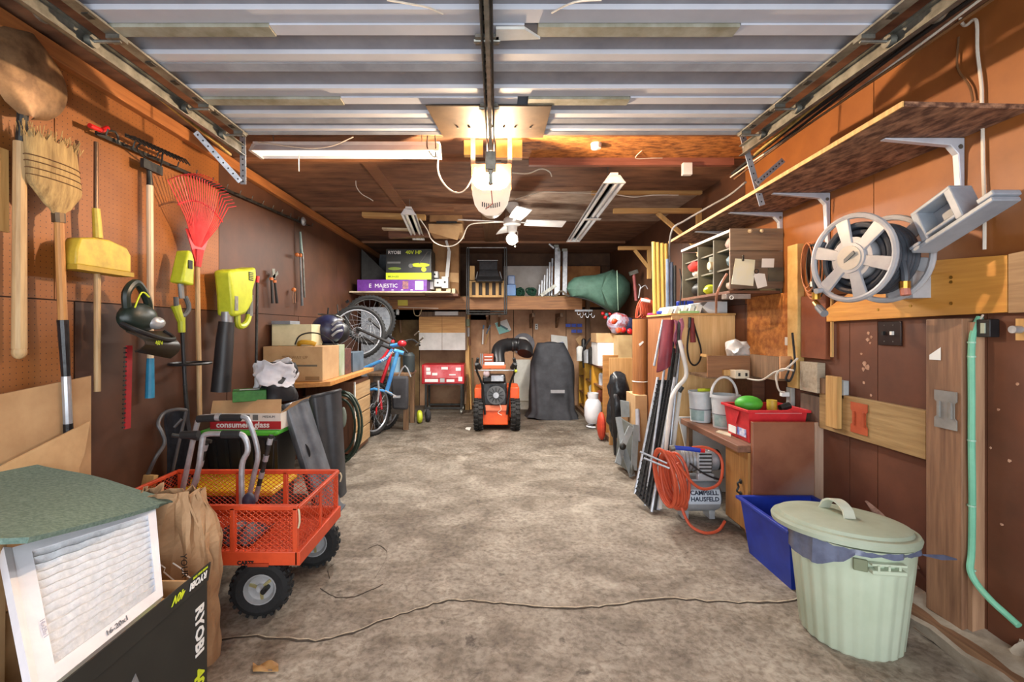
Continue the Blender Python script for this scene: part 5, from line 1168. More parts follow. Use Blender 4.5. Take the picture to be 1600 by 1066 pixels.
# papers and hand tools on the back wall
def flat(name, label, pts, m, D=7.80, th=.004, cat='paper'): return MB().prism([P(x,y,D) for x, y in pts], (0,th,0)).build(name, m, label=label, cat=cat, flat=True)
t = thing('square_paper', 'white and mint square paper with a ruler pinned on the back wall', 'paper', tuple(P(786,522,7.8)))
MB().prism([P(x,y,7.80) for x,y in ((773,505),(792,499),(799,516),(780,523))], (0,.003,0)).build('sheet', paperw, t, flat=True)
MB().prism([P(x,y,7.797) for x,y in ((773.5,506),(777,504),(795,516),(797,517.5),(780.5,522.5))], (0,.002,0)).build('mint_half', mat('mint_paper',(150,214,206),(136,200,192)), t, flat=True)
MB().prism([P(x,y,7.79) for x,y in ((777,507),(779,505.5),(794,513.5),(792,516))], (0,.005,0)).build('ruler', mat('teal_ruler',(90,130,136)), t, flat=True)
for px, y0, qx, y1, m_, lab in ((754,515,755,538,paperw,'white marker hanging on the back wall'),(758,517,764,538,pine,'wooden folding rule hanging beside the white marker'),(755,508,756,514,mat('blue_clip',(110,150,190)),'blue clip above the white marker'),(760,508,766,522,mat('blue_grey_tool',(110,130,150)),'blue grey brush hanging above the wooden rule'),):
    MB().beam(P(px,y1,7.79), P(qx,y0,7.79) if False else P(qx,y0,7.79), .025, .01, (0,1,0)).build('hung_tool', m_, label=lab, cat='tool')
t = thing('outlet_plate', 'white outlet plate on the back wall right of the flue opening', 'outlet', tuple(P(838,516,7.8)))
MB().bx(P(836,0,7.8).x,P(840.5,0,7.8).x,7.80,7.81,P(0,515,7.8).z,P(0,506,7.8).z).build('plate', paperw, t)
MB().bx(P(837.5,0,7.79).x,P(839,0,7.79).x,7.795,7.80,P(0,513,7.8).z,P(0,511.5,7.8).z).bx(P(837.5,0,7.79).x,P(839,0,7.79).x,7.795,7.80,P(0,509.5,7.8).z,P(0,508,7.8).z).build('socket', blackink, t, kind='stuff')
t = thing('framed_chart', 'white framed picture with blue drawing leaning behind the black cover', 'picture', tuple(P(874,560,7.6)))
MB().prism([P(x,y,7.70) for x,y in ((862,557),(861,523),(886,526),(888,557))], (0,.02,0)).build('frame', paperw, t)
MB().prism([P(x,y,7.69) for x,y in ((871,545),(871,536),(880,534),(884,548),(876,547))], (0,.005,0)).build('drawing', mat('blue_grey_print',(110,130,170),(150,160,190),scale=20), t, flat=True)
for k, (y0, x0) in enumerate(((506,884),(515,893))):
    t = thing('blue_packet', ('upper','lower')[k]+' row of blue blister packets pinned on the back wall', 'packet', tuple(P(895,y0+4,7.7)))
    for q_ in range(3-k): MB().bx(P(x0+q_*9,0,7.7).x,P(x0+7.5+q_*9,0,7.7).x,7.70,7.715,P(0,y0+5,7.7).z,P(0,y0,7.7).z).build('packet', mat('blue_print',(60,84,190),(90,110,210),scale=30), t)
for k, px in enumerate((760,778,828,869)):
    t_ = MB().bx(P(px,0,7.7).x,P(px+4,0,7.7).x,7.2,7.84,1.50,1.56).prism([(P(px,0,7.7).x,7.84,1.50),(P(px,0,7.7).x,7.84,1.32),(P(px,0,7.7).x,7.55,1.50)], (.04,0,0)).build('loft_bracket', oldwood, label='dark wooden bracket under the loft, '+('leftmost','second from left','third from left','rightmost')[k]+' of four', cat='bracket', group='wooden brackets under the loft')
t = thing('hook_cluster', 'cluster of chrome hooks hanging at the right end of the loft beam', 'hooks', tuple(P(912,497,6.85)))
for k in range(6):
    c = P(902+k*4.5,486+(k%2)*4,6.86); MB().tube([c, c+V((.0,-.02,-.05)), c+V((.025,-.03,-.06)), c+V((.035,-.03,-.03))], .005, 5, smooth=3).build('hook', alu, t)
MB().bx(P(898,0,6.87).x,P(926,0,6.87).x,6.865,6.885,P(0,487,6.87).z,P(0,484,6.87).z).build('plate', alu, t)
# flue opening and black elbow duct
t = thing('flue_opening', 'round grey flue plate with white ring in the back wall', 'wall flange', tuple(P(817,556,7.8)))
c = P(818,538,7.80); MB().cyl(c, c+V((0,.03,0)), .19, n=28).build('plate', mat('grey_round_plate',(128,128,136),(108,108,116)), t)
c = P(816,538,7.76); MB().ring(c, (0,1,0), .105, .02, 24, 8).build('ring', paperw, t); MB().cyl(c, c+V((0,.03,0)), .09, n=20).build('hole', blackink, t)
bp_ = mat('black_duct', (36,36,38), (26,26,28), rough=.35)
# snow blower, local frame: x right, y away from camera, origin on floor
t = thing('snow_blower', 'orange snow blower with black engine and knobbly tyres facing away', 'snow blower', (.0,6.05,0))
s_ = 121.
def S(px, py, D=5.9): return P(px, py, D)
for px in (748,805):
    c = V((S(px,0).x, 5.95, .20)); R = .195
    ty = MB().lathe([(R*.5,-.055),(R*.9,-.06),(R,-.04),(R,.04),(R*.9,.06),(R*.5,.055)], c, (1,0,0), 28, True).build('tyre', rubber, t)
    m = MB()
    for k in range(20):
        a = 2*PI*k/20
        for q_ in (-1,1): m.box(c+V((q_*.032, R*math.cos(a+q_*.08), R*math.sin(a+q_*.08))), (.055,.022,.022), Euler((a+PI/2,0,q_*.4)).to_matrix())
    m.build('tread_block', rubber, ty, kind='stuff', flat=True)
    MB().cyl(c-V((.03,0,0)), c+V((.03,0,0)), R*.55, n=16).build('wheel_rim', orangem, t)
sb = mat('snowblower_orange', (232,92,32), (206,76,26), rough=.4)
MB().bx(S(754,0).x,S(794,0).x,5.88,6.35,S(0,664).z,S(0,634).z).build('drive_housing', sb, t, bevel=.012)
MB().bx(S(745,0).x,S(812,0).x,6.4,6.85,.02,.50).build('auger_housing', sb, t, bevel=.02)
MB().bx(S(741,0).x,S(753,0).x,5.98,6.4,S(0,640).z,S(0,608).z).build('side_guard', sb, t, bevel=.01)
MB().bx(S(796,0).x,S(812,0).x,5.98,6.4,S(0,655).z,S(0,606).z).build('side_guard', sb, t, bevel=.02)
MB().bx(S(757,0).x,S(793,0).x,5.86,5.9,S(0,641).z,S(0,633).z).build('upper_plate', mat('faded_orange_plate',(226,130,96),(206,108,76)), t)
eng = MB().bx(S(752,0).x,S(792,0).x,5.9,6.3,S(0,634).z,S(0,598).z).build('engine', mat('dark_engine',(58,60,64),(34,36,38),rough=.4,metal=.4,scale=18), t, bevel=.02)
MB().bx(S(754,0).x,S(790,0).x,5.88,6.25,S(0,598).z,S(0,588).z).build('fuel_tank', black, t, bevel=.02)
MB().bx(S(767,0).x,S(787,0).x,5.87,5.90,S(0,596).z,S(0,586).z).build('muffler_guard', alu, t, bevel=.006)
c = S(775,617,5.86)
MB().lathe([(0,-.02),(.07,-.02),(.115,0),(.12,.04),(0,.04)], c, (0,-1,0), 24).build('recoil_cover', mat('grey_recoil',(96,98,100),(60,62,64),rough=.4,metal=.3), t)
m = MB()
for k in range(12):
    a = k*PI/6; m.beam(c+V((.045*math.cos(a),-.045,.045*math.sin(a))), c+V((.10*math.cos(a),-.042,.10*math.sin(a))), .01, .006, (0,1,0))
m.build('recoil_fins', black, t, kind='stuff'); MB().cyl(c+V((0,-.06,0)), c+V((0,-.02,0)), .036).build('recoil_hub', alu, t)
for sx in (-1, 1):
    pts = [S(775+sx*17,648,5.85), S(775+sx*20,620,5.85), S(775+sx*22,600,5.8), S(775+sx*30,580,5.7), S(775+sx*31,571,5.65)]
    MB().tube(pts, .014, 8, smooth=4).build('handle_tube', black, t)
    MB().tube([S(775+sx*31,572,5.65), S(775+sx*28,560,5.6)], .02, 8).build('grip', rubber, t)
    MB().tube([S(775+sx*25,575,5.66), S(775+sx*30,568,5.6)], .03, 8).build('lever_pivot', black, t)
MB().cyl(S(742,579,5.7), S(806,579,5.7), .008, n=6).build('cross_bar', alu, t)
MB().bx(S(754,0,5.75).x,S(790,0,5.75).x,5.75,5.90,S(0,576,5.75).z,S(0,571,5.75).z).build('dash_panel', sb, t, bevel=.004)
MB().bx(S(757,0,5.75).x,S(788,0,5.75).x,5.78,5.95,S(0,571,5.75).z,S(0,568,5.75).z).build('dash_label', paperw, t)
MB().bx(S(755,0,6.2).x,S(771,0,6.2).x,6.2,6.25,S(0,568,6.2).z,S(0,553,6.2).z).build('headlamp_panel', mat('brown_orange',(166,76,44),(130,56,32)), t, bevel=.006)
for py in (557,562): MB().bx(S(757,0,6.19).x,S(769,0,6.19).x,6.19,6.2,S(0,py+1.2,6.19).z,S(0,py,6.19).z).build('lamp_slot', paperw, t)
for px in (751,754): MB().tube([S(px,575,5.8), S(px,553,5.75)], .007, 6).build('shift_lever', alu, t)
MB().sph(S(806,580,5.65), .02).build('fuel_knob', lime, t)
MB().sph(S(760,584,5.8), (.04,.03,.045)).build('clear_knob', mat('pinkish_clear',(210,190,196)), t)
MB().tube([S(781,632,5.84), S(783,640,5.83), S(778,645,5.84), S(784,649,5.84)], .004, 5, smooth=4).build('loose_wire', whitecord, t)
# black chute elbow
MB().tube([S(779,570,6.3), S(778,552,6.4), S(782,543,6.5), S(793,539,6.6), S(808,539,6.65), S(820,541,6.6)], .095, 18, smooth=5).build('chute', bp_, t)
for f, (a, b) in enumerate((((792,539),(794,539)),((800,539),(802,539)),((809,539),(811,539)))): MB().tube([P(a[0],a[1],6.62), P(b[0],b[1],6.62)], .102, 18).build('chute_band', bp_, t)
MB().tube([P(817,540,6.6), P(821,546,6.5), P(820,553,6.45)], .10, 18, smooth=3, r2=.11).build('chute_outlet', bp_, t)
# white panel behind
MB().bx(P(803,0,7.5).x,P(829,0,7.5).x,7.50,7.52,.13,P(0,562,7.5).z).build('white_sheet', mat('off_white_panel',(214,212,202),(196,194,182),rough=.6), label='off white panel standing against the back wall right of the snow blower', cat='panel', bevel=.003)
MB().bx(P(803,0,7.4).x,P(834,0,7.4).x,7.44,7.54,0,.12).build('baseboard_back', mat('white_base_ledge',(200,196,184),(170,164,150)), kind='structure')
MB().prism([FL(727,671),FL(734,673),FL(736,669),FL(729,669)], (0,0,.01)).build('paper_scrap', paperw, label='small white paper scrap on the floor left of the snow blower', cat='scrap')
# covered barbecue
cm = mat('black_cover_fabric', (58,60,66), (40,42,47), rough=.75, scale=6, bump=.2)
t = thing('covered_barbecue', 'tall barbecue under a black fabric cover with grey tape strip', 'covered barbecue', (.83,6.75,0))
def bb_(u, v):
    a = v*2*PI; z = 1.10*u; w0 = .330-.02*u if u < .72 else .3156-.55*(u-.72)**1.15
    if u < .1: w0 += .06*(1-u/.1)
    d0 = .26-.05*u; cc, ss = math.cos(a), math.sin(a)
    x = math.copysign(abs(cc)**.55, cc)*w0; y = math.copysign(abs(ss)**.55, ss)*d0
    fold = .02*math.sin(a*9+u*4)*(1-u)*1.2+.015*NZ.noise(V((x*6,y*6,z*4)))
    if u >= .999: z -= .0
    return (.83-.03*(u>.62)*(u-.62)*2+x*(1+fold*2), 6.8+y*(1+fold*2), z+.03*math.sin(a*2)*(u<.05))
g_ = MB().sheet(bb_, 34, 72, .003)
g_.build('cover', cm, t)
MB().sph((.81,6.8,1.085),(.125,.16,.035)).build('cover_top', cm, t)
MB().bx(P(861,0,6.45).x,P(883,0,6.45).x,6.485,6.50,P(0,615,6.45).z,P(0,610,6.45).z).build('tape_strip', mat('silver_grey_strip',(150,150,154)), t)
# ---------------------------------------------------------------- right wall: long shelf on grey brackets
t = thing('wall_shelf', 'long strand board shelf on grey brackets high on the right wall', 'shelf', (1.75,2.9,2.1))
MB().hexa([(1.465,1.64,2.10),(1.948,1.66,2.10),(1.948,4.25,2.10),(1.61,4.25,2.10),(1.465,1.64,2.118),(1.948,1.66,2.118),(1.948,4.25,2.118),(1.61,4.25,2.118)]).build('shelf_board', mat('strand_board_dark',(172,128,98),(82,52,38),rough=.8,scale=11,stretch=(2.4,1,4),detail=6,lo=.40,hi=.68,bump=.2), t)
MB().beam((1.459,1.64,2.109),(1.604,4.25,2.109),.006,.02).build('edge_strip', pine, t)
shelf_bracket_m = mat('grey_enamel_bracket', (196,200,208), (172,176,186), rough=.35, metal=.2)
for y, r_, L_ in ((1.915,.31,.33),(2.68,.33,.33),(3.12,.31,.36),(3.72,.30,.33)):
    b_ = MB().prism([(1.948,y-.014,2.098),(1.948-L_,y-.014,2.098),(1.948-L_,y-.014,2.092),(1.93-.04,y-.014,2.066),(1.922,y-.014,2.03),(1.938,y-.014,2.098-r_),(1.948,y-.014,2.098-r_)], (0,.028,0)).build('bracket', shelf_bracket_m, t, bevel=.003)
    MB().cyl((1.93,y-.016,2.06),(1.93,y-.014,2.06),.01,n=10).build('rivet', steel, b_)
# wooden triangle brackets off the right wall
def tri(name, label, D, x0, xw, z, w_, drop):
    t = thing(name, label, 'bracket', (xw,D,z))
    MB().bx(x0,xw,D-.02,D+.02,z,z+.045).build('arm', pinex, t, bevel=.002)
    MB().beam((x0+(xw-x0)*.50,D-.005,z+.0),(xw-.0,D-.005,z-drop),.035,.03,(0,1,0)).build('brace', pine, t)
    MB().bx(xw-.045,xw,D-.021,D+.021,z-drop-.1,z).build('upright', pine, t, bevel=.002)
tri('wooden_bracket', 'large pine triangle bracket below the long tube light at right', 4.35, 1.115, 1.95, 2.405, .1, .36)
tri('wooden_bracket', 'small yellowish pine triangle bracket beside the standing poles', 5.7, 1.52, 1.93, 2.29, .1, .26)
# standing poles on top of the plywood cupboard
yl = wood('yellow_varnished_pole', (222,184,92), (190,150,62), 2)
for k, px in enumerate((1022,1028,1035,1041)):
    MB().tube([P(px+1,490.5,4.2), P(px-1,378+k,4.2)], .017, 8).build('yellow_pole', yl, label='yellow varnished wooden pole, '+('leftmost','second from left','third from left','rightmost')[k]+' of four standing on the cupboard', cat='pole', group='yellow poles on the plywood cupboard')
for k, (px, y0, m_) in enumerate(((1043,405,mat('blue_grey_tube',(120,134,156),(90,104,126))),(1049,410,mat('slate_tube',(84,92,108),(60,66,80))),(1054,415,darksteel))):
    MB().tube([P(px,490,4.12), P(px,y0,4.12)], .016, 8).build('metal_tube', m_, label=('pale blue grey tube right of the yellow poles','slate grey tube between the blue grey and dark tubes','dark steel tube at the right end of the standing tubes')[k], cat='tube')
for k, px in enumerate((1066,1071,1062)):
    MB().tube([P(px,490,4.05), P(px+2,455,4.05), P(px-4+k*5,420,4.05)], .006, 6).build('thin_rod', darksteel, label=('thin dark rod left of the cubby cabinet','middle thin dark rod beside the cubby cabinet','crooked thin rod nearest the grey tubes')[k], cat='rod')
# plywood cupboard
t = thing('plywood_cupboard', 'tall pale plywood cupboard with brown side standing against the right wall', 'cupboard', (1.68,4.2,0))
MB().bx(1.43,1.945,3.72,3.74,.0,1.415).build('front_panel', plyw, t, bevel=.002)
MB().bx(1.43,1.46,3.745,4.31,.0,1.41).build('side_panel', wood('brown_side_board',(170,112,68),(126,78,46),2), t)
MB().bx(1.462,1.94,3.745,4.30,.0,1.40).build('carcass', brownwood, t)
MB().bx(1.42,1.945,3.71,4.32,1.416,1.432).build('top', mat('ply_edge_top',(214,166,100),(184,136,78)), t)
MB().bx(1.44,1.95,3.715,3.72,.30,.305).build('joint_line', blackink, t)
t = thing('rolled_flooring', 'rounded upright roll of brown wood look sheet beside the plywood cupboard', 'roll', (1.42,4.95,0))
MB().cyl((1.39,4.42,.10),(1.39,4.42,1.40),.070,n=24).build('roll', wood('roll_wood_print',(176,118,66),(136,84,44),2), t)
MB().ring((1.39,4.42,.80),(0,0,1),.0705,.004,24,4).build('tape_band', paperw, t)
MB().prism([(1.355,4.345,1.16),(1.395,4.345,1.19),(1.405,4.345,1.18),(1.365,4.345,1.14)], (0,.004,0)).build('worn_patch', paperw, t)
MB().bx(1.31,1.47,4.34,4.50,0,.095).build('wood_block', kraftd, label='brown block under the upright roll of flooring', cat='block')
# things on top of the cupboard
t = thing('siding_stack', 'row of white zigzag profile pieces on top of the plywood cupboard', 'profile stack', (1.6,3.9,1.433))
wv = mat('white_vinyl', (228,230,230), (208,212,214), rough=.4)
MB().prism([(1.75,3.78,1.435),(1.91,3.78,1.435),(1.91,3.78,1.53),(1.75,3.78,1.53),(1.705,3.78,1.485)], (0,.5,0)).build('profile', wv, t)
for k in range(5):
    x = 1.70-.048*k; MB().prism([(x-.045,3.79+.03*k,1.435),(x-.008,3.79+.03*k,1.435),(x+.012,3.79+.03*k,1.50-.004*k),(x-.02,3.79+.03*k,1.515-.005*k)], (0,.25,0)).build('profile', wv if k % 2 == 0 else mat('pale_grey_vinyl',(196,204,206)), t)
MB().bx(1.50,1.66,3.735,3.775,1.434,1.452).build('green_profile', mat('pale_green_vinyl',(150,200,140)), label='pale green profile strip at the front of the white profiles', cat='strip')
for k, (x, y, z) in enumerate(((1.47,4.55,1.50),(1.33,4.3,1.436))):
    MB().bx(1.66,1.80,4.16,4.28,1.50,1.56).build('blue_clamp', bluep, label='blue plastic bar clamp behind the white profiles', cat='clamp', bevel=.01) if k == 0 else MB().bx(1.44,1.57,4.05,4.11,1.434,1.465).build('blue_clamp', bluep, label='blue plastic clamp foot at the base of the grey tubes', cat='clamp', bevel=.006)
MB().bx(1.66,1.80,4.17,4.28,1.434,1.4990).build('white_block', wv, label='white block under the blue bar clamp', cat='block')
MB().bx(1.425,1.54,4.22,4.31,1.434,1.452).build('pink_tray', mat('hot_pink_plastic',(226,64,140),(200,50,120),rough=.4), label='hot pink plastic tray on the far end of the cupboard top', cat='tray', bevel=.004)
t = thing('strap_and_handle', 'black strap loop with dark red handle hanging on the plywood cupboard front', 'strap', tuple(P(1085,570,3.7)))
MB().tube([P(1079,498,3.7),P(1076,520,3.7),P(1074,545,3.7),P(1078,565,3.7),P(1086,571,3.7),P(1094,562,3.7),P(1095,545,3.7),P(1088,520,3.7),P(1082,498,3.7)], .007, 6, smooth=4).build('strap', blackcord, t)
MB().tube([P(1081,497,3.69),P(1082,516,3.69),P(1083,535,3.69)], .016, 10, r2=.022).build('handle', mat('dark_red_leather',(134,48,46),(104,34,34)), t)
MB().tube([P(1078,496,3.68),P(1077,512,3.68)], .012, 8).build('clip', darksteel, t)
# cubby cabinet
t = thing('cubby_cabinet', 'grey brown cubby hole cabinet with notes pinned on its side, under the long shelf', 'cabinet', (1.75,3.3,1.55))
cg = wood('grey_brown_cabinet_board', (146,122,96), (112,90,70), 0); cgd = mat('olive_grey_partition', (108,104,86), (84,80,66))
zb0, zt0 = P(1120,458,3.1).z, P(1120,357,3.1).z
xf_, xr_ = P(1141,0,3.1).x, 1.945
MB().bx(xf_,xr_,3.10,3.115,P(0,392,3.1).z+.002,zt0).build('side_panel', cg, t)
MB().bx(xf_,xr_,3.10,3.115,zb0+.03,P(0,392,3.1).z-.002).build('side_panel', wood('darker_cabinet_board',(130,106,84),(96,78,62),0), t)
MB().bx(1.935,1.947,3.115,3.95,zb0,zt0-.02).build('back_panel', cgd, t)
ys_ = [3.10,3.36,3.62,3.92]
for k, y in enumerate(ys_[1:]): MB().bx(1.60,1.935,y,y+.012,zb0+.02,zt0-.03).build('partition', cgd, t)
MB().bx(1.59,1.935,3.116,3.93,zb0,zb0+.018).build('shelf', brownwood, t); MB().bx(1.60,1.935,3.116,3.93,zt0-.02,zt0-.005).build('top', cgd, t)
MB().bx(1.62,1.935,3.116,3.93,zb0+.17,zb0+.182).build('shelf', cgd, t); MB().bx(1.62,1.935,3.116,3.93,zb0+.31,zb0+.32).build('shelf', cgd, t)
MB().bx(1.59,1.60,3.11,3.93,zt0-.02,zt0-.003).build('edge_strip', paperw, t)
for px in (1172,1190): MB().sph(P(px,361,3.085), .014, 10, 6).build('knob', mat('pale_wood_knob',(214,190,150)), t)
MB().bx(P(1200,0,3.1).x,xr_,3.095,3.10,P(0,440,3.1).z,P(0,418,3.1).z).build('grey_patch', mat('green_grey_patch',(92,90,76),(76,74,62)), t)
def contents(lab, nm, c, r, m_, cat='cubby item', rot=None):
    MB().sph(c, r, 14, 8, rot).noise(.012, 22).build(nm, m_, label=lab, cat=cat)
X_ = 1.70
contents('tan leather work glove in the upper left cubby hole', 'work_glove', (X_,3.72,zt0-.075), (.06,.10,.045), mat('tan_glove',(206,166,126),(178,138,100),rough=.9), 'glove')
contents('red rag hanging from the left middle cubby hole', 'red_rag', (X_-.06,3.76,zb0+.27), (.05,.07,.045), mat('red_cloth',(206,60,50),(176,44,40),rough=.9), 'rag')
contents('white cloth in the far left middle cubby hole', 'white_cloth', (X_-.02,3.78,zb0+.218), (.06,.07,.035), mat('white_rag',(216,212,204),(190,186,178),rough=.9), 'rag')
contents('grey pink gloves stuffed in the upper right cubby hole', 'work_glove', (X_,3.24,zt0-.075), (.07,.09,.05), mat('grey_pink_glove',(180,160,152),(130,116,112),rough=.9,scale=20), 'glove')
contents('blue grey sanding sponge in the right middle cubby hole', 'sanding_sponge', (X_,3.24,zb0+.24), (.06,.08,.055), mat('blue_grey_sponge',(104,130,140),(80,100,110)), 'sponge')
contents('lime green measuring tape in the bottom middle cubby hole', 'measuring_tape', (X_-.04,3.55,zb0+.062), (.05,.05,.04), lime, 'measuring tape')
contents('dark grey tool bundle in the bottom left cubby hole', 'tool_bundle', (X_,3.80,zb0+.08), (.07,.09,.06), darksteel, 'tools')
contents('pale tangle of fittings in the bottom right cubby hole', 'fittings', (X_,3.22,zb0+.06), (.07,.09,.038), mat('beige_fittings',(176,160,140),(120,104,90),scale=40), 'fittings')
MB().cyl((X_-.03,3.47,zb0+.19),(X_-.03,3.47,zb0+.30),.05).build('grey_can', mat('olive_can',(108,112,98)), label='olive grey can in the middle cubby hole', cat='can')
MB().cyl((X_-.10,3.44,zb0+.232),(X_-.06,3.44,zb0+.232),.03).build('round_tin', mat('cream_tin',(214,190,150)), label='small round cream tin beside the olive can', cat='tin')
MB().cyl((X_,3.47,zb0+.022),(X_,3.47,zb0+.14),.05).build('grey_cup', mat('grey_cup_plastic',(140,142,138)), label='grey cup in the bottom middle cubby hole', cat='cup')
for nm, lab, pts, m_ in (('yellow_note','faded yellow note sheet clipped on the cubby cabinet side',((1149,404),(1180,406),(1177,447),(1143,444)),mat('faded_yellow_note',(232,224,170),(226,226,214),scale=3)),('white_card','small white card pinned at right on the cubby cabinet side',((1191,404),(1210,404),(1209,418),(1190,418)),paperw),('white_tag','tilted white tag hanging from keys on the cubby cabinet',((1177,428),(1186,427),(1195,428),(1199,447),(1184,451)),paperw)):
    MB().prism([P(x,y,3.085) for x, y in pts], (0,.003,0)).build(nm, m_, label=lab, cat='note', flat=True)
MB().tube([P(1161,399,3.08),P(1161,408,3.08)], .008, 6).build('bulldog_clip', darksteel, label='small clip holding the faded yellow note', cat='clip')
MB().ring(P(1182,424,3.07),(0,1,0),.014,.003,14,5).build('key_ring', darksteel, label='key ring on the nail above the tilted white tag', cat='key ring')
MB().bx(P(1134,0,3.1).x,P(1172,0,3.1).x,3.09,3.16,P(0,458,3.1).z-.04,P(0,458,3.1).z-.006).build('clear_box', mat('clear_grey_box',(150,142,136),(110,100,94),rough=.2), label='clear plastic box fixed under the cubby cabinet', cat='box', bevel=.003)
MB().ring(P(1143,465,3.05),(0,1,0),.012,.003,14,5).build('white_hook', paperw, label='white loop hook under the clear plastic box', cat='hook')
cord('copper_tube', 'copper coloured tube curving from the cubby hole down to the white profiles', [P(1136,428,3.05),P(1126,445,3.05),P(1120,462,3.1),P(1119,480,3.3),P(1119,489,3.5)], .008, mat('copper_tube',(196,140,110),(160,104,78),rough=.35), cat='tube')
# panels fixed on the right wall between cupboard and hose reel
def wallpanel(name, label, pxa, pxb, y0, y1, m_, off=.0, th=.018, cat='board'):
    Da, Db = (1.95-off)*F/(pxa-VX), (1.95-off)*F/(pxb-VX)
    za, zb_ = P(0,y0,(Da+Db)/2).z, P(0,y1,(Da+Db)/2).z
    return MB().bx(1.95-off-th,1.949-off,Db,Da,zb_,za).build(name, m_, label=label, cat=cat, bevel=.002)
wallpanel('strand_board', 'orange strand board square on the right wall under the cubby cabinet', 1171, 1240, 461, 556, mat('orange_strand_board',(200,132,62),(146,82,34),rough=.7,scale=22,lo=.35,hi=.65,bump=.15))
wallpanel('brown_board', 'smooth brown board right of the upright pine post on the right wall', 1259, 1298, 462, 560, mat('smooth_brown_board',(134,74,42),(116,60,34)), th=.03)
MB().beam(WR(1300,457,.02), WR(1300,558,.02), .012, .012).build('pale_edge_trim', pine, label='thin pale edge strip on the smooth brown board', cat='strip')
wallpanel('upright_post', 'upright pine post on the right wall left of the cord bundle', 1241, 1257, 383, 606, mat('pale_yellow_pine',(222,188,122),(190,150,84)), th=.045, cat='post')
wallpanel('white_tag_box', 'small white tag on the orange strand board', 1227, 1238, 527, 540, paperw, off=.02, th=.004, cat='tag')
# lower cleats and blocks
for lab, a, b, y0, y1, th, m_ in (('short grey wood block right of the upright pine post',1262,1290,566,612,.05,wood('grey_wood_block',(186,172,150),(150,136,114),0)),('short brown cleat above the long horizontal board',1290,1308,592,616,.035,oldwood),('white painted cleat right of the short pine batten',1309,1327,594,622,.03,mat('white_grey_cleat',(186,190,190),(160,164,164)))):
    wallpanel('wall_cleat', lab, a, b, y0, y1, m_, th=th, cat='wood block')
wallpanel('horizontal_board', 'long weathered horizontal board on the right wall with orange handle plate', 1288, 1457, 624, 690, wood('weathered_greenish_board',(176,146,98),(136,106,64),1), th=.03, cat='board')
wallpanel('grey_plank', 'dark grey plank behind the red bin on the right wall', 1258, 1288, 617, 662, wood('dark_grey_plank',(112,92,76),(80,64,54),2), th=.03, cat='board')
wallpanel('pine_batten', 'short upright pine batten nailed over the long horizontal board', 1298, 1316, 588, 668, pine, off=.032, th=.03, cat='batten')
def hplate(name, label, a, b, y0, y1, m_, off):
    t = thing(name, label, 'metal plate', tuple(WR((a+b)/2,y1,off)))
    Da, Db = (1.95-off)*F/(a-VX), (1.95-off)*F/(b-VX); D_ = (Da+Db)/2; z0, z1 = P(0,y1,D_).z, P(0,y0,D_).z; x = 1.95-off
    MB().prism([(x,Da,z0),(x,Db,z0),(x,Db,z0+.04),(x,Db+.01,z0+.05),(x,Db+.01,z1-.05),(x,Db,z1-.04),(x,Db,z1),(x,Da,z1),(x,Da,z1-.04),(x,Da-.01,z1-.05),(x,Da-.01,z0+.05),(x,Da,z0+.04)], (-.004,0,0)).build('plate', m_, t)
    for y in (Da-.025, Db+.02): MB().bx(x-.012,x-.004,y-.004,y+.004,z0+.045,z1-.045).build('raised_slot', m_, t)
hplate('wall_bracket_plate', 'orange painted metal plate on the long horizontal board', 1330, 1356, 630, 678, mat('orange_brown_paint',(190,92,54),(160,70,40),rough=.5), .032)
hplate('wall_bracket_plate', 'grey metal plate screwed on the tall post near the camera', 1461, 1496, 611, 670, mat('grey_painted_plate',(150,148,142),(122,118,112),rough=.5), .075)
# tall post
t = thing('wall_post', 'tall weathered post on the right wall standing on the sill', 'post', (1.91,1.9,.085))
MB().bx(1.878,1.949,1.845,2.0,.085,1.345).build('post', wood('weathered_post',(150,112,82),(104,72,52),2), t, bevel=.004)
MB().prism([(1.876,1.98,1.17),(1.876,1.93,1.17),(1.876,1.93,1.225),(1.876,1.98,1.19)], (-.001,0,0)).build('sticker', paperw, t)
MB().bx(1.90,1.949,1.825,1.844,.085,1.33).build('side_strip', wood('pale_side_strip',(180,142,110),(140,104,78),2), t)
# light switch
t = thing('light_switch', 'dark brown double switch plate on the right wall left of the tall post', 'light switch', tuple(WR(1390,540,.006)))
Da, Db = 1.945*F/(1373-VX), 1.945*F/(1409-VX); D_ = (Da+Db)/2; z0, z1 = P(0,540,D_).z, P(0,502,D_).z
MB().bx(1.940,1.9495,Db,Da,z0,z1).build('plate', mat('dark_brown_bakelite',(46,30,26),(34,22,20),rough=.3), t, bevel=.003)
for f, m_ in ((.70,black),(.32,paperw)): MB().bx(1.928,1.940,Db+(Da-Db)*f-.006,Db+(Da-Db)*f+.006,(z0+z1)/2-.008,(z0+z1)/2+.010).build('toggle', m_, t)
for f in (.70,.32):
    for z in (z0+.02, z1-.02): MB().cyl((1.9385,Db+(Da-Db)*f,z),(1.940,Db+(Da-Db)*f,z),.003,n=8).build('screw', steel, t)
t = thing('junction_box', 'black switch box with grey toggle beside the tall post top', 'electrical box', tuple(WR(1515,525,.02)))
MB().bx(1.91,1.949,1.77,1.82,1.27,1.34).build('box', black, t, bevel=.003); MB().bx(1.905,1.91,1.785,1.80,1.285,1.325).build('toggle', mat('pale_green_grey',(176,186,166)), t)
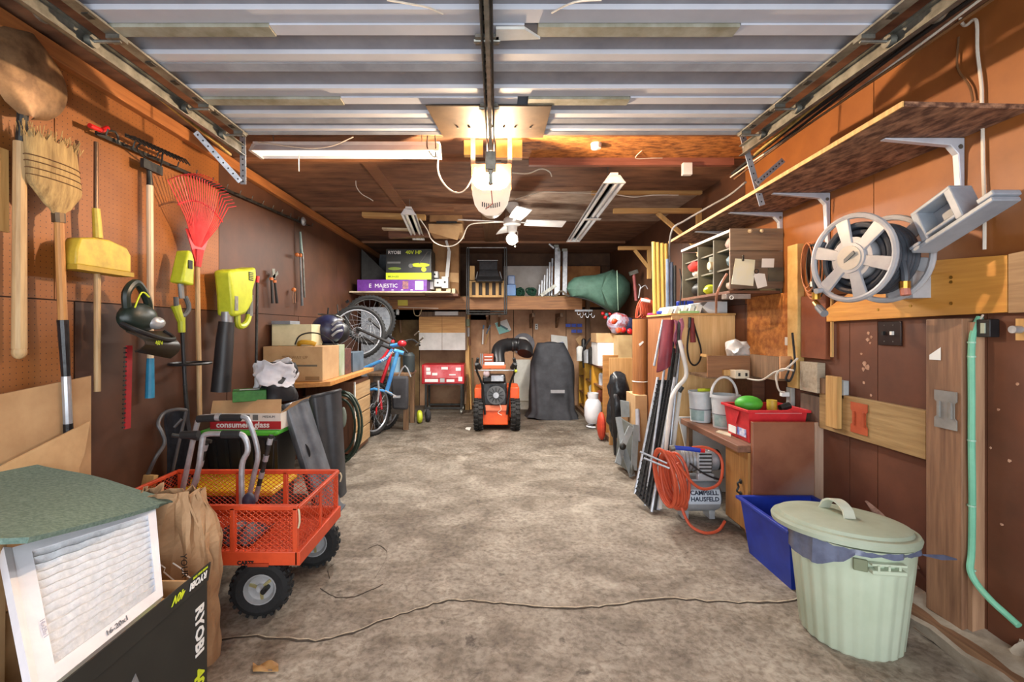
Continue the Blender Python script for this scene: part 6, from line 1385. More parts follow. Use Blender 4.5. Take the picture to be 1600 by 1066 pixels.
# green conduit
gm_ = mat('mint_green_conduit', (128,196,164), (104,172,142), rough=.5)
t = thing('green_conduit', 'mint green flexible conduit running down beside the tall post to the sill', 'conduit', tuple(P(1590,985,1.65)))
MB().tube([P(1531,496,1.83),P(1524,510,1.83),P(1518,540,1.83),P(1518,620,1.83),P(1518,700,1.83),P(1519,780,1.83),P(1518,860,1.83),P(1516,890,1.82),P(1526,912,1.80),P(1548,938,1.74),P(1572,960,1.70),P(1592,978,1.66)], .0115, 10, smooth=5).build('tube', gm_, t)
for py in (535,557,688,790,890): MB().tube([P(1518,py-1,1.83),P(1518,py+1.5,1.83)], .0135, 10).build('clip', mat('pale_green_clip',(170,214,190)), t)
MB().tube([P(1528,506,1.82),P(1536,492,1.82)], .004, 6).build('wire_end', whitecord, t)
t = thing('wall_latch', 'white metal latch at the right edge of the right wall', 'latch', tuple(WR(1597,570,.02)))
MB().bx(1.93,1.949,1.66,1.70,1.26,1.34).build('plate', pine, t); MB().cyl((1.90,1.685,1.30),(1.93,1.685,1.30),.014).build('knob', alu, t)
# amber hose board
hb = wood('amber_lacquered_board', (216,158,72), (184,122,48), 1, col3=(196,138,60))
t = thing('hose_board', 'amber lacquered board on the right wall behind the hose reel', 'board', (1.93,2.2,1.35))
MB().prism([(1.945,2.66,1.345),(1.945,1.72,1.365),(1.945,1.72,1.58),(1.945,2.1,1.612),(1.945,2.4,1.54),(1.945,2.66,1.42)], (-.025,0,0)).build('board', hb, t, bevel=.002)
MB().prism([(1.945,1.715,1.362),(1.945,1.45,1.366),(1.945,1.45,1.60),(1.945,1.715,1.582)], (-.025,0,0)).build('worn_end', wood('bare_grey_board_end',(170,140,104),(134,106,76),1), t)
for y, z in ((1.93,1.50),(1.93,1.41),(1.93,1.52),(2.12,1.41),(2.3,1.40)): MB().cyl((1.918,y,z),(1.92,y,z),.007,n=10).build('screw', brass, t)
# hose reel: two spoked discs, axis towards the wall
t = thing('hose_reel', 'light grey hose reel with spoked discs and dark hose on the right wall', 'hose reel', (1.72,2.08,1.4))
rg = mat('light_grey_reel_plastic', (172,173,176), (150,151,156), rough=.4)
c1, ax = V((1.615,2.08,1.625)), V((1,.22,0)).normalized()
c2 = c1+ax*.20
qd = ax.to_track_quat('Z','Y').to_matrix()
for ci, cc in enumerate((c1, c2)):
    R = .190
    d_ = MB().ring(cc, ax, R, .013, 40, 8).build('disc_rim', rg, t)
    for k in range(6):
        a = k*PI/3+.28; p0 = cc+qd@V((.055*math.cos(a), .055*math.sin(a), 0)); p1 = cc+qd@V((R*math.cos(a), R*math.sin(a), 0))
        tn = qd@V((-math.sin(a), math.cos(a), 0)); th_ = ax*.007
        MB().hexa([p0-tn*.022-th_, p1-tn*.032-th_, p1+tn*.032-th_, p0+tn*.022-th_, p0-tn*.022+th_, p1-tn*.032+th_, p1+tn*.032+th_, p0+tn*.022+th_]).build('spoke', rg, t, bevel=.003)
    MB().cyl(cc-ax*.012, cc+ax*.012, .068, n=28).build('hub_plate', rg, t)
MB().cyl(c1-ax*.016, c1-ax*.012, .055, n=24).build('hub_cap', mat('beige_hub_cap',(190,184,172),(168,160,148)), t)
MB().beam(c1-ax*.018+V((0,-.035,.02)), c1-ax*.018+V((0,.035,-.02)), .006, .016, (0,0,1)).build('hub_bar', mat('dark_grey_bar',(92,92,90)), t)
hm = mat('dark_blue_grey_hose', (72,78,86), (50,54,62), rough=.4)
for layer, R in enumerate((.150,.118)):
    for k in range(7 if layer == 0 else 6):
        MB().ring(c1+ax*(.026+.024*k+layer*.012), ax, R+.003*math.sin(k*2.1), .0125, 36, 8).build('hose_coil', hm, t)
MB().cyl(c1, c2, .095, n=24).build('drum', rg, t)
ha = c1-ax*.02+qd@V((0,0,0))
MB().tube([c1+V((-.02,.14,-.13)), c1+V((-.07,.13,-.14))], .013, 10).build('crank_grip', rg, t)
MB().tube([c1+V((-.012,.15,.10)), c1+V((-.03,.19,.02)), c1+V((-.03,.20,-.08)), c1+V((-.02,.20,-.14))], .010, 8, smooth=5).build('leader_hose', hm, t)
MB().tube([c1+V((-.02,.20,-.14)), c1+V((-.02,.20,-.175))], .018, 10).tube([c1+V((-.02,.205,-.19)), c1+V((-.04,.13,-.235))], .014, 10).build('coupling', brass, t, kind='stuff')
MB().tube([c1+V((-.03,.17,-.215)), c1+V((-.05,.10,-.25))], .017, 10).build('spray_nozzle', mat('grey_nozzle',(120,122,126)), t)
MB().tube([c2+V((-.07,-.16,-.02)), c2+V((-.07,-.175,-.09)), c2+V((-.07,-.175,-.13))], .015, 8, smooth=4).build('hose_end', hm, t)
MB().tube([c2+V((-.07,-.175,-.12)), c2+V((-.07,-.175,-.15))], .020, 10).build('brass_fitting', brass, t); MB().tube([c2+V((-.07,-.175,-.15)), c2+V((-.07,-.18,-.18))], .018, 10).build('red_fitting', mat('rust_pink',(190,120,104)), t)
MB().bx(1.84,1.92,2.02,2.16,1.44,1.56).build('wall_mount', rg, t)
# cord bundles left of the reel
for k, (lab, m_, R) in enumerate((('orange brown cord coil hanging left of the hose reel',mat('copper_orange_cord',(190,120,70),(150,90,50)),.11),('dark cord coil hanging between the orange coil and hose reel',blackcord,.10))):
    t = thing('cord_coil', lab, 'cord', (1.88,2.6+.0*k,1.45))
    c = WR(1266-k*-8,415,.10)
    for q_ in range(4): MB().tube([c+V((.012*q_-.02,(R*.45+.01*q_)*math.cos(a), (R*1.2+.012*q_)*math.sin(a)-.01*q_)) for a in [i*PI/10 for i in range(20)]], .005, 6, closed=True).build('loop', m_, t)
MB().prism([WR(1266,448,.16),WR(1276,448,.16),WR(1276,440,.16),WR(1266,440,.16)], (.002,0,0)).build('white_label', paperw, label='small white label tied on the cord coils', cat='label', flat=True)
# grey holder hanging above the reel
t = thing('grey_plastic_holder', 'tilted grey plastic holder with square openings under the long shelf', 'holder', tuple(WR(1490,360,.1)))
gh = mat('grey_blue_holder', (158,166,176), (136,144,154), rough=.45)
R3 = Euler((math.radians(-23), 0, 0)).to_matrix(); cH = P(1490,330,1.78)
def HB(c, s, nm, bev=.004):
    return MB().box(cH+R3@V(c), s, R3).build(nm, gh, t, bevel=bev)
HB((0,0,-.075),(.10,.34,.018),'base_plate'); HB((0,-.15,-.055),(.10,.06,.02),'base_lip'); HB((0,.15,-.06),(.10,.05,.014),'base_lip')
for y in (-.045,.105): HB((0,y,.0),(.09,.03,.13),'upright')
HB((0,.03,.068),(.09,.18,.016),'top_bar'); HB((.03,.03,.0),(.015,.13,.12),'back_wall'); HB((0,.03,-.045),(.09,.13,.014),'bottom_bar')
# low tray on the wall behind the pails
t = thing('wall_tray', 'open cardboard tray with pale front fixed behind the white pails', 'tray', (1.7,3.2,.95))
a = P(1106,590,3.35); x0, x1 = P(1106,0,3.3).x, P(1172,0,3.3).x
MB().bx(x0,x1,3.30,3.315,P(0,590,3.3).z,P(0,556,3.3).z).build('front_panel', wood('tray_brown_board',(150,106,70),(118,80,52),0), t)
MB().bx(x1+.002,1.947,2.95,2.965,P(0,592,2.95).z,P(0,557,2.95).z).build('front_panel', wood('tray_pale_board',(212,160,114),(184,130,88),0), t)
MB().bx(x1,x1+.012,2.97,3.3,P(0,592,3.1).z,P(0,556,3.1).z).build('side_panel', oldwood, t)
MB().bx(x0,1.947,3.316,3.62,P(0,592,3.3).z,P(0,588,3.3).z).build('bottom', oldwood, t); MB().bx(x1+.013,1.947,2.97,3.3,P(0,592,3.1).z,P(0,589,3.1).z).build('bottom', oldwood, t)
MB().sph((1.80,3.42,1.14),(.09,.07,.075),26,18).noise(.03,14).noise(.012,40).build('plastic_bag', mat('milky_plastic_bag',(206,202,196),(170,166,160),rough=.3), label='milky plastic bag in the open tray', cat='bag')
MB().box((1.62,3.42,1.10),(.14,.1,.02),(0,.1,0)).build('wood_scrap', pine, label='pale wood scrap in the open tray', cat='wood scrap')
MB().bx(1.86,1.948,3.32,3.60,.55,1.0).build('tray_backer', brownwood, label='brown board holding the open tray behind the pails', cat='board')
def ps(t): pass
t = thing('power_strip', 'cream outlet box on a wood strip in front of the open tray', 'outlet', tuple(P(1155,590,3.2)))
MB().bx(P(1130,0,3.28).x,P(1150,0,3.28).x,3.27,3.295,P(0,587,3.28).z,P(0,578,3.28).z).build('wood_strip', pine, t)
MB().bx(P(1149,0,3.2).x,P(1171,0,3.2).x,3.20,3.295,P(0,592,3.2).z,P(0,579,3.2).z).build('outlet_box', mat('cream_plastic',(222,210,186),(204,190,166)), t, bevel=.004)
for px in (1155,1166): MB().bx(P(px-1.5,0,3.2).x,P(px+1.5,0,3.2).x,3.196,3.20,P(0,588,3.2).z,P(0,583,3.2).z).build('socket', blackink, t)
cord('white_power_cord', 'white power cord running from the outlet box to the right wall', [P(1168,592,3.17),P(1190,594,3.05),P(1210,582,2.93),P(1225,578,2.9),P(1236,570,2.85),P(1246,560,2.8)], .006, whitecord)
cord('white_power_cord', 'white power cord dropping to the lower wall outlet', [P(1240,579,2.78),P(1222,577,2.85),P(1213,586,2.9),P(1214,600,2.9),P(1218,611,2.9),P(1226,613,2.9)], .006, whitecord)
cord('black_cable', 'tangle of black cable hanging beside the upright pine post', [P(1237,562,2.9),P(1232,580,2.9),P(1228,592,2.88),P(1234,595,2.88),P(1240,582,2.88),P(1242,565,2.88),P(1238,520,2.9)], .007, blackcord)
t = thing('wall_outlet', 'grey wall outlet with white plug above the red bin', 'outlet', tuple(WR(1232,628,.02)))
MB().bx(1.92,1.949,2.98,3.03,.80,.92).build('box', mat('grey_conduit_box',(176,176,168)), t, bevel=.004); MB().bx(1.87,1.92,2.99,3.02,.86,.89).build('plug', paperw, t, bevel=.004)
MB().cyl((1.935,3.02,.92),(1.935,3.02,1.02),.012).build('conduit', steel, t)

# ---------------------------------------------------------------- right bench and what stands on it
t = thing('side_bench', 'low brown bench cabinet with tall end panel along the right wall', 'bench', (1.73,3.15,0))
MB().bx(1.46,1.949,2.765,3.62,.555,.598).build('bench_top', wood('scuffed_brown_top',(140,98,74),(104,68,50),1), t, bevel=.004)
MB().bx(1.535,1.949,2.735,2.76,.0,.745).build('end_panel', mat('mottled_brown_panel',(150,98,72),(122,74,54),rough=.35,scale=3,col3=(150,140,134)), t, bevel=.002)
MB().bx(1.90,1.955,2.725,2.733,.0,.745).build('edge_batten', wood('greyish_batten',(190,160,136),(160,130,108),2), t)
MB().bx(1.54,1.90,2.765,3.04,.06,.553).build('cabinet_body', brownwood, t)
MB().bx(1.60,1.85,2.78,3.0,.0,.058).build('plinth', oldwood, t)
dr = MB().bx(1.522,1.54,2.80,3.035,.075,.548).build('door', wood('honey_oak_door',(184,134,74),(150,104,54),2), t, bevel=.003)
for z in (.12,.30,.5): pass
MB().tube([(1.515,2.83,.36),(1.495,2.83,.35),(1.50,2.83,.325),(1.49,2.83,.30),(1.515,2.83,.285)], .006, 6, smooth=4).sph((1.512,2.83,.36),(.006,.016,.016),8,6).sph((1.512,2.83,.285),(.006,.016,.016),8,6).build('handle', darksteel, dr, kind='stuff')
MB().bx(1.522,1.54,2.765,2.796,.06,.553).build('face_frame', wood('honey_oak_door',(184,134,74),(150,104,54),2), t)
MB().bx(1.50,1.53,3.56,3.60,0,.553).build('leg', oldwood, t)
MB().prism([(1.46,3.66,.60),(1.60,3.66,.0),(1.9,3.66,0),(1.9,3.66,.60)], (0,.02,0)).build('white_board', paperw, label='white board standing behind the low bench', cat='board')
# red bin
t = thing('red_bin', 'red plastic bin with labels on the brown bench', 'bin', (1.74,2.95,.60))
def tub(t, x0, x1, y0, y1, z0, z1, tp, m_, th=.006, rimw=.015, nm='wall'):
    o = [(x0+tp,y0+tp),(x1-tp,y0+tp),(x1-tp,y1-tp),(x0+tp,y1-tp)]; u = [(x0,y0),(x1,y0),(x1,y1),(x0,y1)]
    mb = MB(); vs = []
    for (a, z) in ((o,z0),(u,z1)): vs += [(p[0],p[1],z) for p in a]
    k = th; oi = [(x0+tp+k,y0+tp+k),(x1-tp-k,y0+tp+k),(x1-tp-k,y1-tp-k),(x0+tp+k,y1-tp-k)]; ui = [(x0+k,y0+k),(x1-k,y0+k),(x1-k,y1-k),(x0+k,y1-k)]
    for (a, z) in ((oi,z0+k),(ui,z1)): vs += [(p[0],p[1],z) for p in a]
    fs = [(3,2,1,0)]+[(i,(i+1)%4,4+(i+1)%4,4+i) for i in range(4)]+[(8,9,10,11)]+[(8+(i+1)%4,8+i,12+i,12+(i+1)%4) for i in range(4)]+[(4+i,4+(i+1)%4,12+(i+1)%4,12+i) for i in range(4)]
    mb.add(vs, fs); b_ = mb.build('tub', m_, t, flat=True)
    m = MB(); e = rimw
    for (a, b) in (((x0-e,y0-e),(x1+e,y0)),((x0-e,y1),(x1+e,y1+e)),((x0-e,y0),(x0,y1)),((x1,y0),(x1+e,y1))): m.bx(a[0],b[0],a[1],b[1],z1-.014,z1+.002)
    m.build('rim', m_, t, bevel=.002)
    return b_
tub(t, 1.545, 1.905, 2.80, 3.10, .60, .805, .02, redp2)
MB().bx(1.585,1.87,2.797,2.80,.785,.789).build('mould_line', mat('pale_red',(240,150,150)), t)
MB().bx(1.5555,1.559,2.85,2.95,.625,.675).build('label', mat('blue_white_label',(70,100,190),(230,232,240),rough=.4,scale=30), t)
MB().bx(1.549,1.554,2.96,3.05,.625,.67).build('label', paperw, t)
MB().prism([(1.543,2.90,.78),(1.543,3.02,.78),(1.549,2.96,.68)], (-.002,0,0)).build('moulded_rib', redp2, t)
MB().sph((1.64,2.97,.82),(.085,.07,.05),18,10).build('green_bottle', greenb, label='bright green bottle lying in the red bin', cat='bottle')
MB().cyl((1.76,2.92,.75),(1.76,2.92,.85),.03).build('yellow_can', yellowp, label='yellow capped can standing in the red bin', cat='can')
MB().tube([(1.80,2.9,.80),(1.86,2.9,.82)], .022, 10).build('grey_spray_head', darksteel, label='dark grey spray head at the right end of the red bin', cat='spray head')
MB().bx(1.60,1.86,2.84,3.06,.61,.76).build('dark_contents', black, label='dark jumble filling the bottom of the red bin', cat='contents')
# pails
pw = mat('white_pail_plastic', (214,218,220), (190,196,198), rough=.45)
def pail(name, label, c, r, h, hand=True, stack=False):
    t = thing(name, label, 'pail', c); z = c[2]
    MB().lathe([(r*.86,0),(r,h),(r*1.05,h),(r*1.05,h-.02),(r*1.0,h-.02),(r*.84,.0)], (c[0],c[1],z), (0,0,1), 28).build('body', pw, t)
    MB().cyl((c[0],c[1],z+h-.03),(c[0],c[1],z+h-.025),r*.96,n=28).build('inside', mat('grey_inside',(176,176,176)), t)
    MB().ring((c[0],c[1],z+h*.42),(0,0,1),r*.94,.003,28,4).build('band', mat('dark_band',(110,112,120)), t)
    MB().sheet(lambda u, v: (c[0]+(r*(.87+.13*(.06+.4*v))+.003)*math.cos(-PI*.95+u*1.3), c[1]+(r*(.87+.13*(.06+.4*v))+.003)*math.sin(-PI*.95+u*1.3), z+h*(.06+.34*v)), 8, 3, .001).build('label', mat('pale_teal_label',(170,192,190),(130,160,158),scale=14), t)
    if hand: MB().tube([(c[0]+r*1.0*math.cos(a), c[1]+.02, z+h*.9+h*.62*math.sin(a)) for a in [k*PI/14 for k in range(15)]], .009, 8).build('bail_handle', white, t)
pail('white_pail', 'white pail with raised white handle on the bench beside the red bin', (1.645,3.28,.60), .095, .235)
pail('white_pail', 'white pail farther back on the bench, handle down', (1.565,3.50,.60), .085, .23, False)
MB().tube([(1.52,3.45,.842),(1.58,3.44,.845),(1.63,3.47,.842)], .012, 8, smooth=3).build('green_tool', lime, label='lime green tool lying across the farther white pail', cat='tool')
MB().prism([(1.53,2.98,.599),(1.50,3.12,.599),(1.54,3.16,.599),(1.58,3.08,.599)], (0,0,.006)).build('folded_paper', mat('cream_paper',(216,204,176)), label='folded cream paper on the bench between pail and red bin', cat='paper', flat=True)
# compressor with orange hose
t = thing('air_compressor', 'small grey air compressor with lettered tank in front of the bench', 'air compressor', (1.38,3.15,0))
tk = mat('light_grey_tank', (184,188,192), (162,166,170), rough=.35, metal=.2)
cx, cy, cz = 1.385, 3.17, .155
MB().lathe([(0,-.16),(.06,-.155),(.095,-.13),(.105,-.10),(.105,.10),(.095,.13),(.06,.155),(0,.16)], (cx,cy,cz), (1,0,0), 28).build('tank', tk, t)
MB().sheet(lambda u, v: (cx-.13+.25*u, cy-.1075*math.cos(-.15+.9*v-.1), cz+.1075*math.sin(-.15+.9*v-.1)), 4, 8, .001).build('label_plate', mat('pale_blue_label',(206,216,226),(190,202,214)), t)
blk = mat('navy_ink', (30,44,70))
text('CAMPBELL', .040, (cx-.082,cy-.106,cz+.036), (1,0,0), (0,.45,1), blk, t, bold=.001)
text('HAUSFELD', .040, (cx-.082,cy-.1105,cz-.004), (1,0,0), (0,.1,1), blk, t, bold=.001)
for dx in (-.09,.09): MB().bx(cx+dx-.02,cx+dx+.02,cy-.05,cy+.05,.005,.075).build('foot', tk, t, bevel=.004)
MB().cyl((cx-.12,cy,.40),(cx+.13,cy,.40),.075,n=24).build('motor', alu, t)
m = MB()
for k in range(8): m.ring((cx-.10+.025*k,cy,.40),(1,0,0),.077,.004,24,5)
m.build('cooling_fins', steel, t, kind='stuff')
MB().bx(cx-.14,cx+.14,cy-.07,cy+.07,.27,.285).build('mount_plate', tk, t, bevel=.003)
MB().bx(cx-.03,cx+.06,cy-.11,cy-.075,.33,.48).build('pump_head', tk, t, bevel=.006)
m = MB()
for k in range(6): m.bx(cx-.026,cx+.056,cy-.114,cy-.11,.34+.024*k,.35+.024*k)
m.build('head_slot', darksteel, t, kind='stuff')
MB().bx(cx-.03,cx+.08,cy-.10,cy-.06,.285,.33).build('bracket', tk, t, bevel=.006)
MB().cyl((cx+.13,cy,.40),(cx+.15,cy,.40),.07,n=20).build('end_bell', darksteel, t)
MB().tube([(cx-.08,cy-.09,.40),(cx,cy-.12,.34),(cx+.1,cy-.12,.30),(cx+.14,cy-.1,.31)], .006, 6, smooth=4).build('black_tube', blackcord, t)
t = thing('air_hose', 'orange air hose coiled over the left side of the compressor', 'hose', (1.2,3.0,.0))
rr = random.Random(11)
for k in range(15):
    c = V((1.118+.008*k, 3.035+.004*k, .315-.003*k)); a0 = rr.uniform(-.02,.02); W = .018+.045*rr.random(); Hh = .165+.03*rr.random()
    MB().tube([c+V((W*math.cos(a)+.05*math.sin(a)*-.6+a0*math.sin(a), -.06*math.cos(a)+.0, Hh*math.sin(a))) for a in [i*PI/12 for i in range(24)]], .0095, 8, closed=True).build('coil', orangec, t)
MB().tube([(1.18,2.98,.43),(1.28,2.98,.30),(1.36,2.98,.26),(1.46,3.0,.29),(1.51,3.05,.38),(1.50,3.08,.46),(1.42,3.1,.50),(1.33,3.1,.50)], .0095, 8, smooth=5).build('loose_end', orangec, t)
MB().tube([(1.20,2.96,.15),(1.24,2.93,.05),(1.32,2.90,.011),(1.42,2.93,.011),(1.49,2.98,.05)], .0095, 8, smooth=5).build('loose_end', orangec, t)
t = thing('air_gun', 'blue air gun with red tip on top of the orange hose coil', 'air gun', (1.24,3.0,.52))
MB().tube([(1.17,3.0,.525),(1.26,2.99,.52),(1.33,2.985,.51)], .014, 10).build('body', bluep, t); MB().tube([(1.33,2.985,.51),(1.36,2.985,.508)], .013, 10).build('tip', redp, t)
MB().tube([(1.17,3.0,.525),(1.14,3.0,.52)], .018, 10).build('coupling', steel, t)
for k, (a, b) in enumerate(((P(1000,706,3.05),P(1042,724,3.0)),(P(1006,716,3.0),P(1046,732,2.95)))):
    MB().tube([a, b], .007, 8).build('steel_rod', alu, label=('upper','lower')[k]+' thin steel rod poking out beside the orange hose coil', cat='rod')

# ---------------------------------------------------------------- leaning things between cupboard and bench
maroon = mat('maroon_vinyl', (124,42,56), (96,30,42), rough=.4)
t = thing('folding_lounger', 'folded lounge chair with black webbing and maroon top leaning on the cupboard', 'lounger', (1.15,3.35,0))
def LQ(u, v, dy=0.0):     # u across, v up
    bl_, br_, tl, tr = P(992,772,3.40), P(1018,800,3.22), P(1028,590,3.62), P(1054,590,3.50)
    p = bl_.lerp(br_,u).lerp(tl.lerp(tr,u),v); return p+V((0,dy,0))
for u in (0,1): MB().tube([LQ(u,0), LQ(u,1)], .012, 8).build('side_tube', alu, t)
for k in range(26): MB().beam(LQ(.04,.03+.037*k,-.008*(k%2)), LQ(.96,.03+.037*k,.008*(k%2)), .042, .006, (0,1,0)).build('webbing_strap', rubber, t)
for u in (.2,.38,.56,.74): MB().beam(LQ(u,.02,-.012), LQ(u,.98,-.012), .022, .004, (1,0,0)).build('cross_webbing', blackcloth, t)
def MQ(u, v):
    a, b, c, d = P(1026,582,3.58), P(1047,572,3.54), P(1036,500,3.66), P(1053,500,3.62)
    return a.lerp(b,u).lerp(c.lerp(d,u),v)+V((0,-.03*math.sin(PI*u),0))
MB().sheet(MQ, 8, 10, .012).noise(.004,20).build('maroon_seat', maroon, t)
MB().tube([P(1022,572,3.6),P(1036,500,3.66)], .010, 8).build('side_tube', alu, t)
MB().tube([P(1026,745,3.3),P(1058,560,3.55),P(1062,500,3.6)], .013, 8).build('side_tube', darksteel, t)
t = thing('folding_lounger', 'second folded lounger with pink plastic wrap standing behind the black webbing', 'lounger', (1.25,3.4,0))
for (x0, x1) in ((1022,1054),(1028,1060)):
    MB().beam(P(x0,797,3.26), P(x1,545,3.62), .026, .02, (0,1,0)).build('side_tube', alu if x0 == 1028 else darksteel, t)
MB().sheet(lambda u, v: P(1054+12*u+2*math.sin(v*9), 500+52*v+3*math.sin(u*5), 3.60+.02*math.sin(u*6)), 8, 12, .008).noise(.01,18).build('pink_wrap', mat('pink_plastic_wrap',(206,140,160),(176,90,110),rough=.3,scale=12), t)
for k, (x0, x1, D0, D1, m_, lab) in enumerate(((1008,1046,3.30,3.62,alu,'shiny aluminium tube along the right edge of the black webbing'),(1016,1052,3.36,3.64,darksteel,'dark tube second from the black webbing'),(1038,1062,3.40,3.60,alu,'scuffed aluminium tube just left of the bent white pipe'))):
    MB().tube([P(x0,790,D0), P(x1,520+k*14,D1)], .010, 8).build('leaning_tube', m_, label=lab, cat='tube')
t = thing('bent_white_pipe', 'long bent white pipe leaning in front of the plywood cupboard', 'pipe', (1.2,3.3,0))
MB().tube([P(1031,795,3.26),P(1036,740,3.30),P(1046,650,3.40),P(1050,622,3.42),P(1058,606,3.45),P(1070,592,3.48),P(1072,578,3.5),P(1066,550,3.52),P(1062,532,3.54)], .016, 10, smooth=4).build('pipe', mat('white_enamel_pipe',(222,220,214),(202,200,192),rough=.35), t)
t = thing('white_pipe', 'straight white pipe with black clamp right of the bent pipe', 'pipe', (1.3,3.5,0))
MB().tube([P(1044,760,3.42),P(1052,700,3.47),P(1062,612,3.55)], .015, 10).build('pipe', mat('white_enamel_pipe',(222,220,214)), t)
MB().tube([P(1060,612,3.54),P(1065,604,3.54)], .024, 8).build('clamp', darksteel, t)
for k, (x0, x1, m_, lab) in enumerate(((1024,1056,alu,'thin aluminium tube leaning between the loungers and the bent pipe'),(1036,1058,darksteel,'thin dark tube leaning behind the bent white pipe'))):
    MB().tube([P(x0,790-k*20,3.30+.1*k), P(x1,600-k*20,3.56+.04*k)], .008, 8).build('leaning_tube', m_, label=lab, cat='tube')
MB().box(P(1052,622,3.42)+V((.02,.10,-.01)), (.05,.03,.12)).build('cardboard_stub', kraftd, label='brown cardboard piece between the roll and the leaning loungers', cat='cardboard') if False else None
# grey folding stand
t = thing('folding_stand', 'grey folding work stand with crossed legs leaning beside the loungers', 'folding stand', (1.2,4.2,0))
gs_ = mat('grey_stand_plastic', (142,148,150), (116,122,124), rough=.5)
def K(x, y, D=4.2): return P(x, y, D)
MB().prism([K(962,722,4.3),K(966,652,4.5),K(992,668,4.2),K(988,742,3.95)], (.02,.02,0)).build('side_sheet', mat('dark_grey_sheet',(84,86,82),(66,68,64)), t)
for a, b, w_ in (((966,652),(974,700),.05),((974,700),(988,745),.05),((986,668),(973,696),.05),((973,696),(965,725),.05),((994,664),(990,735),.05)):
    MB().beam(K(a[0],a[1],4.1), K(b[0],b[1],4.0), w_, .02, (0,1,0)).build('leg', gs_, t)
MB().sph(K(973,698,3.98), (.03,.02,.03)).build('pivot', darksteel, t)
MB().prism([K(970,626,4.5),K(983,628,4.45),K(984,652,4.45),K(972,652,4.5)], (.0,.03,0)).build('top_plate', gs_, t)
MB().bx(K(986,0,4.6).x, 1.30, 4.5, 4.76, .0, .50).build('brown_carton', kraftd, label='brown carton between the grey folding stand and the loungers', cat='box', bevel=.004)
MB().bx(1.31, 1.42, 4.3, 4.6, .0, .68).build('tan_board', kraft, label='tan board edge beside the brown carton', cat='board')
MB().tube([P(996,640,4.3),P(997,690,4.15)], .02, 10).build('grey_tube', mat('grey_enamel_tube',(150,150,158)), label='short grey tube standing left of the black webbing', cat='tube')
# ---------------------------------------------------------------- yellow shelves and what is on them
t = thing('yellow_shelf', 'yellow wooden shelf unit along the right wall near the back', 'shelf unit', (1.5,6.6,0))
ye = mat('mustard_yellow_paint', (222,170,56), (192,138,36), rough=.55, scale=6)
for y in (5.78,6.35,6.92,7.45): MB().bx(1.35,1.62,y,y+.02,.06,.80).build('divider', ye, t)
for z in (.08,.30,.54): MB().bx(1.355,1.62,6.38 if z == .30 else 5.80,7.45,z,z+.02).build('shelf', wood('shelf_brown',(150,104,60),(116,78,42),1), t)
MB().bx(1.34,1.64,5.76,7.48,.80,.82).build('top', brownwood, t); MB().bx(1.62,1.64,5.78,7.47,.06,.80).build('back_panel', brownwood, t)
MB().bx(1.343,1.353,6.37,6.46,.1,.80).build('front_post', ye, t); MB().bx(1.343,1.353,6.94,7.03,.1,.80).build('front_post', ye, t)
MB().bx(1.30,1.36,5.2,7.5,0,.06).build('floor_rail', oldwood, label='old wooden rail on the floor along the yellow shelf', cat='rail')
for k, (y, z, c_) in enumerate(((6.1,.56,(190,196,206)),(6.2,.32,(170,90,60)),(6.7,.56,(120,110,100)),(6.75,.32,(200,200,190)),(7.1,.56,(80,90,90)),(7.15,.32,(150,120,80)))):
    MB().lathe([(0,0),(.05,0),(.05,.14),(.035,.16),(0,.16)], (1.42,y,z), n=14).build('shelf_tin', mat('tin_%d' % k, c_), label=('silver grey','rust brown','dull brown','off white','dark teal','tan')[k]+' tin on the yellow shelf unit', cat='tin')
t = thing('propane_tank', 'white propane tank with collar in front of the yellow shelf unit', 'propane tank', (1.24,5.7,0))
wt = mat('white_tank_enamel', (222,222,226), (200,202,208), rough=.35)
pc = V((1.285,6.06,0)); zt1 = .50
MB().lathe([(.0,.05),(.07,.06),(.10,.10),(.115,.16),(.115,.27),(.10,.34),(.07,.38),(0,.40)], pc, n=26).build('tank', wt, t)
MB().ring(pc+V((0,0,.02)),(0,0,1),.08,.012,24,6).build('foot_ring', wt, t)
MB().lathe([(.065,.37),(.075,.46),(.069,.46),(.059,.37)], pc, n=20, closed=True).build('collar', wt, t)
MB().cyl(pc+V((0,0,.40)), pc+V((0,0,.45)), .02).build('valve', brass, t)
MB().sph((1.235,5.36,.17),(.05,.10,.165),14,10).build('orange_red_jug', mat('orange_red_plastic',(206,74,44),(176,54,32)), label='orange red jug on the floor between propane tank and light wood board', cat='jug')
MB().bx(1.275,1.60,5.14,5.17,.0,.98).build('light_wood_board', wood('tan_plywood',(206,158,100),(176,128,74),2), label='light tan plywood end board behind the black bin bags', cat='board', bevel=.002)
def bagm(name, label, c, r, m_, amp=.03):
    t = thing(name, label, 'bag', (c[0],c[1],c[2]-r[2])); MB().sph(c, r, 22, 14).noise(amp, 9).noise(amp*.4, 26).build('bag', m_, t); return t
blk_bag = mat('glossy_black_bag', (44,46,50), (24,25,28), rough=.28, scale=20, bump=.4)
bagm('black_bin_bag', 'upper glossy black plastic bag hanging before the tan plywood board', P(966,606,5.0), (.125,.09,.17), blk_bag)
bagm('black_bin_bag', 'lower black bag reaching towards the floor beside the grey folding stand', P(962,650,4.95), (.10,.09,.24), blk_bag)
MB().beam(P(955,600,4.85)+V((0,0,0)), V((P(962,700,4.7).x,4.7,.01)), .03, .03).build('black_pole', black, label='black folded pole standing under the black plastic bags', cat='pole')
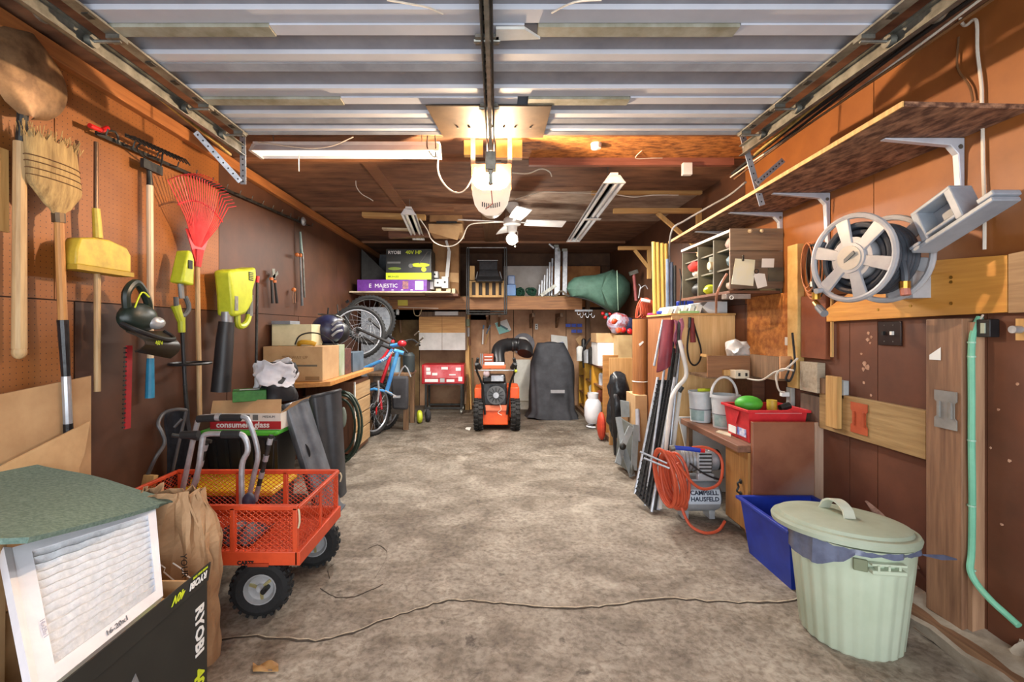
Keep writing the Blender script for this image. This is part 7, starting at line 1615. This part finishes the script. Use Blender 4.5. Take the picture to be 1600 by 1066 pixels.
# boxes on top of the yellow shelf
def bxp(name, label, px0, px1, py0, py1, D, dep, m_, extra=None, z0=None, cat='box'):
    return at_box(name, label, px0, px1, py0, py1, D, dep, m_, cat=cat, extra=extra, z0=z0)
def el(t, a, b, D):
    for k in range(9): MB().bx(a.x+.03,b.x-.03,D-.001,D,a.z+.05+.03*k,a.z+.053+.03*k).build('printed_line', mat('pale_grey_line',(190,196,206)), t)
bxp('white_carton', 'white carton with faint printed lines on the yellow shelf', 934, 964, 536, 574, 6.0, .4, plastwhite, el, z0=.821)
bxp('kraft_carton', 'small kraft carton on top of the white lined carton', 932, 963, 521, 535.5, 6.02, .35, kraft)
bxp('tan_carton', 'tall plain tan carton right of the white lined carton', 965, 988, 524, 572, 5.8, .4, mat('tan_carton_card',(196,168,120),(180,150,104)), z0=.821)
bxp('brown_board', 'brown board standing behind the black bags on the tan board', 942, 966, 555, 580, 5.5, .02, wood('mid_brown_board',(184,132,72),(150,102,52),0), cat='board', z0=.0)
for k, (px, py, r, m_, lab, D) in enumerate(((906,550,.05,paperw,'white jar with black rod at the far end of the yellow shelf',7.0),(918,556,.055,mat('silver_pot',(190,194,198),metal=.5,rough=.3),'silver pot on the yellow shelf',6.6),(926,552,.06,darksteel,'dark motor part beside the silver pot',6.4),(912,538,.035,black,'black fitting above the white jar',7.1))):
    c = P(px,py,D); zz = .821
    MB().lathe([(0,0),(r,0),(r*1.05,(c.z-zz)+.06),(r*.5,(c.z-zz)+.09),(0,(c.z-zz)+.09)], (c.x,D,zz), n=16).build('shelf_jar', m_, label=lab, cat='jar')
cord('black_hose', 'black hose arching over the silver pot on the yellow shelf', [P(912,575,6.8),P(911,550,6.8),P(918,535,6.8),P(926,528,6.8),P(930,540,6.8)], .014, blackcord, cat='hose')
MB().prism([P(899,530,7.5),P(907,524,7.5),P(915,535,7.5),P(906,541,7.5)], (0,.02,0)).build('tan_card', kraft, label='tilted tan card behind the jars on the yellow shelf', cat='card', flat=True)
# bag of coloured balls, hanging red things, hammer, orange cord
t = thing('plastic_bag', 'clear plastic bag of red and blue packets above the kraft carton', 'bag', tuple(P(968,522,5.6)))
MB().sph(P(966,505,5.95),(.15,.10,.14),18,12).noise(.025,12).build('bag', mat('clear_bag_red_blue',(176,180,200),(150,60,60),rough=.25,scale=16,lo=.4,hi=.6), t)
MB().sph(P(982,508,5.95),(.085,.08,.11),14,10).noise(.02,12).build('bag', mat('dark_blue_bag',(50,56,90),(30,34,56),rough=.3,scale=16), t)
for px, py, m_ in ((960,502,orangem),(974,516,redp),(966,516,orangem),(984,518,redp)): MB().sph(P(px,py,5.52),(.035,.02,.035),10,7).noise(.01,20).build('packet', m_, t)
MB().tube([P(966,492,5.62),P(966,500,5.62)], .03, 8).build('white_tie', paperw, t)
t = thing('red_flowers', 'small cluster of red and teal bits hanging under the loft beam end', 'decoration', tuple(P(946,495,6.5)))
for px, py, m_ in ((942,490,redp),(948,492,mat('teal_bit',(90,150,160))),(953,491,redp),(946,496,redp),(951,498,mat('teal_bit',(90,150,160)))): MB().sph(P(px,py,6.5),.028,8,6).build('bit', m_, t)
t = thing('red_hammer', 'pinkish red long hammer hanging behind the orange cord', 'hammer', tuple(P(993,470,6.0)))
MB().tube([P(990,425,6.0),P(994,470,6.0)], .02, 8).build('handle', mat('pinkish_red',(160,84,84),(126,60,60)), t); MB().beam(P(984,428,6.0), P(996,424,6.0), .05, .05).build('head', steel, t)
t = thing('extension_cord', 'bright orange extension cord hanging in loops beside the plywood cupboard', 'cord', tuple(P(1005,498,5.2)))
rr = random.Random(4)
for k in range(11):
    x = 996+2.2*k; MB().tube([P(1006+rr.uniform(-6,6),466,5.2+.01*k), P(x,478,5.2+.01*k), P(x+rr.uniform(-3,3),498-rr.uniform(0,4),5.2+.01*k), P(x+6,490,5.18+.01*k), P(x+4,474,5.2), P(1010,466,5.2)], .008, 5, smooth=3).build('loop', orangec, t)
MB().box(P(1009,470,5.12),(.10,.04,.035),(0,.2,0)).build('white_holder', paperw, t, bevel=.006)
MB().tube([P(998,466,5.3),P(1001,448,5.3),P(998,444,5.3)], .006, 6).tube([P(1000,452,5.3),P(1008,446,5.3),P(1012,452,5.3)], .006, 6, smooth=3).build('wire_hook', alu, t, kind='stuff')
# ---------------------------------------------------------------- blue bin and garbage can
t = thing('recycling_bin', 'blue open recycling bin between the bench and the green garbage can', 'recycling bin', (1.66,2.45,0))
tub(t, 1.44, 1.86, 2.25, 2.70, .0, .315, .035, bluep, rimw=.018)
MB().tube([(1.462,2.42,.20),(1.465,2.46,.19)], .003, 5).tube([(1.466,2.42,.17),(1.469,2.47,.16)], .003, 5).build('scratch', paperw, t, kind='stuff')
text('A 25', .035, (1.470,2.47,.12), (0,-1,0), (-.08,0,1), mat('pale_blue_scribble',(170,184,214)), t)
t = thing('garbage_can', 'pale green ribbed garbage can with lid and grey liner in the right foreground', 'garbage can', (1.50,1.95,0))
gg_ = mat('pale_sage_plastic', (196,208,186), (180,194,170), rough=.4, scale=3)
gc = V((1.51,1.955,0)); n = 96
def canr(k, h): 
    r = .176+.042*h/.44
    return r*(1+ .014*(1 if (k % 4) < 2 else -1)) if h < .36 else r*1.01
vs = []; prof = [0,.012,.34,.36,.44,.452]
mb = MB()
for h in prof:
    for k in range(n): a = 2*PI*k/n; r = canr(k, h)-(.01 if h == 0 else 0)+(.008 if h > .44 else 0); vs.append((gc.x+r*math.cos(a), gc.y+r*math.sin(a), h))
for h in (.452,.40):
    for k in range(n): a = 2*PI*k/n; r = canr(k, .44)-.008; vs.append((gc.x+r*math.cos(a), gc.y+r*math.sin(a), h))
fs = [(i*n+k, i*n+(k+1)%n, (i+1)*n+(k+1)%n, (i+1)*n+k) for i in range(len(prof)+1) for k in range(n)]+[tuple(range(n-1,-1,-1)), tuple((len(prof)+1)*n+k for k in range(n))]
mb.add(vs, fs).build('body', gg_, t)
lm = mat('dusty_sage_lid', (176,188,168), (156,166,144), rough=.5, scale=4, col3=(156,158,138))
ln = Matrix.Translation((gc.x-.02, gc.y+.02, .462))@Matrix.Rotation(math.radians(-4), 4, 'X')@Matrix.Rotation(math.radians(3), 4, 'Y')
MB().lathe([(.258,-.018),(.262,.0),(.255,.012),(.238,.014),(.232,.026),(.222,.030),(.15,.040),(.06,.046),(0,.047),(0,.040),(.15,.033),(.225,.020),(.250,.0),(.252,-.018)], n=64).xf(ln).build('lid', lm, t)
pz = lambda x, y, z: ln@V((x, y, z))
hdl = mat('pale_lid_handle', (208,214,196), (190,196,178), rough=.4)
MB().sheet(lambda u, v: pz(-.02+.0+(v-.5)*.045, -.075+.15*u, .044+.055*math.sin(PI*u)**.5), 12, 3, .008).build('handle', hdl, t)
for s_ in (-1, 1): MB().prism([pz(-.045,s_*.078,.04),pz(.005,s_*.078,.04),pz(.0,s_*.055,.085),pz(-.04,s_*.055,.085)], (0,.004,0)).build('handle_end', hdl, t)
MB().bx(-.02,.02,-.0,.03,-.005,.01).xf(ln@Matrix.Translation((.262,-.02,-.008))).build('lid_tab', hdl, t, bevel=.004)
linerm = mat('blue_grey_liner', (110,118,142), (84,90,112), rough=.25, scale=9, bump=.3)
def liner(u, v):
    a = PI*.80+u*PI*.98; r = .226+.006*math.sin(a*11)*(.3+v)+.003*math.sin(a*29)
    return (gc.x+r*math.cos(a), gc.y+r*math.sin(a), .452-(.022+.085*max(0,math.sin(PI*min(1,u/.52)))**.7)*v+.003*math.sin(a*17)*v)
MB().sheet(liner, 40, 6, .002).build('liner', linerm, t)
MB().prism([(gc.x+.12,gc.y-.21,.437),(gc.x+.22,gc.y-.19,.425),(gc.x+.29,gc.y-.17,.400),(gc.x+.20,gc.y-.20,.415)], (0,.004,.004)).build('liner_corner', linerm, t)
fr_ = V((-.05,-1,0)).normalized(); fa = math.radians(250)
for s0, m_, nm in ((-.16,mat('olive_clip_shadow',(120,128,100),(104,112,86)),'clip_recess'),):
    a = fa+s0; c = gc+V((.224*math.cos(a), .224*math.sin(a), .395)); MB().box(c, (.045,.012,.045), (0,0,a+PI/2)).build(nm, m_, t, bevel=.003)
a = fa+.22; c = gc+V((.228*math.cos(a), .228*math.sin(a), .395))
MB().box(c+V((0,0,-.012)), (.12,.03,.016), (0,0,a+PI/2)).build('side_handle', gg_, t, bevel=.004); MB().box(c+V((0,0,.016)), (.12,.02,.008), (0,0,a+PI/2)).build('side_handle', gg_, t)
for q_ in (-.04,0,.04): MB().box(c+V((q_,0,.0)), (.008,.02,.03), (0,0,a+PI/2)).build('handle_post', gg_, t)
# floor litter
MB().sheet(lambda u, v: FL(395+40*u, 1052-14*v)+V((0,0,.006+.01*math.sin(u*7)*math.sin(v*5))), 8, 5, .002).build('dry_leaf', mat('dry_leaf',(190,150,96),(150,108,62)), label='dry brown leaf on the concrete at the bottom of the picture' if False else 'dry brown leaf on the concrete floor near the black carton', cat='leaf')
MB().sheet(lambda u, v: (1.90+.03*math.sin(u*9)+.04*v, 1.50+.20*u, .09+.05*v+.02*math.sin(u*13)), 14, 4, .01).noise(.02,30).build('concrete_rubble', conc, label='broken pale rubble on the sill under the green conduit', cat='rubble')
MB().sheet(lambda u, v: (1.946-.012*math.sin(PI*v), 2.40-.30*u, .40-.20*u+(v-.5)*.09*math.sin(PI*u)), 12, 4, .004).build('torn_patch', mat('torn_grey_surface',(150,120,106),(110,84,72),rough=.9,scale=30), label='torn pale patch of peeled board on the right wall above the garbage can', cat='torn patch')

# old paint and plaster smears on the lower boards of the right wall
smear = mat('pale_plaster_smear', (196,158,132), (160,118,94), rough=.9, scale=40)
rr = random.Random(9)
for (px, py, r) in ((1357,521,.011),(1362,527,.008),(1356,531,.012),(1360,536,.007),(1351,568,.014),(1356,574,.018),(1349,577,.012),(1350,598,.009),(1346,553,.008),(1361,618,.007),(1340,622,.007),(1452,800,.006),(1560,640,.006),(1578,720,.007),(1566,820,.006),(1590,600,.006),(1548,700,.005)):
    c = WR(px, py, .0005); n = 9; pts = [c+V((0, r*rr.uniform(.6,1.2)*math.cos(2*PI*k/n), r*rr.uniform(.6,1.2)*math.sin(2*PI*k/n))) for k in range(n)]
    MB().prism(pts, (-.0015,0,0)).build('plaster_smear', smear, wr, flat=True)
